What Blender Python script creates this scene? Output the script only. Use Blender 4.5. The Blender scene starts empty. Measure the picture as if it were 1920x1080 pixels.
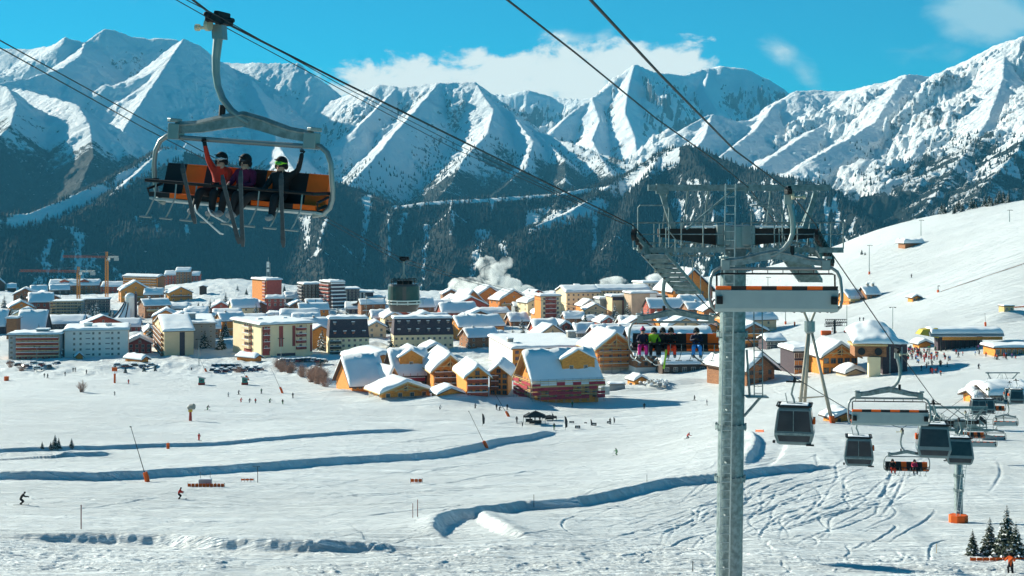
import bpy, bmesh, math, random
import numpy as np
from mathutils import Vector, Matrix, Euler
random.seed(7)
R = math.radians
S = bpy.context.scene
COL = S.collection
# ---------------------------------------------------------------- camera, world, sun
F, CX, V0 = 2667.0, 960.0, 400.0          # focal length, centre column and horizon row in pixels of the photograph
cam = bpy.data.cameras.new('camera'); cam.lens = 50.0; cam.sensor_width = 36.0
cam.shift_y = -(540.0 - V0) / 1920.0
cam.clip_start = 0.5; cam.clip_end = 60000
camo = bpy.data.objects.new('camera', cam); COL.objects.link(camo)
camo.location = (0, 0, 0); camo.rotation_euler = (R(90), 0, 0)
S.camera = camo
SUN_EL, SUN_AZ = 23.0, 146.0              # azimuth measured counter-clockwise from +X
sdir = Vector((math.cos(R(SUN_AZ)) * math.cos(R(SUN_EL)), math.sin(R(SUN_AZ)) * math.cos(R(SUN_EL)), math.sin(R(SUN_EL))))
sl = bpy.data.lights.new('sun', 'SUN'); sl.energy = 5.0; sl.angle = R(0.55); sl.color = (1.0, 0.965, 0.81)
so = bpy.data.objects.new('sun', sl); COL.objects.link(so)
so.rotation_euler = sdir.to_track_quat('Z', 'Y').to_euler(); so.location = (-200, 100, 300)
S.view_settings.view_transform = 'Standard'; S.view_settings.look = 'None'
S.view_settings.gamma = 1.0; S.view_settings.use_curve_mapping = False
S.view_settings.exposure = 1.04
W = bpy.data.worlds.new('World'); S.world = W; W.use_nodes = True
S.cycles.volume_step_rate = 1.0
S.cycles.volume_max_steps = 128
S.cycles.max_bounces = 6; S.cycles.volume_bounces = 4
S.cycles.transparent_max_bounces = 12

class NT:
    """small helper to wire shader nodes"""
    def __init__(s, nt): s.nt = nt; s.l = nt.links
    def n(s, typ, **kw):
        nd = s.nt.nodes.new(typ)
        ins = kw.pop('ins', {})
        for k, v in kw.items(): setattr(nd, k, v)
        for k, v in ins.items():
            if isinstance(v, bpy.types.NodeSocket): s.l.new(v, nd.inputs[k])
            else: nd.inputs[k].default_value = v
        return nd
    def math(s, op, a, b=None, c=None, clamp=False):
        nd = s.nt.nodes.new('ShaderNodeMath'); nd.operation = op; nd.use_clamp = clamp
        for i, v in enumerate((a, b, c)):
            if v is None: continue
            if isinstance(v, bpy.types.NodeSocket): s.l.new(v, nd.inputs[i])
            else: nd.inputs[i].default_value = v
        return nd.outputs[0]
    def mix(s, f, a, b):
        nd = s.nt.nodes.new('ShaderNodeMix'); nd.data_type = 'RGBA'
        for i, v in ((0, f), (6, a), (7, b)):
            if isinstance(v, bpy.types.NodeSocket): s.l.new(v, nd.inputs[i])
            else: nd.inputs[i].default_value = v if i == 0 else (*v[:3], 1.0)
        return nd.outputs[2]
    def noise(s, vec, scale, detail=4, rough=0.55, dist=0.0):
        nd = s.nt.nodes.new('ShaderNodeTexNoise')
        nd.inputs['Scale'].default_value = scale; nd.inputs['Detail'].default_value = detail
        nd.inputs['Roughness'].default_value = rough; nd.inputs['Distortion'].default_value = dist
        if vec is not None: s.l.new(vec, nd.inputs['Vector'])
        return nd.outputs['Fac']
    def ramp(s, f, lo, hi, a=0.0, b=1.0):
        nd = s.nt.nodes.new('ShaderNodeMapRange'); nd.interpolation_type = 'SMOOTHSTEP'
        s.l.new(f, nd.inputs[0]); nd.inputs[1].default_value = lo; nd.inputs[2].default_value = hi
        nd.inputs[3].default_value = a; nd.inputs[4].default_value = b
        return nd.outputs[0]

def build_world():
    t = NT(W.node_tree); W.node_tree.nodes.clear()
    out = t.n('ShaderNodeOutputWorld'); bg = t.n('ShaderNodeBackground')
    sky = t.n('ShaderNodeTexSky', sky_type='NISHITA', sun_disc=False, sun_elevation=R(SUN_EL),
              sun_rotation=R(90 - SUN_AZ), altitude=1900.0, air_density=1.0, dust_density=0.3, ozone_density=2.0)
    tint = t.n('ShaderNodeMix', data_type='RGBA', blend_type='MULTIPLY', ins={0: 1.0})
    t.l.new(sky.outputs[0], tint.inputs[6]); tint.inputs[7].default_value = (0.02, 0.86, 1.04, 1)
    # clouds: fixed to directions of the sky, drawn with noise
    tc = t.n('ShaderNodeTexCoord'); sep = t.n('ShaderNodeSeparateXYZ'); t.l.new(tc.outputs['Generated'], sep.inputs[0])
    y = t.math('MAXIMUM', sep.outputs[1], 0.05)
    px = t.math('DIVIDE', sep.outputs[0], y); pz = t.math('DIVIDE', sep.outputs[2], y)
    cmb = t.n('ShaderNodeCombineXYZ'); t.l.new(px, cmb.inputs[0]); t.l.new(t.math('MULTIPLY', pz, 1.5), cmb.inputs[1])
    nz = t.noise(cmb.outputs[0], 30.0, 7, 0.58, 0.25)
    nzs = t.noise(cmb.outputs[0], 9.0, 5, 0.6, 1.0)
    def blob(u, v, ru, rv, ang=0.0, base=0.9, soft=1.0):
        cx, cz = (u - CX) / F, (V0 - v) / F
        dx = t.math('SUBTRACT', px, cx); dz = t.math('SUBTRACT', pz, cz)
        c, s_ = math.cos(ang), math.sin(ang)
        a = t.math('ADD', t.math('MULTIPLY', dx, c / (ru / F)), t.math('MULTIPLY', dz, s_ / (ru / F)))
        b = t.math('ADD', t.math('MULTIPLY', dx, -s_ / (rv / F)), t.math('MULTIPLY', dz, c / (rv / F)))
        d = t.math('SQRT', t.math('ADD', t.math('MULTIPLY', a, a), t.math('MULTIPLY', b, b)))
        return t.math('MULTIPLY', t.math('SUBTRACT', 1.0, d), soft)
    bank = [blob(700, 158, 120, 44, 0, soft=1.3), blob(790, 150, 120, 56, 0.05, soft=1.3), blob(930, 150, 160, 60, 0.0, soft=1.5),
            blob(1060, 140, 170, 66, 0.05, soft=1.5), blob(1215, 125, 130, 58, 0.05, soft=1.3), blob(1290, 118, 70, 34, -0.1), blob(900, 172, 300, 48, 0, soft=1.6)]
    m = bank[0]
    for b in bank[1:]: m = t.math('MAXIMUM', m, b)
    dens = t.ramp(t.math('ADD', m, t.math('MULTIPLY', t.math('SUBTRACT', nz, 0.485), 3.6)), 0.0, 0.55)
    wis = [blob(1070, 72, 75, 22, 0, soft=0.8), blob(1135, 68, 40, 26, 0.4, soft=0.7), blob(1470, 100, 60, 32, -0.5, soft=0.8), blob(1512, 140, 66, 26, -0.9, soft=0.7),
           blob(1850, 32, 150, 66, -0.2, soft=1.9), blob(1790, 22, 90, 40, 0, soft=1.5), blob(1800, 100, 100, 24, 0.1, soft=0.2),
           blob(30, 14, 18, 10, -0.8, soft=0.5), blob(300, 0, 60, 18, 0, soft=.4)]
    w = wis[0]
    for b in wis[1:]: w = t.math('MAXIMUM', w, b)
    wd = t.ramp(t.math('ADD', w, t.math('MULTIPLY', t.math('SUBTRACT', t.math('ADD', t.math('MULTIPLY', nzs, 0.6), t.math('MULTIPLY', nz, 0.4)), 0.5), 3.2)), 0.05, 1.1, 0.0, 0.92)
    cl = t.math('MAXIMUM', dens, wd)
    shade = t.ramp(t.math('ADD', t.math('MULTIPLY', nz, 1.0), t.math('MULTIPLY', m, 0.2)), 0.30, 0.64)
    ccol = t.mix(shade, (4.2, 6.6, 7.4), (9.6, 10.0, 9.2))
    col = t.mix(cl, tint.outputs[2], ccol)
    t.l.new(col, bg.inputs[0]); bg.inputs[1].default_value = 0.050
    t.l.new(bg.outputs[0], out.inputs[0])
build_world()

# ---------------------------------------------------------------- materials
MATS = {}
def pbr(name, col, rough=0.7, metal=0.0, var=0.12, scale=3.0, bump=0.0, col2=None, spec=0.3, emit=None, coord='Object', stretch=(1, 1, 1)):
    if name in MATS: return MATS[name]
    m = bpy.data.materials.new(name); m.use_nodes = True; t = NT(m.node_tree)
    b = m.node_tree.nodes['Principled BSDF']
    b.inputs['Roughness'].default_value = rough; b.inputs['Metallic'].default_value = metal
    b.inputs['Specular IOR Level'].default_value = spec
    tc = t.n('ShaderNodeTexCoord'); mp = t.n('ShaderNodeMapping'); t.l.new(tc.outputs[coord], mp.inputs[0])
    mp.inputs['Scale'].default_value = stretch
    f = t.noise(mp.outputs[0], scale, 5, 0.6)
    c2 = col2 or tuple(c * (1 - var * 2) for c in col)
    fr = t.ramp(f, 0.3, 0.72)
    t.l.new(t.mix(fr, c2, col), b.inputs['Base Color'])
    if bump:
        bp = t.n('ShaderNodeBump', ins={'Strength': 0.5, 'Distance': bump, 'Height': f}); t.l.new(bp.outputs[0], b.inputs['Normal'])
    if emit:
        b.inputs['Emission Color'].default_value = (*col, 1); b.inputs['Emission Strength'].default_value = emit
    MATS[name] = m; return m

def snow_mat(name='snow', scale=1.0, tracks=False):
    if name in MATS: return MATS[name]
    m = bpy.data.materials.new(name); m.use_nodes = True; t = NT(m.node_tree)
    b = m.node_tree.nodes['Principled BSDF']; b.inputs['Roughness'].default_value = 0.65
    b.inputs['Specular IOR Level'].default_value = 0.25
    tc = t.n('ShaderNodeTexCoord'); co = tc.outputs['Object']
    f = t.noise(co, 0.35 * scale, 6, 0.6)
    t.l.new(t.mix(f, (0.80, 0.83, 0.84), (0.93, 0.94, 0.93)), b.inputs['Base Color'])
    h = t.math('MULTIPLY', t.noise(co, 1.2 * scale, 6, 0.7), 0.12)
    bp = t.n('ShaderNodeBump', ins={'Strength': 0.7, 'Distance': 1.0, 'Height': h}); t.l.new(bp.outputs[0], b.inputs['Normal'])
    MATS[name] = m; return m

# ---------------------------------------------------------------- objects
def P(u, v, Y): return Vector(((u - CX) * Y / F, Y, (V0 - v) * Y / F))
def px(n, Y): return n * Y / F            # length of n picture pixels at distance Y

def setp(o, label=None, cat=None, group=None, kind=None):
    if label: o['label'] = label
    if cat: o['category'] = cat
    if group: o['group'] = group
    if kind: o['kind'] = kind
    return o
def empty(name, loc=(0, 0, 0), rz=0.0, label=None, cat=None, group=None):
    o = bpy.data.objects.new(name, None); COL.objects.link(o); o.empty_display_size = 0.3
    o.location = loc; o.rotation_euler = (0, 0, rz)
    return setp(o, label, cat, group)

class MB:
    """collects shapes, builds ONE mesh object"""
    def __init__(s): s.v = []; s.f = []; s.m = []
    def add(s, vs, fs, mi=0, M=None):
        b = len(s.v)
        for p in vs:
            p = Vector(p)
            if M is not None: p = M @ p
            s.v.append(p)
        for f in fs: s.f.append(tuple(i + b for i in f)); s.m.append(mi)
        return s
    def box(s, lo, hi, mi=0, M=None):
        x0, y0, z0 = lo; x1, y1, z1 = hi
        vs = [(x0, y0, z0), (x1, y0, z0), (x1, y1, z0), (x0, y1, z0), (x0, y0, z1), (x1, y0, z1), (x1, y1, z1), (x0, y1, z1)]
        return s.add(vs, [(3, 2, 1, 0), (4, 5, 6, 7), (0, 1, 5, 4), (1, 2, 6, 5), (2, 3, 7, 6), (3, 0, 4, 7)], mi, M)
    def cbox(s, c, d, mi=0, M=None):
        return s.box((c[0] - d[0] / 2, c[1] - d[1] / 2, c[2] - d[2] / 2), (c[0] + d[0] / 2, c[1] + d[1] / 2, c[2] + d[2] / 2), mi, M)
    def tube(s, pts, r, seg=8, mi=0, M=None, cap=True):
        pts = [Vector(p) for p in pts]; n = len(pts)
        rs = r if isinstance(r, (list, tuple)) else [r] * n
        vs = []; fs = []; up = None
        for i, p in enumerate(pts):
            d = (pts[min(i + 1, n - 1)] - pts[max(i - 1, 0)])
            d = d.normalized() if d.length > 1e-9 else Vector((0, 0, 1))
            if up is None:
                up = Vector((0, 0, 1)) if abs(d.z) < 0.9 else Vector((0, 1, 0))
            a = d.cross(up)
            if a.length < 1e-4: a = d.cross(Vector((1, 0, 0)))
            a.normalize(); bb = a.cross(d); up = bb
            for k in range(seg):
                an = 2 * math.pi * k / seg
                vs.append(p + (a * math.cos(an) + bb * math.sin(an)) * rs[i])
        for i in range(n - 1):
            for k in range(seg):
                k2 = (k + 1) % seg
                fs.append((i * seg + k, i * seg + k2, (i + 1) * seg + k2, (i + 1) * seg + k))
        if cap: fs.append(tuple(range(seg))[::-1]); fs.append(tuple((n - 1) * seg + k for k in range(seg)))
        return s.add(vs, fs, mi, M)
    def beam(s, a, b, w, h, mi=0, M=None):
        """box section bar from a to b, w across, h in height"""
        a = Vector(a); b = Vector(b); d = (b - a).normalized()
        up = Vector((0, 0, 1)) if abs(d.z) < 0.95 else Vector((0, 1, 0))
        x = d.cross(up).normalized(); z = x.cross(d)
        vs = []
        for p in (a, b):
            for sx, sz in ((-1, -1), (1, -1), (1, 1), (-1, 1)): vs.append(p + x * (w / 2 * sx) + z * (h / 2 * sz))
        return s.add(vs, [(0, 1, 2, 3), (7, 6, 5, 4), (0, 4, 5, 1), (1, 5, 6, 2), (2, 6, 7, 3), (3, 7, 4, 0)], mi, M)
    def prism(s, poly, y0, y1, mi=0, M=None):
        """poly in x,z extruded along y"""
        n = len(poly)
        vs = [(p[0], y0, p[1]) for p in poly] + [(p[0], y1, p[1]) for p in poly]
        fs = [tuple(range(n)), tuple(range(2 * n - 1, n - 1, -1))]
        for i in range(n): j = (i + 1) % n; fs.append((i, i + n, j + n, j))
        return s.add(vs, fs, mi, M)
    def prism_z(s, poly, z0, z1, mi=0, M=None):
        n = len(poly)
        vs = [(p[0], p[1], z0) for p in poly] + [(p[0], p[1], z1) for p in poly]
        fs = [tuple(range(n))[::-1], tuple(range(n, 2 * n))]
        for i in range(n): j = (i + 1) % n; fs.append((i, j, j + n, i + n))
        return s.add(vs, fs, mi, M)
    def ball(s, c, r, seg=10, rings=7, mi=0, M=None):
        rx, ry, rz = r if isinstance(r, (list, tuple)) else (r, r, r)
        vs = [(c[0], c[1], c[2] - rz)]; fs = []
        for i in range(1, rings):
            th = math.pi * i / rings
            for k in range(seg):
                an = 2 * math.pi * k / seg
                vs.append((c[0] + rx * math.sin(th) * math.cos(an), c[1] + ry * math.sin(th) * math.sin(an), c[2] - rz * math.cos(th)))
        vs.append((c[0], c[1], c[2] + rz)); top = len(vs) - 1
        for k in range(seg): fs.append((0, 1 + (k + 1) % seg, 1 + k))
        for i in range(rings - 2):
            for k in range(seg):
                a = 1 + i * seg; k2 = (k + 1) % seg
                fs.append((a + k, a + k2, a + seg + k2, a + seg + k))
        a = 1 + (rings - 2) * seg
        for k in range(seg): fs.append((a + k, a + (k + 1) % seg, top))
        return s.add(vs, fs, mi, M)
    def mesh(s, name, mats, smooth=False):
        me = bpy.data.meshes.new(name); me.from_pydata([tuple(p) for p in s.v], [], s.f)
        for m in (mats if isinstance(mats, (list, tuple)) else [mats]): me.materials.append(m)
        me.polygons.foreach_set('material_index', s.m)
        if smooth: me.polygons.foreach_set('use_smooth', [True] * len(s.f))
        me.update(); return me
    def build(s, name, mats, parent=None, smooth=False, bevel=0.0, loc=None, rz=None):
        o = bpy.data.objects.new(name, s.mesh(name, mats, smooth)); COL.objects.link(o)
        if parent is not None: o.parent = parent
        if loc is not None: o.location = loc
        if rz is not None: o.rotation_euler = (0, 0, rz)
        if bevel:
            md = o.modifiers.new('bevel', 'BEVEL'); md.width = bevel; md.segments = 2; md.limit_method = 'ANGLE'
        return o
def inst(name, mesh, parent=None, loc=(0, 0, 0), rz=0.0, scale=None):
    o = bpy.data.objects.new(name, mesh); COL.objects.link(o)
    if parent is not None: o.parent = parent
    o.location = loc; o.rotation_euler = (0, 0, rz)
    if scale: o.scale = scale
    return o
def copy_tree(o, parent=None):
    c = o.copy(); COL.objects.link(c)
    if parent is not None: c.parent = parent
    for ch in list(o.children): copy_tree(ch, c)
    return c
# ================================================================ noise
def _perm(seed):
    rs = np.random.RandomState(seed); return rs.permutation(4096).astype(np.int64), rs.rand(4096).astype(np.float32) * 2 * np.pi
_PERMS = {}
def perlin(x, y, seed=0):
    if seed not in _PERMS: _PERMS[seed] = _perm(seed)
    p, g = _PERMS[seed]
    xi = np.floor(x).astype(np.int64); yi = np.floor(y).astype(np.int64)
    xf = (x - xi).astype(np.float32); yf = (y - yi).astype(np.float32)
    def grad(ix, iy, dx, dy):
        a = g[p[(p[ix & 4095] + iy) & 4095]]
        return np.cos(a) * dx + np.sin(a) * dy
    u = xf * xf * xf * (xf * (xf * 6 - 15) + 10); v = yf * yf * yf * (yf * (yf * 6 - 15) + 10)
    n00 = grad(xi, yi, xf, yf); n10 = grad(xi + 1, yi, xf - 1, yf)
    n01 = grad(xi, yi + 1, xf, yf - 1); n11 = grad(xi + 1, yi + 1, xf - 1, yf - 1)
    return ((n00 * (1 - u) + n10 * u) * (1 - v) + (n01 * (1 - u) + n11 * u) * v) * 1.4
def fbm(x, y, seed=0, octv=5, gain=0.5, lac=2.03):
    a = 1.0; s = 0; t = 0
    for o in range(octv):
        s = s + a * perlin(x, y, seed + o); t += a; a *= gain; x = x * lac + 17.3; y = y * lac - 9.1
    return s / t * 1.6
def ridged(x, y, seed=0, octv=5, gain=0.5, lac=2.1):
    a = 1.0; s = 0; t = 0
    for o in range(octv):
        n = 1 - np.abs(perlin(x, y, seed + o)) * 2; s = s + a * n; t += a; a *= gain; x = x * lac + 31.7; y = y * lac + 11.9
    return s / t
def sstep(x, a, b):
    t = np.clip((x - a) / (b - a), 0, 1); return t * t * (3 - 2 * t)

def grid_object(name, X, Y, Z, mat, attrs=None):
    nr, nc = X.shape
    me = bpy.data.meshes.new(name)
    co = np.stack([X, Y, Z], -1).reshape(-1, 3).astype(np.float32)
    i = np.arange(nr * nc).reshape(nr, nc)
    q = np.stack([i[:-1, :-1], i[:-1, 1:], i[1:, 1:], i[1:, :-1]], -1).reshape(-1, 4).astype(np.int32)
    nf = len(q)
    me.vertices.add(len(co)); me.vertices.foreach_set('co', co.ravel())
    me.loops.add(nf * 4); me.loops.foreach_set('vertex_index', q.ravel())
    me.polygons.add(nf); me.polygons.foreach_set('loop_start', np.arange(0, nf * 4, 4, dtype=np.int32))
    me.polygons.foreach_set('use_smooth', np.ones(nf, dtype=bool))
    for k, a in (attrs or {}).items():
        at = me.attributes.new(k, 'FLOAT', 'POINT'); at.data.foreach_set('value', a.ravel().astype(np.float32))
    me.materials.append(mat); me.update(calc_edges=True)
    o = bpy.data.objects.new(name, me); COL.objects.link(o); return o

# ================================================================ near ground (pistes, village plateau, ski hill)
# control points: picture column, picture row, distance
GC = [(-200,1260,20),(960,1300,20),(2100,1260,20),
 (-150,1150,60),(500,1150,60),(960,1150,60),(1375,1150,60),(1900,1150,60),
 (-200,1075,105),(0,1080,106),(480,1080,105),(960,1080,105),(1440,1080,105),(1900,1085,105),(2100,1080,105),
 (0,1010,125),(480,1005,128),(960,1000,130),(1440,1010,128),(1900,1030,122),
 (-150,950,165),(40,950,165),(480,946,182),(960,945,185),(1400,955,165),(1800,985,150),(2100,980,150),
 (0,890,225),(480,890,225),(960,885,245),(1400,880,220),(1800,905,190),
 (0,830,310),(370,826,335),(700,830,325),(1160,855,320),(1450,800,300),(1580,800,290),(1880,835,255),(2100,830,250),
 (0,760,430),(350,765,420),(700,772,425),(1060,752,452),(1300,752,440),(1550,735,405),(1740,760,330),(1900,750,330),
 (0,700,560),(280,692,570),(550,700,555),(760,708,520),(960,712,520),(1150,712,520),(1400,705,480),(1600,690,455),(1740,695,424),(1900,685,410),
 (0,668,660),(200,660,680),(480,664,650),(700,660,670),(900,668,650),(1100,665,640),(1300,660,600),(1500,655,540),(1700,650,490),(1900,640,470),
 (0,610,850),(200,610,850),(450,612,840),(700,606,860),(900,606,860),(1100,600,850),(1300,590,800),(1500,590,690),(1700,590,600),(1920,570,560),(2150,560,540),
 (0,565,1040),(200,566,1030),(420,545,1060),(620,563,1040),(830,562,1040),(1000,566,1010),(1200,556,950),(1400,548,850),(1560,525,760),(1740,490,720),(1920,455,680),(2150,430,640),
 (-200,545,1250),(0,548,1230),(200,552,1240),(430,524,1180),(560,540,1200),(760,548,1230),(1000,550,1200),(1200,540,1080),(1400,518,980),
 (1560,470,930),(1650,436,900),(1780,405,860),(1920,382,830),(2150,345,800)]
GP = np.array([((u - CX) * Y / F, Y, (V0 - v) * Y / F) for u, v, Y in GC])
def _uvw(x, y): return np.stack([x / (np.abs(y) + 60) * 5.0, np.log(np.abs(y) + 60) * 2.2], -1)
def _tps_fit():
    A = _uvw(GP[:, 0], GP[:, 1]); d = np.linalg.norm(A[:, None] - A[None], axis=2)
    K = np.where(d > 0, d * d * np.log(d + 1e-12), 0) + np.eye(len(A)) * 0.004
    Pm = np.hstack([np.ones((len(A), 1)), A]); n = len(A)
    L = np.zeros((n + 3, n + 3)); L[:n, :n] = K; L[:n, n:] = Pm; L[n:, :n] = Pm.T
    # fit the slope angle z/y, which varies smoothly
    return A, np.linalg.solve(L, np.concatenate([GP[:, 2] / (GP[:, 1] + 0.0), np.zeros(3)]))
_TA, _TW = _tps_fit()
def ground_base(x, y):
    x = np.asarray(x, dtype=np.float64); y = np.asarray(y, dtype=np.float64); sh = x.shape
    q = _uvw(x.ravel(), y.ravel()); out = np.full(len(q), _TW[-3])
    out += q @ _TW[-2:]
    for i in range(len(_TA)):
        d2 = ((q - _TA[i]) ** 2).sum(1)
        out += _TW[i] * 0.5 * d2 * np.log(d2 + 1e-12)
    return (out * y.ravel()).reshape(sh)
# crest beyond which the plateau and the ski hill drop to the valley, by u
EDGE = np.array([(-400,1290),(0,1270),(430,1210),(560,1235),(760,1270),(1000,1240),(1200,1120),(1400,1010),(1560,945),(1650,912),(1780,872),(1920,842),(2300,800)], float)
def edge_y(x, y):
    u = CX + F * x / np.maximum(y, 1.0); return np.interp(u, EDGE[:, 0], EDGE[:, 1])

# snow banks and cuttings: picture polyline, height (m), reach of the raised side (m)
BANKS = [
 ([(-60,901),(60,901),(180,899),(250,896),(330,889),(420,884),(500,880),(640,872),(780,862),(860,850),(940,832),(1010,818),(1050,808)], 1.05, 26),
 ([(-60,851),(80,848),(200,844),(330,838),(470,832),(600,822),(720,812),(800,808)], 0.7, 18),
 ([(130,862),(180,860),(215,853)], 0.7, 10),
 ([(20,860),(60,861),(85,857)], 0.4, 10),
 ([(1600,874),(1450,890),(1340,908),(1250,918),(1160,938),(1080,952),(980,955),(900,962),(850,972),(820,985),(812,1000),(838,1022)], 1.0, 9),
 ([(-60,1012),(60,1013),(160,1016),(300,1020),(420,1028),(560,1034),(700,1033),(840,1026)], 0.8, 8),
 ([(900,960),(912,978),(940,996),(975,1010),(1008,1028)], 0.75, 5),
 ([(1405,812),(1418,828),(1412,850),(1392,874)], 1.0, 7),
 ([(1458,806),(1470,830),(1455,858),(1425,885)], -0.45, 7),
]
_BK = []
def _bank_lines():
    for pl, h, L in BANKS:
        pts = []
        for (u, v) in pl:
            # march the picture ray to the base ground
            Ys = np.linspace(60, 700, 2600); z = ground_base((u - CX) * Ys / F, Ys); r = (V0 - v) * Ys / F
            k = int(np.argmax(r <= z)); pts.append(((u - CX) * Ys[k] / F, Ys[k]))
        _BK.append((np.array(pts), h, L))
_bank_lines()
def _poly_sd(x, y, pts):
    """distance, side sign (far side positive) and end fade for a polyline"""
    best = np.full(x.shape, 1e9); sgn = np.zeros(x.shape); sarc = np.zeros(x.shape); acc = 0
    for i in range(len(pts) - 1):
        a = pts[i]; b = pts[i + 1]; d = b - a; ln = np.hypot(*d)
        t = np.clip(((x - a[0]) * d[0] + (y - a[1]) * d[1]) / ln ** 2, 0, 1)
        qx = x - a[0] - t * d[0]; qy = y - a[1] - t * d[1]; dist = np.hypot(qx, qy)
        s = np.sign((d[0] * (y - a[1]) - d[1] * (x - a[0]))) * (1 if pts[-1][0] > pts[0][0] else -1)
        m = dist < best
        best = np.where(m, dist, best); sgn = np.where(m, s, sgn); sarc = np.where(m, acc + t * ln, sarc); acc += ln
    return best, sgn, sarc, acc
MOUNDS = []   # (x, y, rx, ry, h)
def mound(u, v, rx, ry, h):
    Ys = np.linspace(90, 1250, 2400); x = (u - CX) * Ys / F; k = int(np.argmax((V0 - v) * Ys / F <= ground_base(x, Ys))); MOUNDS.append((x[k], Ys[k], rx, ry, h))
for a_ in [(862, 757, 22, 8, 2.6), (716, 752, 8, 5, 1.6), (530, 686, 12, 5, 2.2), (505, 692, 9, 5, 2.4), (590, 684, 14, 5, 1.8), (330, 690, 14, 6, 2.0), (180, 694, 16, 6, 1.8), (90, 692, 12, 6, 1.6), (1260, 724, 14, 6, 2.2),
           (1185, 735, 8, 4, 1.2), (980, 757, 8, 4, 1.4), (640, 738, 9, 5, 1.6), (1890, 600, 16, 8, 3.5), (250, 640, 20, 9, 2.5), (700, 650, 16, 8, 2.2), (1010, 640, 18, 9, 2.5)]: mound(*a_)
def ground_full(x, y, detail=True):
    z = ground_base(x, y)
    for pts, h, L in _BK:
        lo = pts.min(0) - L * 3; hi = pts.max(0) + L * 3
        m = (x > lo[0]) & (x < hi[0]) & (y > lo[1]) & (y < hi[1])
        if not np.any(m): continue
        xs = x[m]; ys = y[m]
        jx = xs + 0.2 * perlin(xs * 0.4, ys * 0.4, 3); jy = ys + 0.35 * perlin(xs * 0.2, ys * 0.2, 5) + 0.12 * perlin(xs * 1.1, ys * 1.1, 6)
        d, s, arc, tot = _poly_sd(jx, jy, pts)
        sd = d * s
        fade = sstep(arc, 0.0, min(12, tot * 0.25)) * (1 - sstep(arc, tot - min(12, tot * 0.25), tot))
        if pts[0][0] < -50: fade = (1 - sstep(arc, tot - 12, tot))
        prof = sstep(sd, -1.1, 0.15) * np.exp(-np.maximum(sd, 0) / L)
        prof = prof + 0.22 * np.exp(-((sd - 0.5) / 0.9) ** 2)
        z[m] += h * prof * fade
    for (mx, my, rx, ry, h) in MOUNDS:
        r2 = ((x - mx) / rx) ** 2 + ((y - my) / ry) ** 2
        z = z + h * np.exp(-r2 * 1.6)
    if detail:
        near = 1 - sstep(y, 112, 134)
        z = z + 0.10 * fbm(x / 3.1, y / 6.0, 11, 4) * (1 - 0.6 * sstep(y, 200, 600))
        # churned snow in the foreground
        ch = near * (0.30 * ridged(x / 4.6 + 0.4 * perlin(x, y, 4), y / 5.5, 21, 5, 0.62) * sstep(fbm(x / 14, y / 9, 31, 3), -0.6, 0.1))
        z = z + ch
        # moguls and soft undulation
        z = z + 0.5 * fbm(x / 38, y / 60, 41, 3) * sstep(y, 60, 160)
        z = z + 0.9 * fbm(x / 8, y / 12, 45, 4) * sstep(y, 500, 570) * (1 - sstep(x, 60, 140))
    # ski tracks: thin grooves, strongest on the open slope at the right and in the middle
    return z
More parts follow.
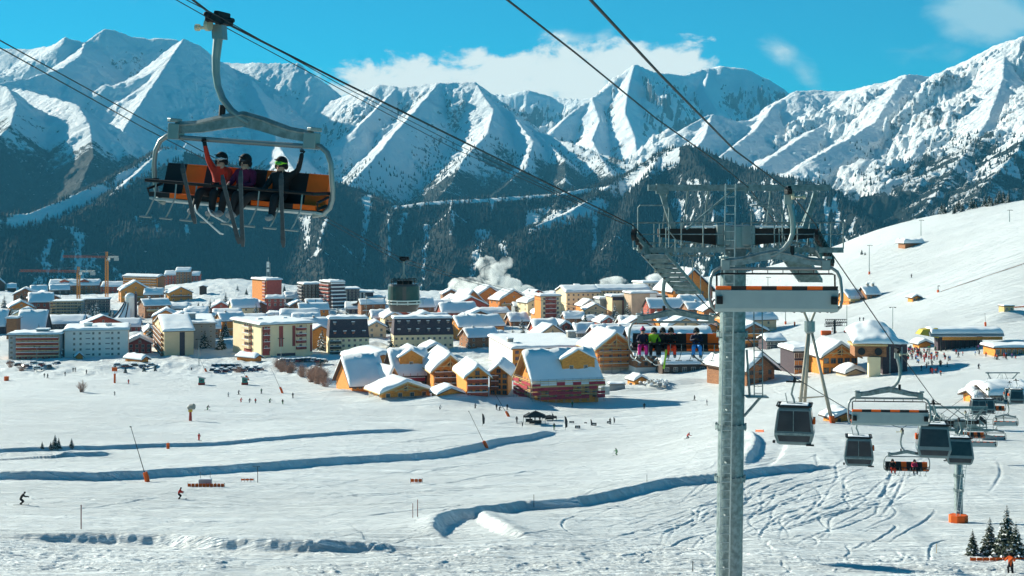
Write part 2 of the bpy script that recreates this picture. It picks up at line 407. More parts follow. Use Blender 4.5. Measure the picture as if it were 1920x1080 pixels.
def carve_tracks(x, y, z):
    rs = np.random.RandomState(5)
    tr = []
    def W_(u, v):
        Ys = np.linspace(60, 700, 1600); zz = ground_base((u - CX) * Ys / F, Ys); k = int(np.argmax((V0 - v) * Ys / F <= zz)); return ((u - CX) * Ys[k] / F, Ys[k])
    fixed = [[(1115,960),(1060,972),(1050,990),(1070,1008),(1110,1022),(1150,1018)], [(1230,945),(1290,955),(1310,965),(1270,985),(1200,975)],
             [(1480,960),(1440,985),(1420,1010),(1440,1030)], [(1670,870),(1672,895),(1655,925),(1625,955)], [(1870,860),(1880,885),(1865,915),(1840,935)],
             [(1760,945),(1745,975),(1700,1000),(1650,1035)], [(1745,1060),(1742,1030),(1760,1018),(1830,1010)], [(1700,880),(1690,910),(1665,950),(1645,985)],
             [(1540,940),(1600,925),(1700,915),(1800,925)], [(1500,985),(1580,960),(1680,945),(1760,930)], [(1230,1040),(1290,1010),(1330,1000),(1380,1012)],
             [(1160,1030),(1230,1020),(1300,1030),(1330,1045)], [(1240,1000),(1280,985),(1330,985)], [(1610,1010),(1640,990),(1690,985),(1660,1010),(1600,1040)]]
    for f in fixed: tr.append((f, 0.34))
    for k in range(58):   # linked turns down the right-hand powder slope
        u, v = rs.uniform(1400, 1760), rs.uniform(830, 930); pts = []
        du = rs.uniform(-45, -8); amp = rs.uniform(6, 30); ph = rs.uniform(0, 6)
        for i in range(14):
            pts.append((u + amp * math.sin(ph + i * 0.8), v)); u += du * 0.8; v += rs.uniform(6, 13)
            if v > 1075: break
        tr.append((pts, rs.uniform(0.18, 0.3)))
    for k in range(46):   # traverses
        u, v = rs.uniform(420, 1300), rs.uniform(870, 1070); L = rs.uniform(60, 320); sl = rs.uniform(-0.22, -0.02); b = rs.uniform(-12, 12)
        tr.append(([(u + L * t_, v + sl * L * t_ + b * math.sin(t_ * 3)) for t_ in np.linspace(0, 1, 7)], rs.uniform(0.12, 0.24)))
    for k in range(20):   # tangle in the lower right
        u, v = rs.uniform(1120, 1700), rs.uniform(975, 1060); pts = []; a = rs.uniform(0, 6.28)
        for i in range(10):
            pts.append((u, v)); a += rs.uniform(-0.9, 0.9); u += 14 * math.cos(a); v += 5 * math.sin(a)
        tr.append((pts, rs.uniform(0.16, 0.3)))
    for k in range(60):   # long traverses and linked turns across the groomed middle slope
        u, v = rs.uniform(-60, 1150), rs.uniform(775, 985); L = rs.uniform(180, 620); sl = rs.uniform(-0.13, 0.02); b = rs.uniform(-8, 8); am = rs.uniform(0, 2.2)
        tr.append(([(u + L * t_, v + sl * L * t_ + b * math.sin(t_ * 3) + am * math.sin(t_ * 26)) for t_ in np.linspace(0, 1, 18)], rs.uniform(0.14, 0.36)))
    for k in range(16):
        u, v = rs.uniform(-40, 500), rs.uniform(900, 1000); L = rs.uniform(100, 380); sl = rs.uniform(-0.05, 0.04)
        tr.append(([(u + L * t_, v + sl * L * t_ + 4 * math.sin(t_ * 3 + k)) for t_ in np.linspace(0, 1, 7)], rs.uniform(0.1, 0.18)))
    for uv, dep in tr:
        p = np.array([W_(*q) for q in uv])
        # smooth the polyline
        t = np.arange(len(p)); tt = np.linspace(0, len(p) - 1, len(p) * 5)
        q = np.stack([np.interp(tt, t, p[:, 0]), np.interp(tt, t, p[:, 1])], -1)
        for _ in range(9): q[1:-1] = (q[:-2] + q[1:-1] * 2 + q[2:]) / 4
        lo = q.min(0) - 2; hi = q.max(0) + 2
        m = (x > lo[0]) & (x < hi[0]) & (y > lo[1]) & (y < hi[1])
        if not m.any(): continue
        d, s, arc, tot = _poly_sd(x[m], y[m], q)
        wv = np.maximum(0.075 + y[m] / 3400.0, y[m] * 0.0011)
        g = -np.exp(-(d / wv) ** 2) + 0.45 * np.exp(-((d * s - 1.7 * wv) / wv) ** 2)
        z[m] += dep * 0.26 * (0.8 + y[m] / 500) * g * sstep(arc, 0, tot * .3) * (1 - sstep(arc, tot * .65, tot))
    return z

def zg(x, y):
    return float(ground_full(np.array([float(x)]), np.array([float(y)]), detail=False)[0])
def G(u, v, ymin=90, ymax=1250):
    """point of the ground seen at picture column u, row v"""
    Ys = np.linspace(ymin, ymax, 2400); x = (u - CX) * Ys / F
    z = ground_full(x, Ys, detail=False); r = (V0 - v) * Ys / F
    k = int(np.argmax(r <= z))
    if not (r <= z).any(): k = len(Ys) - 1
    return Vector((x[k], Ys[k], z[k]))
def GY(u, Y):
    x = (u - CX) * Y / F; return Vector((x, Y, zg(x, Y)))

def piste_material():
    m = bpy.data.materials.new('piste_snow'); m.use_nodes = True; t = NT(m.node_tree)
    b = m.node_tree.nodes['Principled BSDF']; b.inputs['Roughness'].default_value = 0.6
    b.inputs['Specular IOR Level'].default_value = 0.3
    tc = t.n('ShaderNodeTexCoord'); co = tc.outputs['Object']
    def mp(sc, rz=0.0):
        n = t.n('ShaderNodeMapping'); t.l.new(co, n.inputs[0]); n.inputs['Scale'].default_value = sc; n.inputs['Rotation'].default_value = (0, 0, rz); return n.outputs[0]
    f1 = t.noise(mp((0.03, 0.06, 0.03)), 1.0, 6, 0.6)
    base = t.mix(f1, (0.77, 0.82, 0.83), (0.89, 0.915, 0.91))
    t.l.new(base, b.inputs['Base Color'])
    # traverse streaks left by skis, in two directions, with patchy strength
    s1 = t.noise(mp((0.035, 0.75, 0.1), 0.10), 1.0, 6, 0.72, 0.6)
    s2 = t.noise(mp((0.05, 0.9, 0.1), -0.35), 1.0, 5, 0.7, 0.8)
    l1 = t.ramp(t.math('ABSOLUTE', t.math('SUBTRACT', s1, 0.5)), 0.0, 0.035)
    l2 = t.ramp(t.math('ABSOLUTE', t.math('SUBTRACT', s2, 0.5)), 0.0, 0.03)
    s3 = t.noise(mp((0.006, 0.13, 0.05), 0.12), 1.0, 7, 0.75, 0.5); s4 = t.noise(mp((0.01, 0.22, 0.05), -0.25), 1.0, 6, 0.75, 0.6)
    patch = t.ramp(t.noise(mp((0.012, 0.02, 0.02)), 1.0, 3, 0.5), 0.38, 0.62)
    fine = t.noise(co, 1.4, 7, 0.72)
    h = t.math('ADD', t.math('MULTIPLY', t.math('MULTIPLY', l1, patch), 0.24), t.math('MULTIPLY', l2, 0.15))
    h = t.math('ADD', h, t.math('MULTIPLY', fine, 0.16))
    h = t.math('ADD', h, t.math('MULTIPLY', s1, 0.6))
    h = t.math('ADD', h, t.math('ADD', t.math('MULTIPLY', s3, 4.2), t.math('MULTIPLY', s4, 2.2)))
    bp = t.n('ShaderNodeBump', ins={'Strength': 0.8, 'Distance': 1.0, 'Height': h}); t.l.new(bp.outputs[0], b.inputs['Normal'])
    return m
def build_ground():
    rows1 = np.geomspace(8, 90, 90)[:-1]; rows2 = np.geomspace(90, 480, 1150)[:-1]; rows3 = np.geomspace(480, 1300, 330)[:-1]
    rows = np.concatenate([rows1, rows2, rows3, np.geomspace(1300, 2300, 40)])
    a = np.linspace(-0.45, 0.45, 1180)
    Y, A = np.meshgrid(rows, a, indexing='ij'); X = A * np.maximum(Y, 40)
    ed = edge_y(X, Y); Yc = np.minimum(Y, ed)
    Z = np.empty_like(X)
    for k in range(0, len(rows), 100):
        Z[k:k+100] = ground_full(X[k:k+100], Yc[k:k+100])
    over = np.maximum(Y - ed, 0)
    Z -= 0.62 * over * sstep(over, 0, 120)
    sel = rows < 480
    n = int(sel.sum()); zz = Z[:n].copy(); carve_tracks(X[:n], Y[:n], zz); Z[:n] = zz
    o = grid_object('ground', X, Y, Z, piste_material()); o['kind'] = 'structure'
    return o
ground = build_ground()
# ================================================================ mountains as ridges with spurs
def RP(pts): return np.array([((u - CX) * Y / F, Y, (V0 - v) * Y / F) for u, v, Y in pts])
# each: points (u,v,Y), side slope, massif id
RIDGES = [
 # left massif
 ([(-500,140,8600),(-150,120,8500),(0,92,8400),(60,92,8300),(100,84,8100),(123,70,8000),(160,80,8100),(195,54,8200),(215,57,8250),(250,70,8300),(330,74,8300),(420,118,8250),(480,118,8100),(560,119,8000),(585,140,7900),(620,168,7900),(700,215,7800)], 0.86, 1),
 ([(160,80,8000),(150,105,7700),(115,128,7400),(60,145,7100),(-10,158,6900)], 0.62, 1),
 ([(345,73,7700),(322,105,7400),(296,145,7100),(262,195,6700),(230,245,6300),(200,300,5900)], 0.72, 1),
 ([(345,73,7700),(375,86,7750),(400,112,7900),(425,120,8100)], 0.9, 1),
 ([(392,150,7500),(400,185,7200),(380,225,6800),(345,275,6300)], 0.72, 1),
 ([(30,165,6600),(90,180,6300),(148,198,5900),(168,235,5600),(175,290,5300),(150,350,5000),(100,390,4800)], 0.7, 1),
 ([(-200,200,6400),(-60,170,6200),(10,160,6000),(32,190,5800),(20,235,5500),(-40,290,5200)], 0.8, 1),
 ([(470,150,7700),(500,210,7200),(520,270,6600),(560,330,6000)], 0.75, 1),
 ([(290,330,5300),(330,285,5500),(300,350,5000)], 0.8, 1),
 # central massif
 ([(520,250,8000),(620,190,7700),(680,168,7600),(715,158,7500),(745,163,7450),(790,160,7400),(822,154,7350),(860,155,7350),(890,154,7300),(912,178,7200),(950,205,7100),(1000,243,6900),(1050,262,6700),(1120,285,6450),(1185,308,6250),(1240,345,6000)], 0.80, 2),
 ([(892,156,7300),(925,205,6950),(915,250,6500),(868,300,6050),(845,345,5700),(800,395,5300)], 0.75, 2),
 ([(955,207,7050),(1000,265,6500),(985,315,6050),(945,350,5650),(905,380,5300)], 0.78, 2),
 ([(1000,245,6900),(1060,300,6250),(1060,345,5800),(1040,380,5500)], 0.78, 2),
 ([(822,156,7350),(780,205,6950),(735,255,6550),(690,310,6100),(650,350,5700)], 0.8, 2),
 ([(745,163,7450),(705,205,7150),(670,240,6900)], 0.8, 2),
 ([(1120,286,6450),(1150,330,6000),(1140,365,5600)], 0.75, 2),
 # far range and pyramid
 ([(800,160,11500),(900,172,11000),(950,178,10800),(990,168,10800),(1035,182,10800),(1090,185,10600),(1150,170,10500)], 0.9, 3),
 ([(1000,300,8700),(1035,246,9000),(1075,207,9300),(1110,183,9450),(1150,152,9650),(1190,119,9800),(1225,135,9950),(1280,140,10300),(1330,126,10500),(1352,121,10500),(1400,127,10500),(1440,146,10500),(1480,172,10500),(1540,200,10500),(1700,260,10500)], 0.85, 3),
 ([(1190,119,9800),(1178,165,9400),(1172,210,9000),(1190,255,8500),(1196,300,8000),(1190,340,7600)], 0.85, 3),
 ([(1110,183,9450),(1125,225,9000),(1110,262,8500),(1130,300,8000)], 0.85, 3),
 ([(1330,127,10500),(1320,170,10000),(1345,210,9500),(1330,250,9000)], 0.8, 3),
 # right massif
 ([(1160,340,6300),(1215,300,6350),(1250,270,6450),(1290,236,6550),(1336,213,6650),(1380,228,6700),(1425,225,6750),(1452,196,6900),(1492,171,7000),(1540,170,7000),(1590,171,6950),(1640,158,6650),(1700,140,6550),(1745,143,6600),(1800,119,6400),(1838,103,6250),(1860,88,6150),(1885,79,6050),(1920,69,5950),(2060,52,5800),(2500,40,5800)], 0.60, 4),
 ([(1700,140,6550),(1668,185,6200),(1640,230,5900),(1585,262,5600),(1520,300,5300)], 0.55, 4),
 ([(1838,103,6250),(1795,180,5800),(1745,240,5400),(1705,300,5000),(1665,360,4700),(1625,420,4400)], 0.55, 4),
 ([(1885,80,6050),(1880,150,5500),(1850,230,5000),(1800,300,4600),(1750,370,4300),(1700,430,4100)], 0.55, 4),
 ([(2000,120,5300),(1950,210,4800),(1900,290,4400),(1845,350,4150),(1780,410,3900)], 0.55, 4),
 ([(1590,172,6950),(1560,225,6500),(1500,260,6100),(1440,300,5700),(1390,340,5400)], 0.55, 4),
 ([(1452,196,6900),(1420,240,6500),(1370,280,6100),(1330,310,5800)], 0.6, 4),
 ([(1336,213,6650),(1320,260,6250),(1290,300,5900)], 0.65, 4),
 ([(1600,290,5500),(1570,340,5100),(1560,400,4700),(1590,450,4400)], 0.6, 4),
 ([(2300,200,4200),(2100,300,3900),(1950,370,3600),(1850,420,3400)], 0.6, 4),
 # dark forested ridge across the valley
 ([(-500,430,3700),(-100,408,3700),(0,402,3750),(60,398,3800),(120,374,4000),(180,346,4200),(250,312,4450),(310,274,4700),(350,285,4750),(420,305,4750),(520,325,4700),(600,332,4600),(680,356,4500),(745,386,4400),(800,378,4400),(850,374,4400),(950,368,4400),(1050,362,4400),(1120,348,4450),(1165,328,4500),(1205,305,4500),(1240,283,4500),(1290,272,4400),(1340,290,4300),(1400,315,4200),(1450,328,4000),(1550,347,3800),(1590,388,3700),(1650,440,3500),(1750,520,3300)], 0.78, 5),
 ([(1165,328,4500),(1120,365,4250),(1060,400,4050),(1000,425,3900)], 0.5, 5),
 ([(1240,283,4500),(1210,340,4200),(1180,400,3950),(1150,450,3750)], 0.95, 5),
 ([(1290,272,4400),(1330,340,4050),(1340,420,3750),(1330,500,3500)], 1.05, 5),
 ([(1450,328,4000),(1480,400,3700),(1500,470,3500)], 1.0, 5),
 ([(310,274,4700),(250,330,4300),(190,380,4000),(110,420,3800),(30,450,3650)], 0.6, 5),
 ([(600,332,4600),(620,390,4250),(600,450,3950),(610,520,3700)], 0.95, 5),
 ([(850,374,4400),(840,420,4150),(860,480,3900),(850,540,3700)], 0.95, 5),
 ([(745,386,4400),(720,430,4150),(730,480,3950)], 0.95, 5),
 ([(1050,362,4400),(1040,440,4050),(1050,520,3800)], 0.9, 5),
 ([(420,305,4750),(430,380,4300),(420,450,4000)], 0.9, 5),
]
def mountain_height(X, Y):
    Z = np.full(X.shape, -900.0); S_ = np.zeros(X.shape); D = np.full(X.shape, 1e9); ID = np.zeros(X.shape); T = np.zeros(X.shape)
    wx = X + 130 * fbm(X / 900, Y / 900, 101, 4); wy = Y + 130 * fbm(X / 900, Y / 900, 111, 4)
    off = 0.0
    dmain = np.full(X.shape, 1e9)
    for ri, (pl, k, mid) in enumerate(RIDGES):
        p = RP(pl); off += 5000
        acc = 0
        for i in range(len(p) - 1):
            a = p[i]; b = p[i + 1]; d = b[:2] - a[:2]; ln = math.hypot(*d)
            # undistorted close to the crest so the skyline stays where the photo has it
            t = np.clip(((X - a[0]) * d[0] + (Y - a[1]) * d[1]) / ln ** 2, 0, 1)
            dist0 = np.hypot(X - a[0] - t * d[0], Y - a[1] - t * d[1])
            w = sstep(dist0, 30, 500)
            qx = X + (wx - X) * w; qy = Y + (wy - Y) * w
            t = np.clip(((qx - a[0]) * d[0] + (qy - a[1]) * d[1]) / ln ** 2, 0, 1)
            dist = np.hypot(qx - a[0] - t * d[0], qy - a[1] - t * d[1])
            z = a[2] + t * (b[2] - a[2]) - k * dist * (1.0 - 0.12 * np.clip(dist / 1500, 0, 1))
            m = z > Z
            Z = np.where(m, z, Z); S_ = np.where(m, off + acc + t * ln, S_); D = np.where(m, dist, D); ID = np.where(m, mid, ID)
            acc += ln
    return Z, S_, D, ID

def mountain_material():
    m = bpy.data.materials.new('mountain_snow_rock_forest'); m.use_nodes = True; t = NT(m.node_tree)
    b = m.node_tree.nodes['Principled BSDF']; b.inputs['Roughness'].default_value = 0.8; b.inputs['Specular IOR Level'].default_value = 0.1
    tc = t.n('ShaderNodeTexCoord'); co = tc.outputs['Object']; geo = t.n('ShaderNodeNewGeometry')
    fa = t.n('ShaderNodeAttribute', attribute_name='forest').outputs['Fac']; ra = t.n('ShaderNodeAttribute', attribute_name='rock').outputs['Fac']
    n1 = t.noise(co, 0.02, 8, 0.7); n2 = t.noise(co, 0.05, 6, 0.75)
    rg = t.n('ShaderNodeTexNoise', noise_type='RIDGED_MULTIFRACTAL', normalize=True); t.l.new(co, rg.inputs['Vector'])
    for k_, v_ in (('Scale', 0.006), ('Detail', 9), ('Roughness', 0.62), ('Lacunarity', 2.1)): rg.inputs[k_].default_value = v_
    snow = t.mix(n1, (0.82, 0.85, 0.87), (0.93, 0.94, 0.94))
    rock = t.mix(n2, (0.05, 0.055, 0.06), (0.22, 0.21, 0.20))
    forest = t.mix(n2, (0.006, 0.012, 0.010), (0.032, 0.038, 0.034))
    rm = t.ramp(t.math('ADD', ra, t.math('MULTIPLY', t.math('SUBTRACT', n2, 0.5), 1.3)), 0.45, 0.6)
    fm = t.ramp(t.math('ADD', fa, t.math('MULTIPLY', t.math('SUBTRACT', n2, 0.5), 1.5)), 0.42, 0.62)
    c = t.mix(rm, snow, rock); c = t.mix(fm, c, forest)
    t.l.new(c, b.inputs['Base Color'])
    h = t.math('ADD', t.math('ADD', t.math('MULTIPLY', t.noise(co, 0.012, 9, 0.74), 55.0), t.math('MULTIPLY', rg.outputs['Fac'], 60.0)), t.math('MULTIPLY', t.math('MULTIPLY', n2, fm), 14.0))
    bp = t.n('ShaderNodeBump', ins={'Strength': 0.75, 'Distance': 1.0, 'Height': h}); t.l.new(bp.outputs[0], b.inputs['Normal'])
    return m

def build_mountains():
    # three sheets at growing distance share one height function
    rows = np.concatenate([np.geomspace(2400, 4900, 430)[:-1], np.geomspace(4900, 8600, 430)[:-1], np.geomspace(8600, 13000, 110)])
    a = np.linspace(-0.44, 0.44, 1000)
    Y, A = np.meshgrid(rows, a, indexing='ij'); X = A * Y
    Z, S_, D, ID = mountain_height(X, Y)
    # gullies running down the faces
    dd = np.clip(D / 600, 0, 1)
    wx = X + 70 * fbm(X / 260, Y / 260, 201, 4); wy = Y + 70 * fbm(X / 260, Y / 260, 211, 4)
    fl = ridged(S_ / 190 + 0.55 * fbm(X / 300, Y / 300, 71, 4), D / 1300, 61, 3, 0.55)
    fl2 = ridged(S_ / 62 + 0.8 * fbm(X / 150, Y / 150, 75, 3), D / 420, 65, 4, 0.6)
    amp = np.select([ID == 1, ID == 2, ID == 3, ID == 4, ID == 5], [20, 50, 60, 62, 30], 20)
    var = 0.35 + 1.1 * sstep(fbm(X / 1100, Y / 1100, 221, 3), -0.5, 0.5)
    Z += amp * dd * (fl - 0.55) * 2.0 + amp * var * 0.6 * sstep(D, 5, 220) * (fl2 - 0.5) * 1.6
    big = np.select([ID == 1, ID == 2, ID == 3, ID == 4, ID == 5], [55, 95, 130, 62, 60], 60)
    Z += big * (ridged(wx / 820, wy / 820, 231, 3, 0.5) - 0.55) * 1.7 * sstep(D, 60, 520)
    Z += np.where(ID == 4, 46, np.where(ID == 1, 55, 85)) * fbm(wx / 420, wy / 420, 81, 7, 0.58) * sstep(D, 25, 380)
    Z += np.select([ID == 1, ID == 2, ID == 3, ID == 4, ID == 5], [24, 40, 50, 13, 34], 40) * var * (ridged(wx / 210, wy / 210, 91, 6, 0.68) - 0.45) * sstep(D, 8, 190)
    Z += 11 * (ridged(X / 90, Y / 90, 241, 4, 0.6) - 0.4) * np.where(ID == 5, 0.35, 1.0)
    Z = np.maximum(Z, -640 + 20 * fbm(X / 500, Y / 500, 95, 4))
    gy, gx = np.gradient(Z); sx = gx / np.gradient(X, axis=1); 
    sy = gy / np.gradient(Y, axis=0)
    slope = np.hypot(sx, sy)
    U = CX + F * X / Y; V = V0 - F * Z / Y
    nb = fbm(X / 260, Y / 260, 121, 5); ns = fbm(S_ / 55 + 0.5 * fbm(X / 160, Y / 160, 141, 3), D / 420, 131, 4)
    # tree line by massif
    line = np.select([ID == 1, ID == 2, ID == 3, ID == 4, ID == 5], [60.0, 40.0, -900.0, 0.0, 900.0], 0.0)
    line = np.where(ID == 4, np.interp(U, [1250, 1400, 1500, 1600, 1700, 1920], [20, 20, 60, 150, 210, 270]) * 1.0, line)
    line = np.where(ID == 1, np.interp(U, [0, 150, 300, 450, 600], [330, 330, 190, 220, 200]), line)
    line = np.where(ID == 2, np.interp(U, [600, 750, 900, 1050, 1200], [120, 160, 260, 280, 230]), line)
    forest = sstep((line + 150 * nb + 60 * ns - Z) / 160, -0.5, 1.0) * np.where(ID == 5, 1.0, 0.78)
    forest = np.where(ID == 4, forest * (0.55 + 0.5 * sstep(ns, -0.4, 0.4)), forest)
    # snow gullies and clearings in the dark ridge
    gul = sstep(ns, 0.42, 0.75) * sstep(fbm(X / 600, Y / 600, 151, 3), -0.15, 0.35)
    f5 = 1.0 - gul
    cliff = sstep(U, 1215, 1270) * (1 - sstep(U, 1600, 1680)) * sstep(V, 318, 350)
    f5 = f5 * (1 - 0.9 * cliff * sstep(fbm(U / 11 + 2.0 * fbm(X / 200, Y / 200, 163, 3), V / 90, 161, 4) - 0.04, -0.05, 0.3))
    lowc = np.exp(-((U - 1180) / 90) ** 2) * sstep(V, 470, 520)
    f5 = f5 * (1 - lowc * sstep(fbm(S_ / 26, D / 900, 171, 4), -0.1, 0.2))
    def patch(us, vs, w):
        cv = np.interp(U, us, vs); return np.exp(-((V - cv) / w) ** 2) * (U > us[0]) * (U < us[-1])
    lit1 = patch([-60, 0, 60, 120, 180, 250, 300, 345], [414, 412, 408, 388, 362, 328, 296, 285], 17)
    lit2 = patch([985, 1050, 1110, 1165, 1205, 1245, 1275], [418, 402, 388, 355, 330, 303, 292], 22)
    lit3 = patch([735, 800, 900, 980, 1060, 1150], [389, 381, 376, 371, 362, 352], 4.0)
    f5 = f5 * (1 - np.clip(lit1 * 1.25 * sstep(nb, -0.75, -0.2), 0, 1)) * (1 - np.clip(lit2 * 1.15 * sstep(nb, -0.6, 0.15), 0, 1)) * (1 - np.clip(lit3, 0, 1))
    # named avalanche tracks
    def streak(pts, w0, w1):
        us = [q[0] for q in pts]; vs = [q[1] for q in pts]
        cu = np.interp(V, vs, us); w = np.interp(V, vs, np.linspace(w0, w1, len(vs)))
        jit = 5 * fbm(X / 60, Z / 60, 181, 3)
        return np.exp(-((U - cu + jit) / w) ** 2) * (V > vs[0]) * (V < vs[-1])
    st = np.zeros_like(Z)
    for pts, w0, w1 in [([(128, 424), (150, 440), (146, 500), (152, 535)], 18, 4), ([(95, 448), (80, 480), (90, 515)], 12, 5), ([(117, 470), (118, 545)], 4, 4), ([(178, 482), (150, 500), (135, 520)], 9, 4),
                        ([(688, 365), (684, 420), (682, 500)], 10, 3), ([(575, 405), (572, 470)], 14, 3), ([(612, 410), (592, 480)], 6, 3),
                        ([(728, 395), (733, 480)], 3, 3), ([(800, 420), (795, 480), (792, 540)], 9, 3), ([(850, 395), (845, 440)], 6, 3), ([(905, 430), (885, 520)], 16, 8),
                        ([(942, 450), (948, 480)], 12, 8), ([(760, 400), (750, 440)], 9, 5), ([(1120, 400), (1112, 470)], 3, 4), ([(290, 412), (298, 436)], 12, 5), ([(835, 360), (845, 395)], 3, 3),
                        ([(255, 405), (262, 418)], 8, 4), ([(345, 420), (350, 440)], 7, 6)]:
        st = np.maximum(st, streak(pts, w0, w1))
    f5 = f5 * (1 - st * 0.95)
    haze5 = (ID == 5)
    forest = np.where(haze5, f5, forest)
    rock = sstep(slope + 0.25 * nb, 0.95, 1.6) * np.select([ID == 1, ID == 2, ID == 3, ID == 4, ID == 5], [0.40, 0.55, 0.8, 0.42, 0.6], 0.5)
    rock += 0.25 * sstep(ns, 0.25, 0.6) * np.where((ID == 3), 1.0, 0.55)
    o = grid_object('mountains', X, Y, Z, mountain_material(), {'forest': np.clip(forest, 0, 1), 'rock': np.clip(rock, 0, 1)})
    o['kind'] = 'structure'
    # ---------- conifers standing on the forested slopes, too many to count
    rs = np.random.RandomState(3)
    cand = (forest > 0.25) & (ID == 5) & (V < 560) & (np.abs(A) < 0.40)
    edge = (forest > 0.05) & (forest < 0.8) & ((ID == 5) | (ID == 4) | (ID == 2)) & (np.abs(A) < 0.40) & (V > 250)
    i1 = np.flatnonzero(cand.ravel()); i2 = np.flatnonzero(edge.ravel())
    pick = np.concatenate([rs.choice(i1, min(26000, len(i1)), replace=False), rs.choice(i2, min(12000, len(i2)), replace=False)])
    px_, py_, pz_ = X.ravel()[pick], Y.ravel()[pick], Z.ravel()[pick]
    px_ = px_ + rs.uniform(-4, 4, len(pick)); py_ = py_ + rs.uniform(-4, 4, len(pick))
    h = rs.uniform(8, 17, len(pick)); r = h * rs.uniform(0.22, 0.32, len(pick)); n = len(pick)
    ang = np.arange(5) * 2 * np.pi / 5
    V_ = np.zeros((n, 6, 3), np.float32)
    for k in range(5):
        V_[:, k, 0] = px_ + r * np.cos(ang[k]); V_[:, k, 1] = py_ + r * np.sin(ang[k]); V_[:, k, 2] = pz_ - 2.5
    V_[:, 5, 0] = px_; V_[:, 5, 1] = py_; V_[:, 5, 2] = pz_ + h
    base = (np.arange(n) * 6)[:, None]
    Fc = np.stack([np.stack([base[:, 0] + k, base[:, 0] + (k + 1) % 5, base[:, 0] + 5], -1) for k in range(5)], 1).reshape(-1, 3).astype(np.int32)
    me = bpy.data.meshes.new('forest'); me.vertices.add(n * 6); me.vertices.foreach_set('co', V_.ravel())
    me.loops.add(len(Fc) * 3); me.loops.foreach_set('vertex_index', Fc.ravel()); me.polygons.add(len(Fc))
    me.polygons.foreach_set('loop_start', np.arange(0, len(Fc) * 3, 3, dtype=np.int32))
    me.materials.append(pbr('far_conifer', (0.03, 0.038, 0.032), 0.9, scale=0.01, col2=(0.008, 0.014, 0.012))); me.update(calc_edges=True)
    fo = bpy.data.objects.new('forest', me); COL.objects.link(fo); fo['kind'] = 'stuff'
    setp(fo, 'dark conifer forest covering the ridge across the valley', 'forest')
build_mountains()

def build_haze():
    b = MB(); b.box((-9000, -60, -1400), (9000, 13800, 2600))
    m = bpy.data.materials.new('haze'); m.use_nodes = True; nt = m.node_tree; nt.nodes.clear()
    out = nt.nodes.new('ShaderNodeOutputMaterial'); pv = nt.nodes.new('ShaderNodeVolumePrincipled')
    pv.inputs['Color'].default_value = (0.12, 0.52, 0.80, 1); pv.inputs['Density'].default_value = 3.3e-5; pv.inputs['Anisotropy'].default_value = 0.0
    nt.links.new(pv.outputs[0], out.inputs['Volume'])
    o = b.build('haze', m); setp(o, 'thin blue air haze between the camera and the far mountains', 'haze', kind='stuff')
build_haze()
# ================================================================ buildings of the resort
M_ORANGE = pbr('orange_stained_wood', (0.88, 0.31, 0.04), 0.7, scale=1.2, col2=(0.60, 0.17, 0.02), stretch=(1, 1, 4))
M_OCHRE = pbr('ochre_larch_boards', (0.88, 0.37, 0.055), 0.7, scale=1.2, col2=(0.60, 0.20, 0.03), stretch=(1, 1, 4))
M_BROWN = pbr('brown_timber', (0.42, 0.18, 0.07), 0.75, scale=1.2, col2=(0.20, 0.08, 0.035), stretch=(1, 1, 4))
M_DARKW = pbr('dark_timber', (0.085, 0.055, 0.04), 0.8, scale=1.0, stretch=(1, 1, 4))
M_RED = pbr('red_stained_boards', (0.52, 0.10, 0.05), 0.75, scale=1.2, col2=(0.30, 0.055, 0.035), stretch=(4, 4, 1))
M_REDP = pbr('dark_red_panel', (0.38, 0.065, 0.045), 0.6, scale=0.8)
M_CREAM = pbr('cream_render', (0.93, 0.73, 0.44), 0.85, scale=0.15, var=0.06)
M_WHITE = pbr('white_render', (0.90, 0.84, 0.76), 0.85, scale=0.15, var=0.05)
M_TAN = pbr('tan_render', (0.82, 0.58, 0.34), 0.85, scale=0.15, var=0.07)
M_GREY = pbr('grey_cladding', (0.30, 0.33, 0.34), 0.7, scale=0.3, var=0.08)
M_SLATE = pbr('dark_mansard_slate', (0.085, 0.055, 0.065), 0.75, scale=1.6, col2=(0.05, 0.035, 0.045))
M_STONE = pbr('grey_stone', (0.40, 0.38, 0.34), 0.9, scale=1.2, col2=(0.22, 0.21, 0.19))
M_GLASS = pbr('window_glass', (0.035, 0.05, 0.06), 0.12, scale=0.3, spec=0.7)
M_FRAME = pbr('pale_window_frame', (0.62, 0.55, 0.45), 0.6)
M_FRAMEW = pbr('brown_window_frame', (0.22, 0.12, 0.06), 0.6)
M_RAIL = pbr('balcony_rail', (0.45, 0.24, 0.10), 0.7)
M_LATH = pbr('scaffold_plank', (0.66, 0.46, 0.20), 0.75, scale=2)
M_STEEL = pbr('scaffold_steel', (0.42, 0.43, 0.45), 0.5, metal=0.6)
M_NET = pbr('red_safety_net', (0.50, 0.045, 0.06), 0.8, scale=1.5, col2=(0.30, 0.03, 0.05))
M_SNOW = snow_mat('snow')

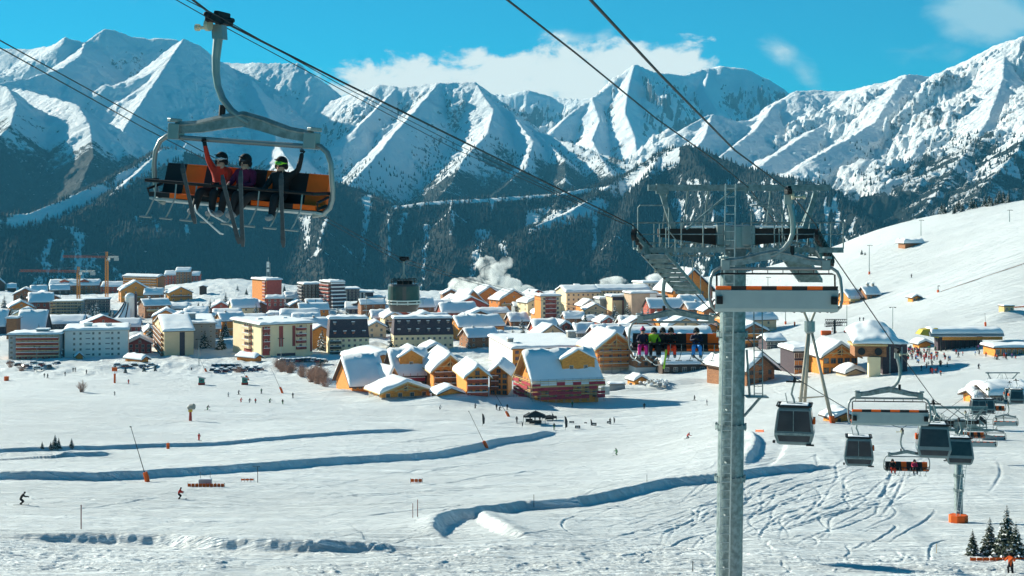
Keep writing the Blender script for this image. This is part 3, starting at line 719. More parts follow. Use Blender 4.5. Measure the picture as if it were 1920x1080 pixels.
_SEED = [0]
def snow_sheet(f, x0, x1, y0, y1, t, n=(18, 12), rnd=0.8, seed=None, bumps=0.55):
    """thick rounded blanket of snow over z = f(x, y)"""
    _SEED[0] += 1; sd = (seed or _SEED[0]) * 13.7
    nx, ny = n; b = MB(); vs = []; fs = []
    from mathutils import noise as mn
    for i in range(nx + 1):
        for j in range(ny + 1):
            a = i / nx; c = j / ny
            a = 0.5 - 0.5 * math.cos(math.pi * a) * (1 if True else 0); c = 0.5 - 0.5 * math.cos(math.pi * c)
            x = x0 + (x1 - x0) * a; y = y0 + (y1 - y0) * c
            e = min(x - x0, x1 - x, y - y0, y1 - y)
            k = math.sqrt(max(0.0, 1 - (1 - min(1, max(e, 0) / rnd)) ** 2))
            z = f(x, y) + 0.01 + t * (0.30 + 0.70 * k) * (1 + bumps * mn.noise(Vector((x * 0.35 + sd, y * 0.35, 0))))
            vs.append((x, y, z))
    N = len(vs); W_ = ny + 1
    for i in range(nx):
        for j in range(ny): fs.append((i * W_ + j, (i + 1) * W_ + j, (i + 1) * W_ + j + 1, i * W_ + j + 1))
    rim = [i * W_ for i in range(nx + 1)] + [nx * W_ + j for j in range(1, ny + 1)] + [i * W_ + ny for i in range(nx - 1, -1, -1)] + [j for j in range(ny - 1, 0, -1)]
    for r_ in rim: x, y, z = vs[r_]; vs.append((x, y, f(x, y) + 0.005))
    m = len(rim)
    for q in range(m): q2 = (q + 1) % m; fs.append((rim[q2], rim[q], N + q, N + q2))
    b.add(vs, fs); return b

_WM = {}
def window_mesh(w, h, frame=None, cross=True):
    k = (round(w, 2), round(h, 2), frame.name if frame else '', cross)
    if k in _WM: return _WM[k]
    b = MB(); fw = 0.12
    b.box((-w / 2, -0.03, -h / 2), (w / 2, 0.05, h / 2), 1)
    for s in (-1, 1):
        b.box((s * w / 2 - fw / 2, -0.10, -h / 2 - fw), (s * w / 2 + fw / 2, 0.04, h / 2 + fw), 0)
        b.box((-w / 2 + fw / 2, -0.10, s * (h / 2 + fw / 2) - fw / 2), (w / 2 - fw / 2, 0.04, s * (h / 2 + fw / 2) + fw / 2), 0)
    if cross: b.box((-0.04, -0.08, -h / 2), (0.04, 0.0, h / 2), 0)
    me = b.mesh('window', [frame or M_FRAME, M_GLASS]); _WM[k] = me; return me
_BM = {}
def balcony_mesh(L, dep=1.3, mat=None, snow=True, h=1.0):
    mat = mat or M_RAIL; k = (round(L, 1), dep, mat.name, snow, h)
    if k in _BM: return _BM[k]
    b = MB()
    b.box((-L / 2, -dep, -0.18), (L / 2, 0, 0.0), 0)
    nb = max(2, int(L / 2.4))
    for q in range(nb + 1): x = -L / 2 + .06 + (L - .12) * q / nb; b.box((x - .05, -dep - .04, -.18), (x + .05, -dep - .001, 2.6 if mat not in (M_SLATE,) else h), 0)
    b.box((-L / 2, -dep, 0.42), (L / 2, -dep + 0.07, h), 0)
    b.box((-L / 2, -dep, 0.10), (L / 2, -dep + 0.07, .34), 0)
    b.box((-L / 2, -dep + 0.07, 0.12), (-L / 2 + 0.07, 0, h), 0); b.box((L / 2 - 0.07, -dep + 0.07, 0.12), (L / 2, 0, h), 0)
    if snow:
        b.box((-L / 2 - 0.04, -dep - 0.06, h), (L / 2 + 0.04, -dep + 0.16, h + 0.22), 1)
    me = b.mesh('balcony', [mat, M_SNOW]); _BM[k] = me; return me

def frame_of(u0, uc, u1, vb, vt, th, Y=None, depth=None):
    C = GY(uc, Y) if Y else G(uc, vb, 300)
    if Y: C = Vector((C.x, C.y, (V0 - vb) * Y / F))
    c, s = math.cos(th), math.sin(th); a1 = (u1 - CX) / F; a0 = (u0 - CX) / F
    w = (a1 * C.y - C.x) / (c - a1 * s)
    if depth is None: d = (a0 * C.y - C.x) / (-s - a0 * c)
    else: d = depth
    d = max(4.0, min(abs(d), 60)); w = max(3.0, w)
    H = (vb - vt) * C.y / F
    o = C + Vector((c, s, 0)) * (w / 2) + Vector((-s, c, 0)) * (d / 2)
    return o, w, d, H, C.y

def bldg(label, cat, u0, uc, u1, vb, vt, wall, th=22, roof='flat', pitch=0.42, floors=None, cf=0, cl=0, Y=None, depth=None,
         lwall=None, snow=0.9, over=0.8, win=(1.3, 1.4), balc=(), panels=(), base=None, chim=(), group=None, name=None, frame=None, skip=(), dorm=(), trim=None, truss=False):
    th = R(th); o, w, d, H, Yd = frame_of(u0, uc, u1, vb, vt, th, Y, depth)
    if name is None: name = {'chalet': 'chalet', 'hut': 'wooden_hut'}.get(cat, 'apartment_building')
    E = empty(name, o, th, label, cat, group)
    x0, x1, y0, y1 = -w / 2, w / 2, -d / 2, d / 2
    # walls with gables; foundations reach below the snow
    b = MB(); zb = -3.0
    if roof == 'flat': b.box((x0, y0, zb), (x1, y1, H), 0)
    elif roof == 'gx':      # ridge along x, gables on the ends
        rh = pitch * d / 2
        b.add([(x0, y0, zb), (x1, y0, zb), (x1, y1, zb), (x0, y1, zb), (x0, y0, H), (x1, y0, H), (x1, y1, H), (x0, y1, H), (x0, 0, H + rh), (x1, 0, H + rh)],
              [(0, 1, 5, 4), (2, 3, 7, 6), (1, 2, 6, 9, 5), (3, 0, 4, 8, 7), (4, 5, 9, 8), (6, 7, 8, 9), (3, 2, 1, 0)], 0)
    else:                   # 'gy' ridge along y, gable towards the front
        rh = pitch * w / 2
        b.add([(x0, y0, zb), (x1, y0, zb), (x1, y1, zb), (x0, y1, zb), (x0, y0, H), (x1, y0, H), (x1, y1, H), (x0, y1, H), (0, y0, H + rh), (0, y1, H + rh)],
              [(0, 1, 5, 8, 4), (1, 2, 6, 5), (2, 3, 7, 9, 6), (3, 0, 4, 7), (4, 8, 9, 7), (8, 5, 6, 9), (3, 2, 1, 0)], 0)
    wl = b.build('wall', [wall], E)
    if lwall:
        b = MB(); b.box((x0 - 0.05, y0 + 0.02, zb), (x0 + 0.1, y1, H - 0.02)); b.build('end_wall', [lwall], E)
    if base:
        b = MB(); bh = min(H * 0.3, 3.0)
        b.box((x0 - 0.12, y0 - 0.12, zb), (x1 + 0.12, y0 + 0.1, bh)); b.box((x0 - 0.12, y0 + 0.1, zb), (x0 + 0.1, y1, bh)); b.build('stone_base', [base], E)
    # roof
    ov = over
    if roof == 'flat':
        f = lambda x, y: H + 0.25
        b = MB(); b.box((x0 - ov, y0 - ov, H - 0.02), (x1 + ov, y1 + ov, H + 0.25))
    elif roof == 'gx':
        f = lambda x, y: H + pitch * (d / 2 - abs(y)) + 0.28
        b = MB(); t_ = 0.28
        pr = [(y0 - ov, H - pitch * ov), (0, H + rh), (y1 + ov, H - pitch * ov), (y1 + ov, H - pitch * ov + t_), (0, H + rh + t_), (y0 - ov, H - pitch * ov + t_)]
        vs = [(x0 - ov, p[0], p[1]) for p in pr] + [(x1 + ov, p[0], p[1]) for p in pr]
        b.add(vs, [(0, 5, 4, 1), (1, 4, 3, 2), (6, 7, 10, 11), (7, 8, 9, 10)] + [(i, (i + 1) % 6, (i + 1) % 6 + 6, i + 6) for i in range(6)])
    else:
        f = lambda x, y: H + pitch * (w / 2 - abs(x)) + 0.28
        b = MB(); t_ = 0.28
        pr = [(x0 - ov, H - pitch * ov), (0, H + rh), (x1 + ov, H - pitch * ov), (x1 + ov, H - pitch * ov + t_), (0, H + rh + t_), (x0 - ov, H - pitch * ov + t_)]
        b.add([(p[0], y0 - ov * 1.4, p[1]) for p in pr] + [(p[0], y1 + ov, p[1]) for p in pr],
              [(0, 1, 4, 5), (1, 2, 3, 4), (11, 10, 7, 6), (10, 9, 8, 7)] + [(i, i + 6, (i + 1) % 6 + 6, (i + 1) % 6) for i in range(6)])
    ro = b.build('roof', [trim or (M_DARKW if wall is not M_WHITE else M_GREY)], E)
    nn = (max(10, int(w / 2)) + 2, max(10, int(d / 2)) + 2); nn = (min(nn[0], 40), min(nn[1], 30))
    fov = ov * (1.4 if roof == 'gy' else 1.0)
    nn = (nn[0] + nn[0] % 2, nn[1] + nn[1] % 2)
    if snow: snow_sheet(f, x0 - ov * .9, x1 + ov * .9, y0 - fov * .9, y1 + ov * .9, snow, nn, rnd=min(1.2, snow * 1.3)).build('snow_cover', [M_SNOW], ro, smooth=True)
    # openings
    if floors is None: floors = max(1, round(H / 3.0))
    fh = H / floors
    ww, wh = win; wh = min(wh, fh * 0.6)
    me = window_mesh(ww, wh, frame)
    cnt = 0
    for k in range(floors):
        for i in range(cf):
            if (k, i) in skip: continue
            inst('window', me, E, (x0 + w * (i + 0.5) / cf, y0 - 0.01, fh * (k + 0.5))); cnt += 1
        for i in range(cl):
            inst('window', me, E, (x0 - (0.06 if lwall else 0.01), y1 - d * (i + 0.5) / cl, fh * (k + 0.5)), R(-90)); cnt += 1
    if roof == 'gy' and cf and rh > 2.2: inst('window', me, E, (0, y0 - 0.01, H + rh * 0.32))
    if roof == 'gx' and cl and rh > 2.2: inst('window', me, E, (x0 - 0.06, 0, H + rh * 0.32), R(-90))
    for (face, a, c, k0, k1, mat) in balc:       # face, start and end fraction, first and last floor
        if (face == 'f' and cf == 0) or (face == 'l' and cl == 0):  # dark glazed doors added to stand for the shade of the balcony recess
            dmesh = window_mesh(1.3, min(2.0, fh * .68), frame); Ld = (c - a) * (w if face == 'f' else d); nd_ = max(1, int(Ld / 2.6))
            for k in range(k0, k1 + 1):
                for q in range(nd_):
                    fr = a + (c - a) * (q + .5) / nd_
                    if face == 'f': inst('balcony_shade_door', dmesh, E, (x0 + w * fr, y0 - .10, fh * k + .1 + fh * .38))
                    else: inst('balcony_shade_door', dmesh, E, (x0 - .16, y1 - d * fr, fh * k + .1 + fh * .38), R(-90))
        for k in range(k0, k1 + 1):
            if face == 'f':
                L = (c - a) * w; inst('balcony', balcony_mesh(L, 1.3, mat), E, (x0 + w * (a + c) / 2, y0 - 0.003, fh * k + 0.1))
            else:
                L = (c - a) * d; inst('balcony', balcony_mesh(L, 1.3, mat), E, (x0 - 0.063, y1 - d * (a + c) / 2, fh * k + 0.1), R(-90))
    for q, (face, a, c, z0, z1, mat) in enumerate(panels):
        b = MB(); e = 0.06 + 0.004 * q
        if face == 'f': b.box((x0 + w * a, y0 - e, H * z0), (x0 + w * c, y0 + 0.05, H * z1))
        else: b.box((x0 - e - 0.02, y1 - d * c, H * z0), (x0 + 0.05, y1 - d * a, H * z1))
        b.build('facade_panel', [mat], E)
    for (fx, fy, cw, chh) in chim:
        b = MB(); cx, cy = x0 + w * fx, y0 + d * fy; z = f(cx, cy)
        b.box((cx - cw / 2, cy - cw / 2, z - 0.6), (cx + cw / 2, cy + cw / 2, z + chh)); b.box((cx - cw * .6, cy - cw * .6, z + chh), (cx + cw * .6, cy + cw * .6, z + chh + 0.15))
        cm = b.build('chimney', [M_STONE if wall in (M_ORANGE, M_OCHRE, M_BROWN, M_RED) else wall], ro)
        b = MB(); b.box((cx - cw * .58, cy - cw * .58, z + chh + 0.15), (cx + cw * .58, cy + cw * .58, z + chh + 0.6)); b.build('snow_cap', [M_SNOW], ro, bevel=0.12)
    if truss and roof == 'gy':
        b = MB(); yy = y0 - over * 1.1
        for s in (-1, 1):
            b.beam((s * (w / 2 + ov * .8), yy, H - pitch * ov * .8), (0, yy, H + rh - 0.05), 0.35, 0.4)
            b.beam((s * w * 0.27, yy, H + 0.2), (0, yy, H + rh * 0.62), 0.22, 0.25)
        b.beam((-w * 0.36, yy, H + rh * 0.26), (w * 0.36, yy, H + rh * 0.26), 0.25, 0.28); b.beam((0, yy, H + 0.2), (0, yy, H + rh - 0.3), 0.25, 0.25)
        b.build('gable_truss', [M_LATH], E)
    for (fx, dw, dh, m2) in dorm:               # small gabled dormers on the front slope
        cx = x0 + w * fx; cy = y0 + d * 0.16; z = f(cx, cy)
        dm = MB(); dm.box((cx - dw / 2, cy - 0.6, z - 0.6), (cx + dw / 2, cy + d * 0.22, z + dh * 0.55))
        dm.prism([(cx - dw / 2, z + dh * 0.55), (cx + dw / 2, z + dh * 0.55), (cx, z + dh)], cy - 0.6, cy + d * 0.22)
        dd = dm.build('dormer', [m2], ro)
        for q in ((0,) if dw < 9 else (-.22, .22)):
            wq = MB(); wq.box((cx + q * dw - .7, cy - .70, z + dh * .05), (cx + q * dw + .7, cy - .61, z + dh * .05 + 1.3), 0); wq.box((cx + q * dw - .55, cy - .73, z + dh * .05 + .15), (cx + q * dw + .55, cy - .70, z + dh * .05 + 1.15), 1); wq.build('window', [M_FRAME, M_GLASS], dd)
        if dw >= 7:
            for sg in (-1, 1): tb = MB(); tb.beam((cx + sg * dw * .56, cy - .75, z + dh * .50), (cx, cy - .75, z + dh * 1.0), .25, .3); tb.build('barge_board', [M_LATH], dd)
        g = lambda x, y: z + dh * 0.55 + (dh * 0.45) * (1 - min(1.0, abs(x - cx) / (dw / 2))) + 0.03
        snow_sheet(g, cx - dw * .58, cx + dw * .58, cy - 0.9, cy + d * 0.24, 0.5, (8, 6), 0.5).build('snow_cover', [M_SNOW], dd, smooth=True)
    return E, w, d, H, th

def scaffold(E, w, d, H, faces='fl', levels=4, net=True, off=1.6, step=3.0):
    """poles, planks and nets standing round a building"""
    s = MB(); p = MB(); n = []; x0, x1, y0, y1 = -w / 2, w / 2, -d / 2, d / 2
    def run(a, b, nrm):
        a = Vector(a); b = Vector(b); nrm = Vector(nrm); L = (b - a).length; dr = (b - a).normalized(); k = max(2, int(L / step))
        for i in range(k + 1):
            q = a + dr * (L * i / k)
            for o_ in (0.5, off): s.tube([q + nrm * o_ + Vector((0, 0, -1)), q + nrm * o_ + Vector((0, 0, H + 0.8))], 0.06, 5)
        for j in range(1, levels + 1):
            z = H * j / levels - 0.4
            mid = (a + b) / 2 + nrm * (off + 0.5) / 2
            p.beam(a + nrm * 1.05 + Vector((0, 0, z)), b + nrm * 1.05 + Vector((0, 0, z)), 1.1, 0.12)
            p.beam(a + nrm * (off + .08) + Vector((0, 0, z + 0.55)), b + nrm * (off + .08) + Vector((0, 0, z + 0.55)), 0.06, 0.28)
            s.tube([a + nrm * off + Vector((0, 0, z + 1.1)), b + nrm * off + Vector((0, 0, z + 1.1))], 0.05, 5)
        if net:
            rs = random.Random(int(L * 10))
            for i in range(k):
                for j in range(levels):
                    if rs.random() < 0.55:
                        q0 = a + dr * (L * i / k) + nrm * (off + 0.16); q1 = a + dr * (L * (i + 1) / k) + nrm * (off + 0.16)
                        z0 = H * j / levels + 0.1; z1 = z0 + H / levels * rs.uniform(0.5, 0.9)
                        nb_ = MB(); n.append(nb_); nb_.add([q0 + Vector((0, 0, z0)), q1 + Vector((0, 0, z0)), q1 + Vector((0, 0, z1)), q0 + Vector((0, 0, z1)),
                               q0 + nrm * .03 + Vector((0, 0, z0)), q1 + nrm * .03 + Vector((0, 0, z0)), q1 + nrm * .03 + Vector((0, 0, z1)), q0 + nrm * .03 + Vector((0, 0, z1))],
                              [(0, 1, 2, 3), (7, 6, 5, 4), (0, 4, 5, 1), (1, 5, 6, 2), (2, 6, 7, 3), (3, 7, 4, 0)])
    if 'f' in faces: run((x0 - off, y0, 0), (x1 + off, y0, 0), (0, -1, 0))
    if 'l' in faces: run((x0, y0, 0), (x0, y1, 0), (-1, 0, 0))
    return s, p, n

def scaffolding_thing(E, w, d, H, label, **kw):
    s, p, n = scaffold(E, w, d, H, **kw)
    T = empty('scaffolding', E.location, E.rotation_euler[2], label, 'scaffolding')
    s.build('scaffold_poles', [M_STEEL], T); p.build('scaffold_planks', [M_LATH], T)
    for q in n: q.build('safety_net', [M_NET], T)
    return T
# ---------------------------------------------------------------- front row, left to right
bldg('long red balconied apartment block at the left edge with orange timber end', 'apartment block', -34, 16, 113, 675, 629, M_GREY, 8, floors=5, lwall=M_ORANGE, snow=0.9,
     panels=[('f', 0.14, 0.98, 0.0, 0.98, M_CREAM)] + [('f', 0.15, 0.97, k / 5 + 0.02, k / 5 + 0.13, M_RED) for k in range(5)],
     balc=[('f', 0.15, 0.97, 1, 4, M_RED)], cf=9, win=(1.1, 1.0), depth=16, chim=[(0.6, 0.5, 5.0, 1.6)])
bldg('white rendered apartment block with small paired windows and orange left end', 'apartment block', 113, 121, 240, 671, 621, M_WHITE, 14, floors=5, cf=10, lwall=M_ORANGE, snow=1.0,
     win=(0.9, 0.9), skip={(k, i) for k in range(5) for i in (0, 3, 6, 9)}, panels=[('f', 0.33 + 0.31 * j, 0.40 + 0.31 * j, k / 5 + 0.09, k / 5 + 0.12, M_SLATE) for k in range(5) for j in (0, 1)], chim=[(0.35, 0.4, 3.5, 2.0), (0.68, 0.4, 2.5, 1.6)])
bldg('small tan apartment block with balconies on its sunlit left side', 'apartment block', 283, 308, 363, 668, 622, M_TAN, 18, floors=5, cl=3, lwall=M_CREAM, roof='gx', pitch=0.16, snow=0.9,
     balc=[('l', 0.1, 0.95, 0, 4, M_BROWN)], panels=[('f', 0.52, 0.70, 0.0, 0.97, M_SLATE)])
bldg('grey apartment block standing behind the small tan block', 'apartment block', 338, 352, 404, 655, 608, M_GREY, 14, floors=5, cf=3, win=(0.8, 0.8), snow=0.8, chim=[(0.12, 0.3, 5.0, 3.5)])
bldg('cream apartment block with dark red window columns and curved snowy roof', 'apartment block', 437, 490, 586, 670, 610, M_CREAM, 30, floors=5, snow=1.0, over=1.4, lwall=M_CREAM,
     panels=[('l', 0.40, 0.68, 0.02, 0.93, M_REDP), ('f', 0.02, 0.16, 0.05, 0.95, M_REDP), ('f', 0.34, 0.42, 0.3, 0.95, M_REDP), ('f', 0.60, 0.66, 0.3, 0.95, M_REDP), ('f', 0.95, 0.99, 0.1, 0.95, M_REDP), ('f', 0.3, 0.66, 0.0, 0.09, M_SLATE)],
     cl=0, cf=0, balc=[('f', 0.67, 0.86, 1, 4, M_REDP), ('l', 0.42, 0.66, 1, 4, M_CREAM), ('f', 0.03, 0.15, 1, 4, M_REDP)], chim=[(0.25, 0.5, 2.0, 1.0), (0.75, 0.5, 1.6, 1.0)])
def mansard(label, u0, uc, u1, vb, vm, vt, th, cf, balc, fl_low, Y=None, left_balc=False):
    """rendered lower floors, steep dark slate upper floors, thick snow on top"""
    E, w, d, H, thr = bldg(label, 'apartment block', u0, uc, u1, vb, vm, M_CREAM, th, floors=fl_low, cf=cf, win=(1.1, 1.0), snow=0, over=0.15, balc=balc, Y=Y, depth=15)
    Hm = (vm - vt) * (E.location.y) / F; x0, x1, y0, y1 = -w / 2, w / 2, -d / 2, d / 2; i_ = 2.0
    b = MB(); zz = H + 0.26
    b.add([(x0 - .1, y0 - .1, zz), (x1 + .1, y0 - .1, zz), (x1 + .1, y1 + .1, zz), (x0 - .1, y1 + .1, zz), (x0 + .6, y0 + i_, zz + Hm), (x1 - .6, y0 + i_, zz + Hm), (x1 - .6, y1 - i_, zz + Hm), (x0 + .6, y1 - i_, zz + Hm)],
          [(0, 1, 5, 4), (1, 2, 6, 5), (2, 3, 7, 6), (3, 0, 4, 7), (4, 5, 6, 7), (3, 2, 1, 0)])
    ms = b.build('mansard_roof', [M_SLATE], E)
    snow_sheet(lambda x, y: zz + Hm, x0 - 0.1, x1 + 0.1, y0 + i_ - 0.5, y1 - i_ + 0.5, 1.1, (24, 10), 0.9).build('snow_cover', [M_SNOW], ms, smooth=True)
    rs = random.Random(int(u0)); nf = max(2, int(Hm / 3.0)); n = int(w / 4.2)
    for k in range(nf):
        for q in range(n):
            if rs.random() < 0.25: continue
            x = x0 + w * (q + 0.5) / n + rs.uniform(-0.4, 0.4); fz = (k + 0.35) / nf; y = y0 - .1 + (i_ + .1) * fz; z = zz + Hm * fz
            b = MB(); b.box((x - 0.7, y - 0.35, z), (x + 0.7, y + 1.6, z + 1.3), 0); b.box((x - 0.5, y - 0.40, z + 0.15), (x + 0.5, y - 0.34, z + 1.15), 1); b.box((x - 0.8, y - 0.5, z + 1.31), (x + 0.8, y + 1.6, z + 1.62), 2)
            b.build('dormer', [M_SLATE, M_GLASS, M_SNOW], ms)
    return E
mansard('short cream block with brown slate mansard top and dark balconies on its left', 611, 617, 692, 664, 634, 601, 12, 7, [('f', 0.02, 0.30, 0, 2, M_DARKW)], 3)
mansard('long pale block with snowy dark mansard roof and rows of dormers', 731, 738, 850, 655, 629, 600, 10, 11, [], 2)
E1 = bldg('ochre arcaded wooden hall with two snowy roof tiers', 'wooden hall', 846, 852, 927, 633, 612, M_OCHRE, 12, roof='gx', pitch=0.3, floors=2, cf=10, win=(1.6, 1.2), depth=20, snow=1.1, name='wooden_hall', frame=M_FRAMEW)
bldg('tan gabled house standing between the two mansard blocks', 'house', 684, 688, 724, 634, 614, M_TAN, 12, roof='gy', pitch=0.5, floors=2, cf=2, snow=0.9, name='house', depth=14)
bldg('long ochre building with red shutters and flat snowy roof behind the scaffolded chalet', 'apartment block', 866, 961, 1112, 690, 655, M_OCHRE, 10, floors=3, cf=9, lwall=M_WHITE, snow=1.1, win=(1.5, 1.2), frame=M_RED, chim=[(0.05, 0.25, 2.2, 2.6), (0.96, 0.6, 3.4, 3.4)])
bldg('wide orange chalet with low rounded snowy roof beside the bare thicket', 'chalet', 645, 674, 760, 692, 677, M_ORANGE, 20, roof='gy', pitch=0.22, floors=1, cf=0, cl=4, over=1.5, snow=1.5, win=(1.6, 1.6), trim=M_BROWN)
# the cluster of wooden chalets by the piste
bldg('low timber chalet under a huge smooth snow roof at the left of the chalet cluster', 'chalet', 636, 660, 722, 733, 722, M_ORANGE, 22, roof='gx', pitch=0.75, floors=1, cf=6, over=1.3, snow=1.5, depth=20, win=(1.2, 1.0), frame=M_LATH)
bldg('steep narrow orange gable with red balcony in the middle of the chalet cluster', 'chalet', 716, 729, 740, 737, 706, M_RED, 40, roof='gy', pitch=1.7, floors=3, cf=1, over=0.9, snow=0.9, depth=18, trim=M_LATH, balc=[('f', 0.05, 0.95, 1, 2, M_RED)])
bldg('chalet with snowy roof and a dark green ground floor behind the small front chalet', 'chalet', 722, 742, 805, 728, 702, M_DARKW, 16, roof='gx', pitch=0.75, floors=2, cf=5, over=1.3, snow=1.3, depth=18, dorm=[(0.5, 8.0, 5.5, M_OCHRE)], balc=[('f', 0.2, 0.85, 1, 1, M_NET)], frame=M_FRAMEW)
bldg('small ochre chalet at the front of the cluster with low snowy gable', 'chalet', 707, 716, 806, 751, 737, M_OCHRE, 24, roof='gy', pitch=0.36, floors=1, cf=4, cl=2, over=1.4, snow=1.0, depth=13, base=M_STONE, truss=True, trim=M_LATH)
bldg('tall four-storey larch chalet with trussed gable in the chalet cluster', 'chalet', 806, 813, 873, 736, 693, M_OCHRE, 12, roof='gy', pitch=0.85, floors=4, cf=4, over=1.5, snow=1.1, depth=26, truss=True, trim=M_LATH, balc=[('f', 0.02, 0.98, 1, 3, M_BROWN)], frame=M_FRAMEW)
bldg('middle larch chalet with a lower gable and lean snowy roof in the cluster', 'chalet', 870, 875, 915, 742, 705, M_OCHRE, 10, roof='gy', pitch=0.8, floors=3, cf=3, over=1.3, snow=1.0, depth=24, trim=M_LATH, balc=[('f', 0.02, 0.98, 0, 2, M_RED)], frame=M_FRAMEW)
bldg('right-hand larch chalet with long sloping snow roof at the end of the cluster', 'chalet', 889, 918, 952, 741, 700, M_OCHRE, -4, roof='gy', pitch=0.8, floors=4, cf=3, over=1.4, snow=1.0, depth=20, trim=M_LATH, frame=M_FRAMEW, balc=[('f', 0.1, 0.5, 1, 3, M_BROWN)])
bldg('low snow-covered shed in front of the larch chalets', 'shed', 810, 822, 868, 746, 740, M_OCHRE, 18, roof='gy', pitch=0.4, floors=1, over=0.8, snow=0.9, depth=8, name='shed')
# scaffolded chalet
E2, w2, d2, H2, t2 = bldg('large snow-roofed chalet under construction wrapped in timber scaffolding', 'chalet', 968, 1004, 1122, 750, 716, M_OCHRE, 18, roof='gx', pitch=0.95, floors=4, cf=8, cl=3, over=1.8, snow=1.2, depth=17, trim=M_LATH, frame=M_RED, dorm=[(0.72, 11, 6.5, M_OCHRE)])
scaffolding_thing(E2, w2, d2, H2, 'timber and steel scaffolding with red nets round the unfinished chalet', levels=4, step=2.6)
# big open timber chalet and its long roof
E3, w3, d3, H3, t3 = bldg('tall timber-framed chalet with open truss gable and white stone base', 'chalet', 1112, 1120, 1187, 700, 652, M_ORANGE, 14, roof='gy', pitch=0.75, floors=4, cf=4, over=1.6, snow=1.0, depth=22, base=M_WHITE, truss=True, trim=M_LATH, balc=[('f', 0.04, 0.96, 1, 3, M_ORANGE)], frame=M_FRAMEW)
scaffolding_thing(E3, w3, d3, H3, 'bare steel scaffolding on the timber-framed chalet', levels=5, net=False, step=3.4, faces='f')
bldg('long chalet wing with white ground floor and blue-shaded snow roof', 'chalet', 1185, 1192, 1345, 700, 665, M_BROWN, 10, roof='gx', pitch=0.7, floors=3, cf=12, over=1.2, snow=1.0, depth=24, base=M_WHITE, frame=M_FRAMEW, dorm=[(0.25, 7, 4.0, M_RED), (0.6, 7, 4.0, M_RED), (0.86, 7, 4.0, M_RED)])
bldg('dark timber terrace building with sloping snowy ramp roof beside the pylon', 'restaurant', 1236, 1242, 1440, 702, 684, M_DARKW, 6, roof='gx', pitch=0.3, floors=1, cf=12, over=0.6, snow=0.8, depth=12, name='restaurant', win=(1.6, 1.4))
bldg('small white shed beside the rubble at the foot of the timber-framed chalet', 'shed', 1140, 1143, 1172, 733, 722, M_GREY, 5, floors=1, snow=0.5, depth=4, name='shed', over=0.2)
bldg('little yellow chalet half buried in snow beside the rubble heap', 'hut', 1180, 1190, 1212, 722, 713, M_OCHRE, 20, roof='gy', pitch=0.5, floors=1, snow=0.8, depth=6)
# ---------------------------------------------------------------- middle and upper left
bldg('brown stair tower rising beside a snow-covered hall at the left', 'tower', 8, 12, 31, 628, 598, M_BROWN, 6, floors=4, snow=0.9, depth=9, name='stair_tower', Y=760)
bldg('big hall with steep smooth snow roof behind the red balconied block', 'hall', 22, 31, 82, 628, 621, M_SLATE, 8, roof='gx', pitch=0.9, floors=1, snow=0.9, depth=22, Y=775, name='sports_hall', cf=8)
bldg('long dark building with snowy roof right of the snow-covered hall', 'hall', 86, 90, 156, 628, 608, M_SLATE, 10, roof='gx', pitch=0.35, floors=3, cf=9, snow=1.0, depth=20, Y=800, name='long_hall')
bldg('snow-roofed hall at the far left edge beside the brown stair tower', 'hall', -40, -30, 8, 626, 612, M_SLATE, 8, roof='gx', pitch=0.8, floors=1, snow=0.9, depth=20, Y=790, name='sports_hall')
bldg('orange chalet with white balcony at the left edge of the resort', 'chalet', 8, 18, 62, 594, 577, M_ORANGE, 24, roof='gy', pitch=0.5, floors=2, cf=4, cl=2, snow=1.0, depth=16, balc=[('f', 0.1, 0.9, 1, 1, M_WHITE)])
bldg('red chalet with snowy roof behind the orange chalet at the left', 'chalet', 48, 55, 100, 590, 567, M_RED, 20, roof='gx', pitch=0.55, floors=2, cf=4, snow=1.0, depth=18)
Eq, wq, dq, Hq, tq = bldg('grey concrete block under construction behind the tower cranes', 'construction site', 93, 99, 152, 594, 566, M_GREY, 10, floors=5, cf=8, snow=0.4, depth=18, name='unfinished_building', win=(2.0, 1.8))
scaffolding_thing(Eq, wq, dq, Hq, 'grey scaffolding on the unfinished concrete block', net=False, levels=5, faces='f')
bldg('unfinished dark frame building stepping up the slope beside the concrete block', 'construction site', 152, 156, 205, 588, 562, M_SLATE, 14, floors=4, cf=7, snow=0.35, depth=18, name='unfinished_building', win=(2.2, 1.6))
bldg('long brown lodge with undulating snow roof on the left skyline', 'lodge', 86, 92, 185, 546, 531, M_BROWN, 8, roof='gx', pitch=0.45, floors=2, cf=10, snow=1.4, depth=16, name='lodge', dorm=[(0.3, 8, 4, M_RED), (0.7, 8, 4, M_RED)])
bldg('dark red lodge with grey roof at the right of the long skyline lodge', 'lodge', 185, 190, 258, 546, 532, M_RED, 2, roof='gx', pitch=0.5, floors=2, cf=8, snow=0.7, depth=14, name='lodge')
bldg('dark chalet with pale snow roof under the long brown lodge', 'chalet', 52, 58, 88, 554, 546, M_DARKW, 20, roof='gx', pitch=0.6, floors=1, cf=2, snow=0.9, depth=12)
bldg('dark chalet beside the crane mast below the long brown lodge', 'chalet', 88, 94, 130, 552, 544, M_DARKW, 20, roof='gx', pitch=0.6, floors=1, cf=3, snow=0.9, depth=12)
bldg('small snowy chalet near the left edge on the skyline', 'chalet', 8, 14, 30, 546, 539, M_DARKW, 20, roof='gx', pitch=0.5, floors=1, snow=0.9, depth=12)
bldg('snow-roofed chalet cut by the left edge of the view on the skyline', 'chalet', -20, -12, 9, 545, 531, M_DARKW, 20, roof='gy', pitch=0.9, floors=2, snow=0.9, depth=14)
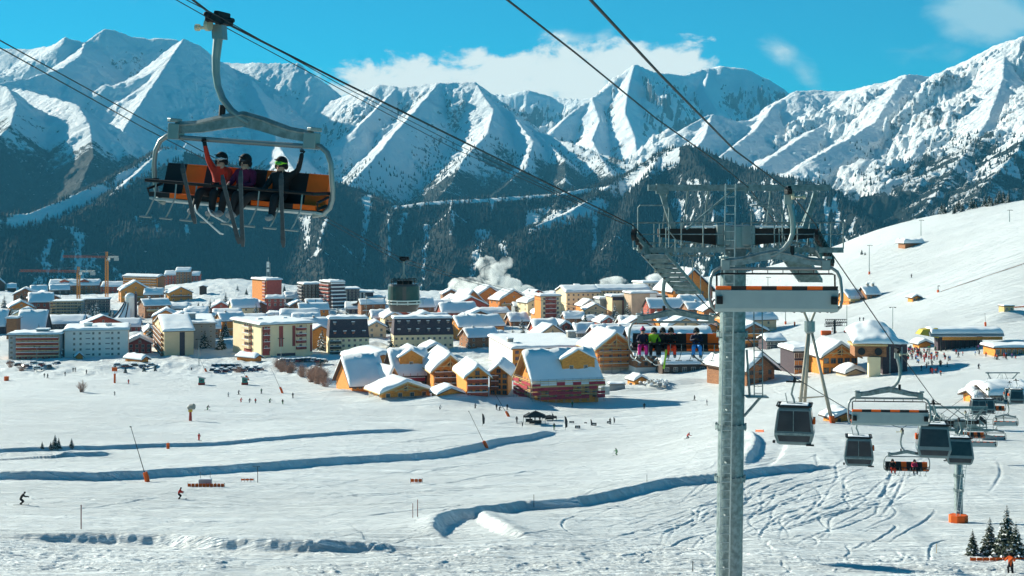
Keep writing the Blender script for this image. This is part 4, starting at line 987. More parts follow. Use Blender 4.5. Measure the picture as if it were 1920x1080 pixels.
bldg('five-storey orange apartment house with timber balconies on the left skyline', 'apartment block', 254, 296, 309, 545, 520, M_BROWN, 62, roof='gy', pitch=0.3, floors=5, cl=0, lwall=M_ORANGE, snow=0.9, balc=[('l', 0.02, 0.98, 0, 4, M_OCHRE)], depth=36)
bldg('pale brown block joined behind the orange apartment house', 'apartment block', 305, 309, 334, 536, 516, M_RED, 6, roof='gx', pitch=0.4, floors=4, cf=4, snow=0.8, depth=14)
bldg('tallest brown block of the group on the left skyline', 'apartment block', 326, 330, 356, 534, 510, M_BROWN, 6, roof='gx', pitch=0.4, floors=5, cf=4, snow=0.8, depth=14, lwall=M_OCHRE)
bldg('low brown block at the right end of the skyline group', 'apartment block', 352, 355, 373, 529, 517, M_RED, 4, roof='gx', pitch=0.45, floors=3, cf=3, snow=0.8, depth=12)
bldg('dark wooden cabin standing alone on the snowy knoll', 'hut', 371, 374, 387, 552, 538, M_DARKW, 10, roof='gy', pitch=0.3, floors=1, snow=0.3, depth=7)
bldg('long low grey building buried in snow right of the church', 'long building', 262, 268, 352, 590, 580, M_GREY, 6, roof='gx', pitch=0.2, floors=1, cf=9, snow=1.8, depth=18, name='long_building')
bldg('low building with ochre end wall below the church', 'long building', 280, 303, 345, 605, 594, M_GREY, 20, roof='flat', floors=1, lwall=M_ORANGE, snow=1.5, depth=26, name='long_building')
bldg('yellow-ended long chalet right of the low building below the church', 'chalet', 336, 346, 388, 604, 592, M_OCHRE, 12, roof='gx', pitch=0.4, floors=1, cf=5, lwall=M_ORANGE, snow=1.3, depth=14)
bldg('red house with chalky snow roof under the white apartment block corner', 'house', 232, 240, 284, 662, 645, M_REDP, 14, roof='gy', pitch=0.5, floors=2, cf=4, snow=1.0, depth=16, name='house')
bldg('yellow gabled house standing between the white and the tan blocks', 'house', 267, 272, 290, 636, 622, M_OCHRE, 18, roof='gy', pitch=0.9, floors=2, cf=2, snow=0.8, depth=16, name='house')
bldg('flat snowy roof house with red gable behind the white apartment block', 'house', 196, 202, 262, 622, 614, M_REDP, 12, roof='gx', pitch=0.35, floors=1, cf=5, snow=1.3, depth=18, name='house')
bldg('brown gabled house with a snowy terrace above the white apartment block', 'house', 134, 140, 178, 616, 606, M_BROWN, 12, roof='gy', pitch=0.45, floors=1, cf=2, snow=1.2, depth=16, name='house')
for a in [
 ('red gabled chalet at the left of the mid row', 392, 397, 432, 588, 577, M_RED, 'gy'), ('dark red chalet second in the mid row', 420, 424, 448, 585, 575, M_REDP, 'gy'),
 ('orange gabled chalet third in the mid row', 441, 446, 470, 589, 577, M_ORANGE, 'gy'), ('grey-green roofed chalet fourth in the mid row', 468, 472, 506, 587, 577, M_BROWN, 'gy'),
 ('pale chalet with brown gable fifth in the mid row', 504, 508, 542, 585, 576, M_TAN, 'gy'), ('brown chalet with snow-laden roof sixth in the mid row', 540, 544, 575, 583, 574, M_BROWN, 'gy'),
 ('small timber chalet seventh in the mid row', 572, 576, 606, 586, 576, M_TAN, 'gx')]:
    bldg(a[0], 'chalet', a[1], a[2], a[3], a[4], a[5], a[6], 16, roof=a[7], pitch=0.55, floors=2, cf=3, snow=0.9, depth=15, win=(1.0, 1.0), group='mid row of gabled chalets')
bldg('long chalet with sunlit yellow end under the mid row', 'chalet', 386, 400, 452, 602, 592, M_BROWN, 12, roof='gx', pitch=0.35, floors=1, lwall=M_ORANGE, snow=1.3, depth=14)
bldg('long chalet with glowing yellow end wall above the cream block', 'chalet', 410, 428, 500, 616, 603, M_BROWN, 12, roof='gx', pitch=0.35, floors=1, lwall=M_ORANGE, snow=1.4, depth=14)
bldg('flat-roofed terrace building covered with snow behind the cream block', 'long building', 490, 500, 615, 600, 592, M_CREAM, 6, floors=1, snow=1.6, depth=22, name='long_building')
bldg('cream wing behind the cream block with a snow-covered car deck', 'long building', 565, 572, 640, 622, 609, M_CREAM, 8, floors=2, cf=9, snow=1.0, depth=18, name='long_building', win=(1.4, 1.0))
bldg('orange chalet tucked between the cream block and the short mansard block', 'chalet', 586, 600, 615, 642, 626, M_ORANGE, 30, roof='gy', pitch=0.45, floors=2, cf=2, snow=1.1, depth=16)
# orange tower and dark towers
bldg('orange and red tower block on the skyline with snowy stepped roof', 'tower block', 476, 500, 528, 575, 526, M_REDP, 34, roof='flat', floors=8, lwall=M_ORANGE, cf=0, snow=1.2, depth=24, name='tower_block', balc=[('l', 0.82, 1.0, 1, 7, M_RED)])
bldg('low sloping red wing at the foot of the orange tower', 'house', 498, 500, 532, 575, 560, M_REDP, 8, roof='gx', pitch=0.3, floors=2, cf=3, snow=0.9, depth=8, name='house', Y=900)
bldg('dark left block of the stepped hotel with snow-edged terraces', 'hotel', 556, 570, 606, 572, 534, M_DARKW, 20, floors=6, cf=5, snow=1.0, depth=20, name='hotel_block', balc=[('l', 0.1, 0.9, 1, 5, M_SLATE)])
Et, wt, dt, Ht, tt = bldg('tall stepped hotel tower with seven snowy balcony terraces', 'hotel', 602, 620, 645, 578, 530, M_DARKW, 30, floors=7, snow=1.2, depth=18, name='hotel_tower', balc=[('l', 0.05, 0.95, 0, 6, M_RED)])
for k in range(7):
    b = MB(); z = Ht * k / 7 + 1.6; e = 3.0 * (1 - k / 9)
    b.box((-wt / 2 + 0.3, -dt / 2 - e, z - 1.6), (wt / 2 - 0.3 + e * .3, -dt / 2 + 0.2, z), 0); b.box((-wt / 2, -dt / 2 - e - 0.3, z), (wt / 2 + e * .3, -dt / 2 + 0.1, z + 0.75), 1)
    b.build('terrace', [M_SLATE, M_SNOW], Et)
bldg('dark hotel block with white-capped roof right of the tall stepped tower', 'hotel', 641, 646, 674, 574, 543, M_SLATE, 10, floors=5, cf=4, snow=1.0, depth=18, name='hotel_block')
bldg('dark hotel block with two white pillars at the right of the towers', 'hotel', 664, 668, 700, 572, 549, M_SLATE, 8, floors=4, cf=0, snow=0.9, depth=18, name='hotel_block', panels=[('f', 0.18, 0.3, 0, 1, M_WHITE), ('f', 0.4, 0.52, 0, 1, M_WHITE)])
bldg('lowest dark hotel block at the right end beside the big cabin', 'hotel', 686, 690, 722, 572, 559, M_SLATE, 6, floors=2, cf=5, snow=0.9, depth=14, name='hotel_block')
bldg('wide snow-covered hall with shallow gables below the dark towers', 'hall', 640, 648, 735, 588, 580, M_SLATE, 6, roof='gx', pitch=0.35, floors=1, cf=9, snow=1.2, depth=18, name='long_hall', dorm=[(0.35, 12, 3.5, M_SLATE), (0.75, 12, 3.5, M_SLATE)])
# ---------------------------------------------------------------- centre
bldg('orange-ended low chalet beside the hanging cabin', 'chalet', 748, 762, 812, 594, 586, M_BROWN, 14, roof='gx', pitch=0.35, floors=1, lwall=M_ORANGE, snow=1.6, depth=18)
bldg('long red-brown chalet with big smooth snow roof near the steam', 'chalet', 800, 812, 856, 594, 583, M_RED, 10, roof='gx', pitch=0.5, floors=1, cf=5, snow=1.6, depth=20)
bldg('bright orange gabled chalet with snow-laden roof below the steam', 'chalet', 854, 862, 912, 590, 573, M_ORANGE, 30, roof='gy', pitch=0.9, floors=3, cf=3, snow=1.1, depth=18, truss=True)
bldg('ochre chalet with a tall chimney on the skyline below the steam', 'chalet', 912, 918, 955, 578, 565, M_OCHRE, 16, roof='gy', pitch=0.35, floors=1, cf=4, snow=1.0, depth=14, chim=[(0.25, 0.4, 1.8, 3.2)])
bldg('cream house with flat snowy roof beside the bright orange chalet', 'house', 895, 902, 956, 606, 588, M_CREAM, 18, roof='gx', pitch=0.3, floors=2, cf=4, snow=1.0, depth=14, name='house')
bldg('distant grey house on the slope left of the red and cream block', 'house', 962, 965, 992, 590, 575, M_GREY, 10, roof='gx', pitch=0.3, floors=3, cf=4, snow=0.6, depth=12, name='house')
bldg('red and cream apartment block with balconies right of the steam', 'apartment block', 992, 1014, 1052, 609, 556, M_CREAM, 14, floors=6, lwall=M_ORANGE, snow=1.0, depth=14, balc=[('f', 0.22, 0.75, 0, 5, M_RED)], cf=3, panels=[('f', 0.22, 0.75, 0.0, 0.98, M_REDP)], over=0.6)
bldg('large yellow-cream hotel with small square windows and hipped snowy roof', 'hotel', 1052, 1062, 1125, 592, 549, M_CREAM, 14, floors=5, cf=7, cl=0, win=(1.0, 1.1), roof='gx', pitch=0.25, snow=1.1, depth=24, name='hotel', chim=[(0.5, 0.6, 3, 1.5)])
bldg('long cream hotel wing with snow roof on the skyline', 'hotel', 1108, 1122, 1218, 575, 545, M_CREAM, 10, floors=4, cf=14, win=(1.0, 1.0), roof='gx', pitch=0.25, snow=1.1, depth=18, name='hotel', Y=900)
bldg('white balconied block at the right end of the cream hotel wing', 'apartment block', 1200, 1206, 1245, 560, 531, M_WHITE, 20, floors=4, cf=5, snow=1.0, depth=16, balc=[('f', 0.4, 1.0, 1, 3, M_GREY)], Y=930)
bldg('orange-brown chalet with fir tree in front of the yellow-cream hotel', 'chalet', 1086, 1092, 1122, 598, 574, M_ORANGE, 14, roof='gy', pitch=0.6, floors=2, cf=3, snow=1.0, depth=14)
bldg('blue-grey end block left of the tan apartment blocks', 'apartment block', 1121, 1125, 1146, 596, 562, M_GREY, 10, floors=4, snow=1.1, depth=14, cf=0)
bldg('tan apartment block with brown window strip in the centre right', 'apartment block', 1142, 1148, 1182, 598, 557, M_TAN, 12, floors=5, snow=1.0, depth=14, panels=[('f', 0.55, 0.72, 0, 0.98, M_REDP), ('f', 0.02, 0.98, 0.84, 0.99, M_SLATE)])
bldg('plain beige apartment block joined right of the tan block', 'apartment block', 1178, 1184, 1232, 598, 551, pbr('beige_render', (0.62, 0.44, 0.30), 0.85, scale=0.15), 14, floors=5, cf=0, snow=1.0, depth=14, panels=[('f', 0.72, 0.98, 0, 0.99, M_WHITE)])
bldg('dark slate-fronted block right of the beige apartment block', 'apartment block', 1226, 1230, 1264, 588, 556, M_SLATE, 8, floors=4, snow=1.0, depth=14, cf=4, win=(0.9, 0.9))
bldg('large chalet with one long steep white roof slope at the top right of the resort', 'chalet', 1252, 1262, 1336, 568, 543, M_ORANGE, 16, roof='gy', pitch=0.9, floors=2, cf=6, over=2.0, snow=1.2, depth=26, base=M_STONE, Y=830, frame=M_FRAMEW)
bldg('red chalet with big rounded snow roof in front of the red and cream block', 'chalet', 1000, 1004, 1048, 632, 622, M_RED, 12, roof='gx', pitch=0.55, floors=1, cf=4, snow=1.6, depth=16)
bldg('red gabled chalet beside the big rounded snow roof', 'chalet', 1038, 1042, 1080, 632, 618, M_RED, 20, roof='gy', pitch=0.6, floors=2, cf=3, snow=1.2, depth=16)
bldg('dark chalet with a small gable porch under the red and cream block', 'chalet', 1026, 1030, 1052, 603, 594, M_DARKW, 10, roof='gy', pitch=0.45, floors=1, cf=2, snow=0.9, depth=8)
bldg('round-roofed red hut topped with deep snow in the centre', 'hut', 1092, 1098, 1126, 612, 602, M_RED, 10, roof='flat', floors=1, snow=2.2, depth=10, cf=0)
bldg('red chalet with gabled porch right of the round-roofed hut', 'chalet', 1120, 1126, 1156, 615, 605, M_RED, 14, roof='gy', pitch=0.55, floors=1, cf=3, snow=1.1, depth=14)
bldg('snow-buried chalet beneath the tan apartment blocks', 'chalet', 1160, 1166, 1225, 625, 614, M_BROWN, 8, roof='gx', pitch=0.5, floors=1, cf=5, snow=1.6, depth=16)
bldg('ochre log chalet with round snow cap behind the loaded chairlift seat', 'chalet', 1228, 1236, 1286, 618, 605, M_OCHRE, 12, roof='gx', pitch=0.5, floors=1, cf=4, snow=1.5, depth=14)
bldg('golden log house with pale lattice walls left of the pylon', 'chalet', 1305, 1312, 1352, 640, 617, M_OCHRE, 10, roof='gy', pitch=0.4, floors=2, cf=4, snow=1.2, depth=14, balc=[('f', 0.0, 1.0, 1, 1, M_LATH)])
bldg('low chalet with a snowy gable near the foot of the large steep-roofed chalet', 'chalet', 1296, 1300, 1336, 596, 588, M_OCHRE, 12, roof='gy', pitch=0.4, floors=1, cf=3, snow=1.2, depth=14)
# ---------------------------------------------------------------- right of the pylon
bldg('tall log chalet with two balcony floors just right of the pylon', 'chalet', 1385, 1392, 1433, 655, 619, M_BROWN, 10, roof='gy', pitch=0.5, floors=3, cf=3, over=1.6, snow=1.2, depth=16, balc=[('f', 0, 1, 1, 2, M_OCHRE)], frame=M_FRAMEW)
bldg('dark covered terrace with snowy roof beside the tall log chalet', 'shelter', 1434, 1438, 1471, 656, 640, M_SLATE, 6, roof='gx', pitch=0.25, floors=2, cf=5, snow=1.0, depth=12, name='terrace_shelter')
bldg('chalet with outside staircase and steep snow roof by the pylon', 'chalet', 1344, 1400, 1452, 722, 692, M_BROWN, 24, roof='gy', pitch=0.75, floors=2, cf=3, over=1.4, snow=1.2, depth=24, frame=M_FRAMEW)
bldg('glass-fronted restaurant with dark upper floor behind the tripod mast', 'restaurant', 1486, 1490, 1545, 702, 660, M_SLATE, 6, floors=3, cf=8, snow=1.5, depth=16, name='restaurant', win=(1.3, 1.5), panels=[('f', 0, 1, 0.42, 0.6, M_ORANGE), ('f', 0, 1, 0.0, 0.2, M_ORANGE)])
bldg('orange timber restaurant with trussed gable behind the tripod mast', 'restaurant', 1538, 1543, 1608, 704, 668, M_ORANGE, 6, roof='gy', pitch=0.65, floors=2, cf=5, over=1.2, snow=1.1, depth=16, name='restaurant', truss=True, win=(1.6, 1.5), frame=M_FRAMEW)
bldg('snowed-in hut with low roof in front of the lift station', 'hut', 1580, 1586, 1618, 706, 700, M_TAN, 12, roof='gy', pitch=0.4, floors=1, snow=1.3, depth=7)
bldg('lit wooden mountain restaurant with front porch on the ski hill', 'chalet', 1585, 1592, 1628, 571, 558, M_OCHRE, 18, roof='gx', pitch=0.6, floors=2, cf=4, snow=0.8, depth=10, lwall=M_ORANGE, balc=[('f', 0.0, 0.5, 1, 1, M_LATH)])
bldg('brown annex with grey roof joined to the restaurant on the ski hill', 'chalet', 1622, 1625, 1650, 562, 552, M_BROWN, 10, roof='gx', pitch=0.6, floors=1, cf=3, snow=0.5, depth=10, chim=[(0.4, 0.5, 1.0, 1.4), (0.8, 0.5, 1.0, 1.4)])
bldg('brown hut under a long blanket of snow high on the ski hill', 'hut', 1692, 1697, 1728, 467, 457, M_BROWN, 6, roof='flat', floors=1, snow=2.2, depth=10, over=1.2)
bldg('tiny square kiosk with snow cap on the ski hill', 'hut', 1708, 1711, 1725, 566, 558, M_OCHRE, 14, roof='gy', pitch=0.4, floors=1, cf=2, snow=0.6, depth=4, win=(0.8, 0.8))
bldg('small orange hut at the foot of the tripod mast', 'hut', 1560, 1564, 1601, 800, 791, M_ORANGE, 14, roof='gy', pitch=0.4, floors=1, cf=2, snow=0.9, depth=5, win=(0.6, 0.6), frame=M_FRAMEW)
bldg('pale timing cabin on the mound at the right edge', 'hut', 1880, 1883, 1901, 585, 575, M_LATH, 10, floors=1, cf=2, snow=0.3, depth=4, over=0.3, win=(0.9, 0.9))
bldg('orange deck restaurant with flat roof at the right edge behind the crowd', 'restaurant', 1858, 1866, 1960, 668, 653, M_ORANGE, 2, floors=1, cf=9, snow=0.7, depth=10, name='restaurant', win=(1.2, 1.4), over=0.9)
bldg('snow-capped yellow hut behind the gondola cabins at the right', 'hut', 1822, 1830, 1872, 756, 746, M_OCHRE, 6, roof='gx', pitch=.3, floors=1, cf=3, snow=1.0, depth=7, over=1.0)
bldg('small orange kiosk among the crowd of skiers', 'hut', 1719, 1723, 1745, 652, 645, M_OCHRE, 8, roof='gy', pitch=0.4, floors=1, snow=0.8, depth=5)
bldg('tiny orange hut roof sticking out of the snow before the tan block', 'hut', 256, 266, 278, 680, 674, M_ORANGE, 50, roof='gy', pitch=0.6, floors=1, snow=0.9, depth=12)
bldg('little orange hut in front of the white apartment block', 'hut', 138, 142, 149, 673, 668, M_ORANGE, 20, roof='gy', pitch=0.9, floors=1, snow=0.5, depth=5)
bldg('orange garage roof in front of the cream apartment block', 'hut', 468, 478, 490, 678, 671, M_ORANGE, 50, roof='gy', pitch=0.5, floors=1, snow=0.9, depth=12)
bldg('small tower with snowy top in the trees left of the short mansard block', 'house', 330, 334, 362, 640, 628, M_DARKW, 10, roof='gx', pitch=0.3, floors=1, cf=3, snow=1.0, depth=10, name='house')
for a in [
 ('low snowy roof house left of the larch cluster behind the mansard block', 560, 566, 600, 660, 655, M_CREAM), ]:
    pass
for a in [
 ('brown chalet with snow blanket under the yellow-ended chalets', 352, 358, 396, 620, 613, M_BROWN, 'gx', 1.4),
 ('pale house with snow blanket behind the grey block', 392, 396, 440, 628, 620, M_TAN, 'gx', 1.5),
 ('snow-laden house below the long low grey building', 350, 354, 390, 596, 590, M_BROWN, 'gx', 1.2),
 ('small dark chalet right of the orange tower', 532, 536, 562, 568, 560, M_SLATE, 'gx', 1.2),
 ('snow-capped chalet between cream wing and long mansard block', 694, 698, 732, 604, 597, M_TAN, 'gx', 1.3),
 ('chalet with twin chimneys behind the chalet cluster', 752, 756, 792, 676, 664, M_STONE, 'gy', 1.2),
 ('green-gabled house behind the chalet cluster', 792, 796, 838, 668, 658, pbr('green_boards', (0.06, 0.14, 0.13), 0.7), 'gy', 1.2),
 ('snow blanket house between the long mansard block and the ochre hall', 905, 910, 950, 648, 641, M_STONE, 'gx', 1.6),
 ('brown chalet right of the cream house', 952, 958, 992, 612, 603, M_BROWN, 'gx', 1.3),
 ('snowed-under roof beside the red gabled chalet', 1078, 1082, 1120, 632, 625, M_STONE, 'gx', 1.5),
 ('brown chalet with snow roof above the long chalet wing', 1250, 1255, 1300, 634, 624, M_BROWN, 'gy', 1.2),
 ('dark wooden chalet at the foot of the large steep-roofed chalet', 1340, 1344, 1375, 590, 580, M_BROWN, 'gy', 1.2),
 ('snowed-up garage in front of the red and cream block', 1056, 1060, 1092, 606, 600, M_GREY, 'gx', 1.3),
 ]:
    bldg(a[0], 'house' if 'house' in a[0] or 'garage' in a[0] else 'chalet', a[1], a[2], a[3], a[4], a[5], a[6], 14, roof=a[7], pitch=0.5, floors=1, cf=3, snow=a[8], depth=14, win=(1.0, 1.0), name='house' if 'house' in a[0] else 'chalet')

# ---------------------------------------------------------------- church with swept roof
def church():
    C = G(222, 606, 500); Y = C.y; k = Y / F
    E = empty('church', C, 0, 'white church with round tower and swept black-ribbed roof', 'church')
    H = (606 - 549) * k; r = 9.5 * k
    b = MB(); n = 24; cx = 22 * k
    # round tower cut obliquely at the top
    vs = []; fs = []
    for i in range(n):
        an = 2 * math.pi * i / n; x = cx + r * math.cos(an); y = r * math.sin(an)
        vs.append((x, y, -3)); vs.append((x, y, H * 0.80 + H * 0.12 * (1 - ((x - cx) / r) ** 2)))
    for i in range(n): j = (i + 1) % n; fs.append((2 * i, 2 * j, 2 * j + 1, 2 * i + 1))
    fs.append(tuple(2 * i + 1 for i in range(n)))
    b.add(vs, fs); b.build('tower', [M_WHITE], E, smooth=False)
    b = MB(); b.ball((cx, 0, H * 0.86), (r * 1.02, r * 1.02, H * 0.14), 20, 10); b.build('snow_cap', [M_SNOW], E, smooth=True)
    b = MB(); b.box((cx + r * 0.95, -r * 0.35, -3), (cx + r * 1.3, r * 0.35, H * 0.98)); b.build('tower_fin', [M_SLATE], E)
    # swept roof curling down to the left around the tower
    b = MB(); rb = MB(); N = 26; prof = []
    R0 = 52 * k
    for i in range(N + 1):
        an = math.pi * (0.62 + 0.95 * i / N)      # fan from behind left to front right
        row = []
        for j in range(9):
            t_ = j / 8; rad = r * 0.9 + (R0 * (0.45 + 0.55 * math.sin(math.pi * (0.15 + 0.7 * (1 - i / N)))) - r) * t_ ** 1.1
            z = H * 0.74 * (1 - t_) ** 1.7
            row.append((cx + rad * math.cos(an), rad * math.sin(an) * 0.8, z + 0.2))
        prof.append(row)
    vs = [p for row in prof for p in row]; fs = []
    for i in range(N):
        for j in range(8): a = i * 9 + j; fs.append((a, a + 1, a + 10, a + 9))
    b.add(vs, fs); b.add([(x, y, z - 0.5) for x, y, z in vs], [f[::-1] for f in fs]); b.build('swept_roof', [M_SNOW], E, smooth=True)
    for i in range(3, N, 4): rb.tube([(x, y - 0.1, z + 0.25) for x, y, z in prof[i]], 0.35, 5)
    rb.build('roof_ribs', [M_SLATE], E)
church()

# ---------------------------------------------------------------- tower cranes
M_CRANE = pbr('orange_crane_paint', (0.72, 0.30, 0.03), 0.5, var=0.1); M_CRANER = pbr('red_crane_jib', (0.40, 0.12, 0.07), 0.55); M_CONC = pbr('concrete', (0.5, 0.5, 0.48), 0.9)
def lattice(b, a, c, s, n, r=0.09, mi=0):
    a = Vector(a); c = Vector(c); d = (c - a).normalized(); up = Vector((0, 0, 1)) if abs(d.z) < .9 else Vector((0, 1, 0)); x = d.cross(up).normalized(); z = x.cross(d)
    cor = [x * (i * s / 2) + z * (j * s / 2) for i, j in ((-1, -1), (1, -1), (1, 1), (-1, 1))]; L = (c - a).length
    for q in cor: b.beam(a + q, c + q, r * 2, r * 2, mi)
    for k in range(n):
        for f in range(4):
            p0 = a + d * (L * k / n) + cor[f]; p1 = a + d * (L * (k + 1) / n) + cor[(f + 1) % 4]; b.beam(p0, p1, r * 1.3, r * 1.3, mi)
            b.beam(p0, a + d * (L * k / n) + cor[(f + 1) % 4], r * 1.2, r * 1.2, mi)
def crane(label, u, vb, vj, vtop, ul, ur, Y):
    C = GY(u, Y); k = Y / F; H = (V0 - vj) * k - C.z; top = (V0 - vtop) * k - C.z
    E = empty('tower_crane', C, 0, label, 'crane')
    b = MB(); lattice(b, (0, 0, -1), (0, 0, H), 1.8, 22, 0.13); b.build('mast', [M_CRANE], E)
    b = MB(); lattice(b, (0, 0, H), (0, 0, top), 1.1, 4, 0.1); b.build('tower_head', [M_CRANE], E)
    b = MB(); lattice(b, (0.9, 0, H + 0.8), ((ul - u) * k, 0, H + 1.2), 1.3, 26, 0.10); b.build('jib', [M_CRANER], E)
    b = MB(); lattice(b, (0, 0, H + 0.8), ((ur - u) * k, 0, H + 0.8), 1.1, 8, 0.09); b.build('counter_jib', [M_WHITE], E)
    b = MB(); b.box(((ur - u) * k - 3, -1, H - 1.8), ((ur - u) * k, 1, H + 0.3)); b.build('counterweight', [M_CONC], E)
    b = MB(); b.tube([(0, 0, top), ((ul - u) * k * 0.55, 0, H + 1.9)], 0.06, 4); b.tube([(0, 0, top), ((ur - u) * k * 0.8, 0, H + 1.6)], 0.06, 4); b.build('tie_rods', [M_STEEL], E)
    b = MB(); b.box((0.9, -1.2, H - 1.6), (2.4, 0.2, H + 0.3)); b.build('cab', [M_WHITE], E)
crane('taller orange tower crane with white counterweight block', 200, 570, 484, 472, 117, 222, 1030)
crane('shorter orange tower crane whose long red jib reaches left', 147, 590, 511, 500, 37, 178, 960)
# ---------------------------------------------------------------- smaller houses packed between the big ones
def infill():
    taken = []
    for o in COL.objects:
        if o.parent is None and o.type == 'EMPTY' and o.get('category') in ('apartment block', 'chalet', 'house', 'hotel', 'hall', 'tower', 'hut', 'lodge', 'church', 'tower block', 'long building', 'construction site', 'wooden hall', 'restaurant'):
            w = [c for c in o.children if c.name.startswith(('wall', 'tower'))]
            r = 9.0
            if w: bb = [Vector(q) for q in w[0].bound_box]; r = max(bb[6].x - bb[0].x, bb[6].y - bb[0].y) * 0.5
            taken.append((o.location.x, o.location.y, r))
    rs = random.Random(21); mats = [('red', M_RED), ('brown', M_BROWN), ('orange', M_ORANGE), ('tan', M_TAN), ('ochre', M_OCHRE), ('brown', M_BROWN), ('pale', M_CREAM)]; k = 0
    for _ in range(1400):
        if k >= 56: break
        u = rs.uniform(-10, 1380); v = rs.uniform(566, 655) if u < 1000 else rs.uniform(572, 650)
        p = G(u, v, 400); w = rs.uniform(11, 24)
        if 60 < u < 290 and v > 640: continue
        if 168 < u < 262 and 585 < v < 650 or 375 < u < 478 and v < 590 or 80 < u < 210 and v < 600: continue
        if any(math.hypot(p.x - x, p.y - y) < r * 0.85 + w * 0.62 for x, y, r in taken): continue
        col, m = rs.choice(mats); where = 'left of the church' if u < 230 else 'between the church and the dark hotel towers' if u < 600 else 'around the mansard blocks in the centre' if u < 900 else 'in front of the cream hotel'
        pw = w * F / p.y; h = rs.uniform(4.5, 8.5) * F / p.y; rf = rs.choice(['gx', 'gy', 'gy', 'gx'])
        bldg('%s-walled house with thick snow roof %s' % (col, where), 'house', u - 3, u, u + pw, v, v - h, m, rs.uniform(5, 32), roof=rf, pitch=rs.uniform(.4, .65), cf=3, cl=2, snow=rs.choice([.35, .6, .9, 1.2, 1.5]), balc=[('f', .05, .95, 1, 1, rs.choice([M_BROWN, M_LATH]))] if h * p.y / F > 5.5 else (), depth=rs.uniform(11, 16), win=(1.0, 1.1), name='house',
             group='houses packed between the larger buildings', lwall=M_ORANGE if col in ('tan', 'brown') and rs.random() < .4 else None, chim=[(.3, .5, .9, .9)] if rs.random() < .4 else ())
        taken.append((p.x, p.y, w * 0.6)); k += 1
infill()
# ================================================================ ropeway: ropes, pylons, chairs, gondola cabins
M_GALV = pbr('galvanised_steel', (0.27, 0.33, 0.33), 0.5, metal=0.3, scale=5, col2=(0.14, 0.18, 0.18), bump=0.004)
M_GALVL = pbr('pale_galvanised_tube', (0.28, 0.315, 0.31), 0.4, metal=0.45, scale=2.0, var=0.08)
M_LADDER = pbr('bright_galvanised_ladder', (0.50, 0.55, 0.53), 0.45, metal=0.2)
M_SHELL = pbr('grey_seat_shell', (0.30, 0.37, 0.38), 0.5, scale=1.0, var=0.05)
M_ORC = pbr('orange_seat_cushion', (0.90, 0.13, 0.008), 0.6, scale=3, var=0.06)
M_BLC = pbr('black_seat_cushion', (0.018, 0.018, 0.02), 0.6, scale=3)
M_BLACK = pbr('black_rubber', (0.012, 0.012, 0.013), 0.6, scale=3)
M_ROPE = pbr('dark_steel_rope', (0.035, 0.04, 0.04), 0.6, metal=0.3, scale=20)
M_GRIP = pbr('cream_grip_wheel', (0.62, 0.58, 0.42), 0.5)
M_RUST = pbr('brown_crossarm_paint', (0.055, 0.035, 0.03), 0.6, scale=1.5, var=0.2)
M_YEL = pbr('yellow_hazard', (0.6, 0.45, 0.05), 0.6)
M_ORP = pbr('orange_safety_pad', (0.80, 0.12, 0.01), 0.7, scale=2, var=0.08)
M_CAB = pbr('gondola_grey_shell', (0.20, 0.26, 0.27), 0.4, scale=1)
M_CGL = pbr('tinted_glass_painted_reflection', (0.016, 0.022, 0.03), 0.12, spec=0.3, scale=0.9, col2=(0.035, 0.045, 0.055))  # dark tint; the paler noise paints reflections into the panes
M_REDW = pbr('red_wood_stain', (0.40, 0.05, 0.03), 0.7)

def arc(cx, cz, r, a0, a1, n, y=0.0):
    return [(cx + r * math.cos(R(a0 + (a1 - a0) * i / n)), y, cz + r * math.sin(R(a0 + (a1 - a0) * i / n))) for i in range(n + 1)]

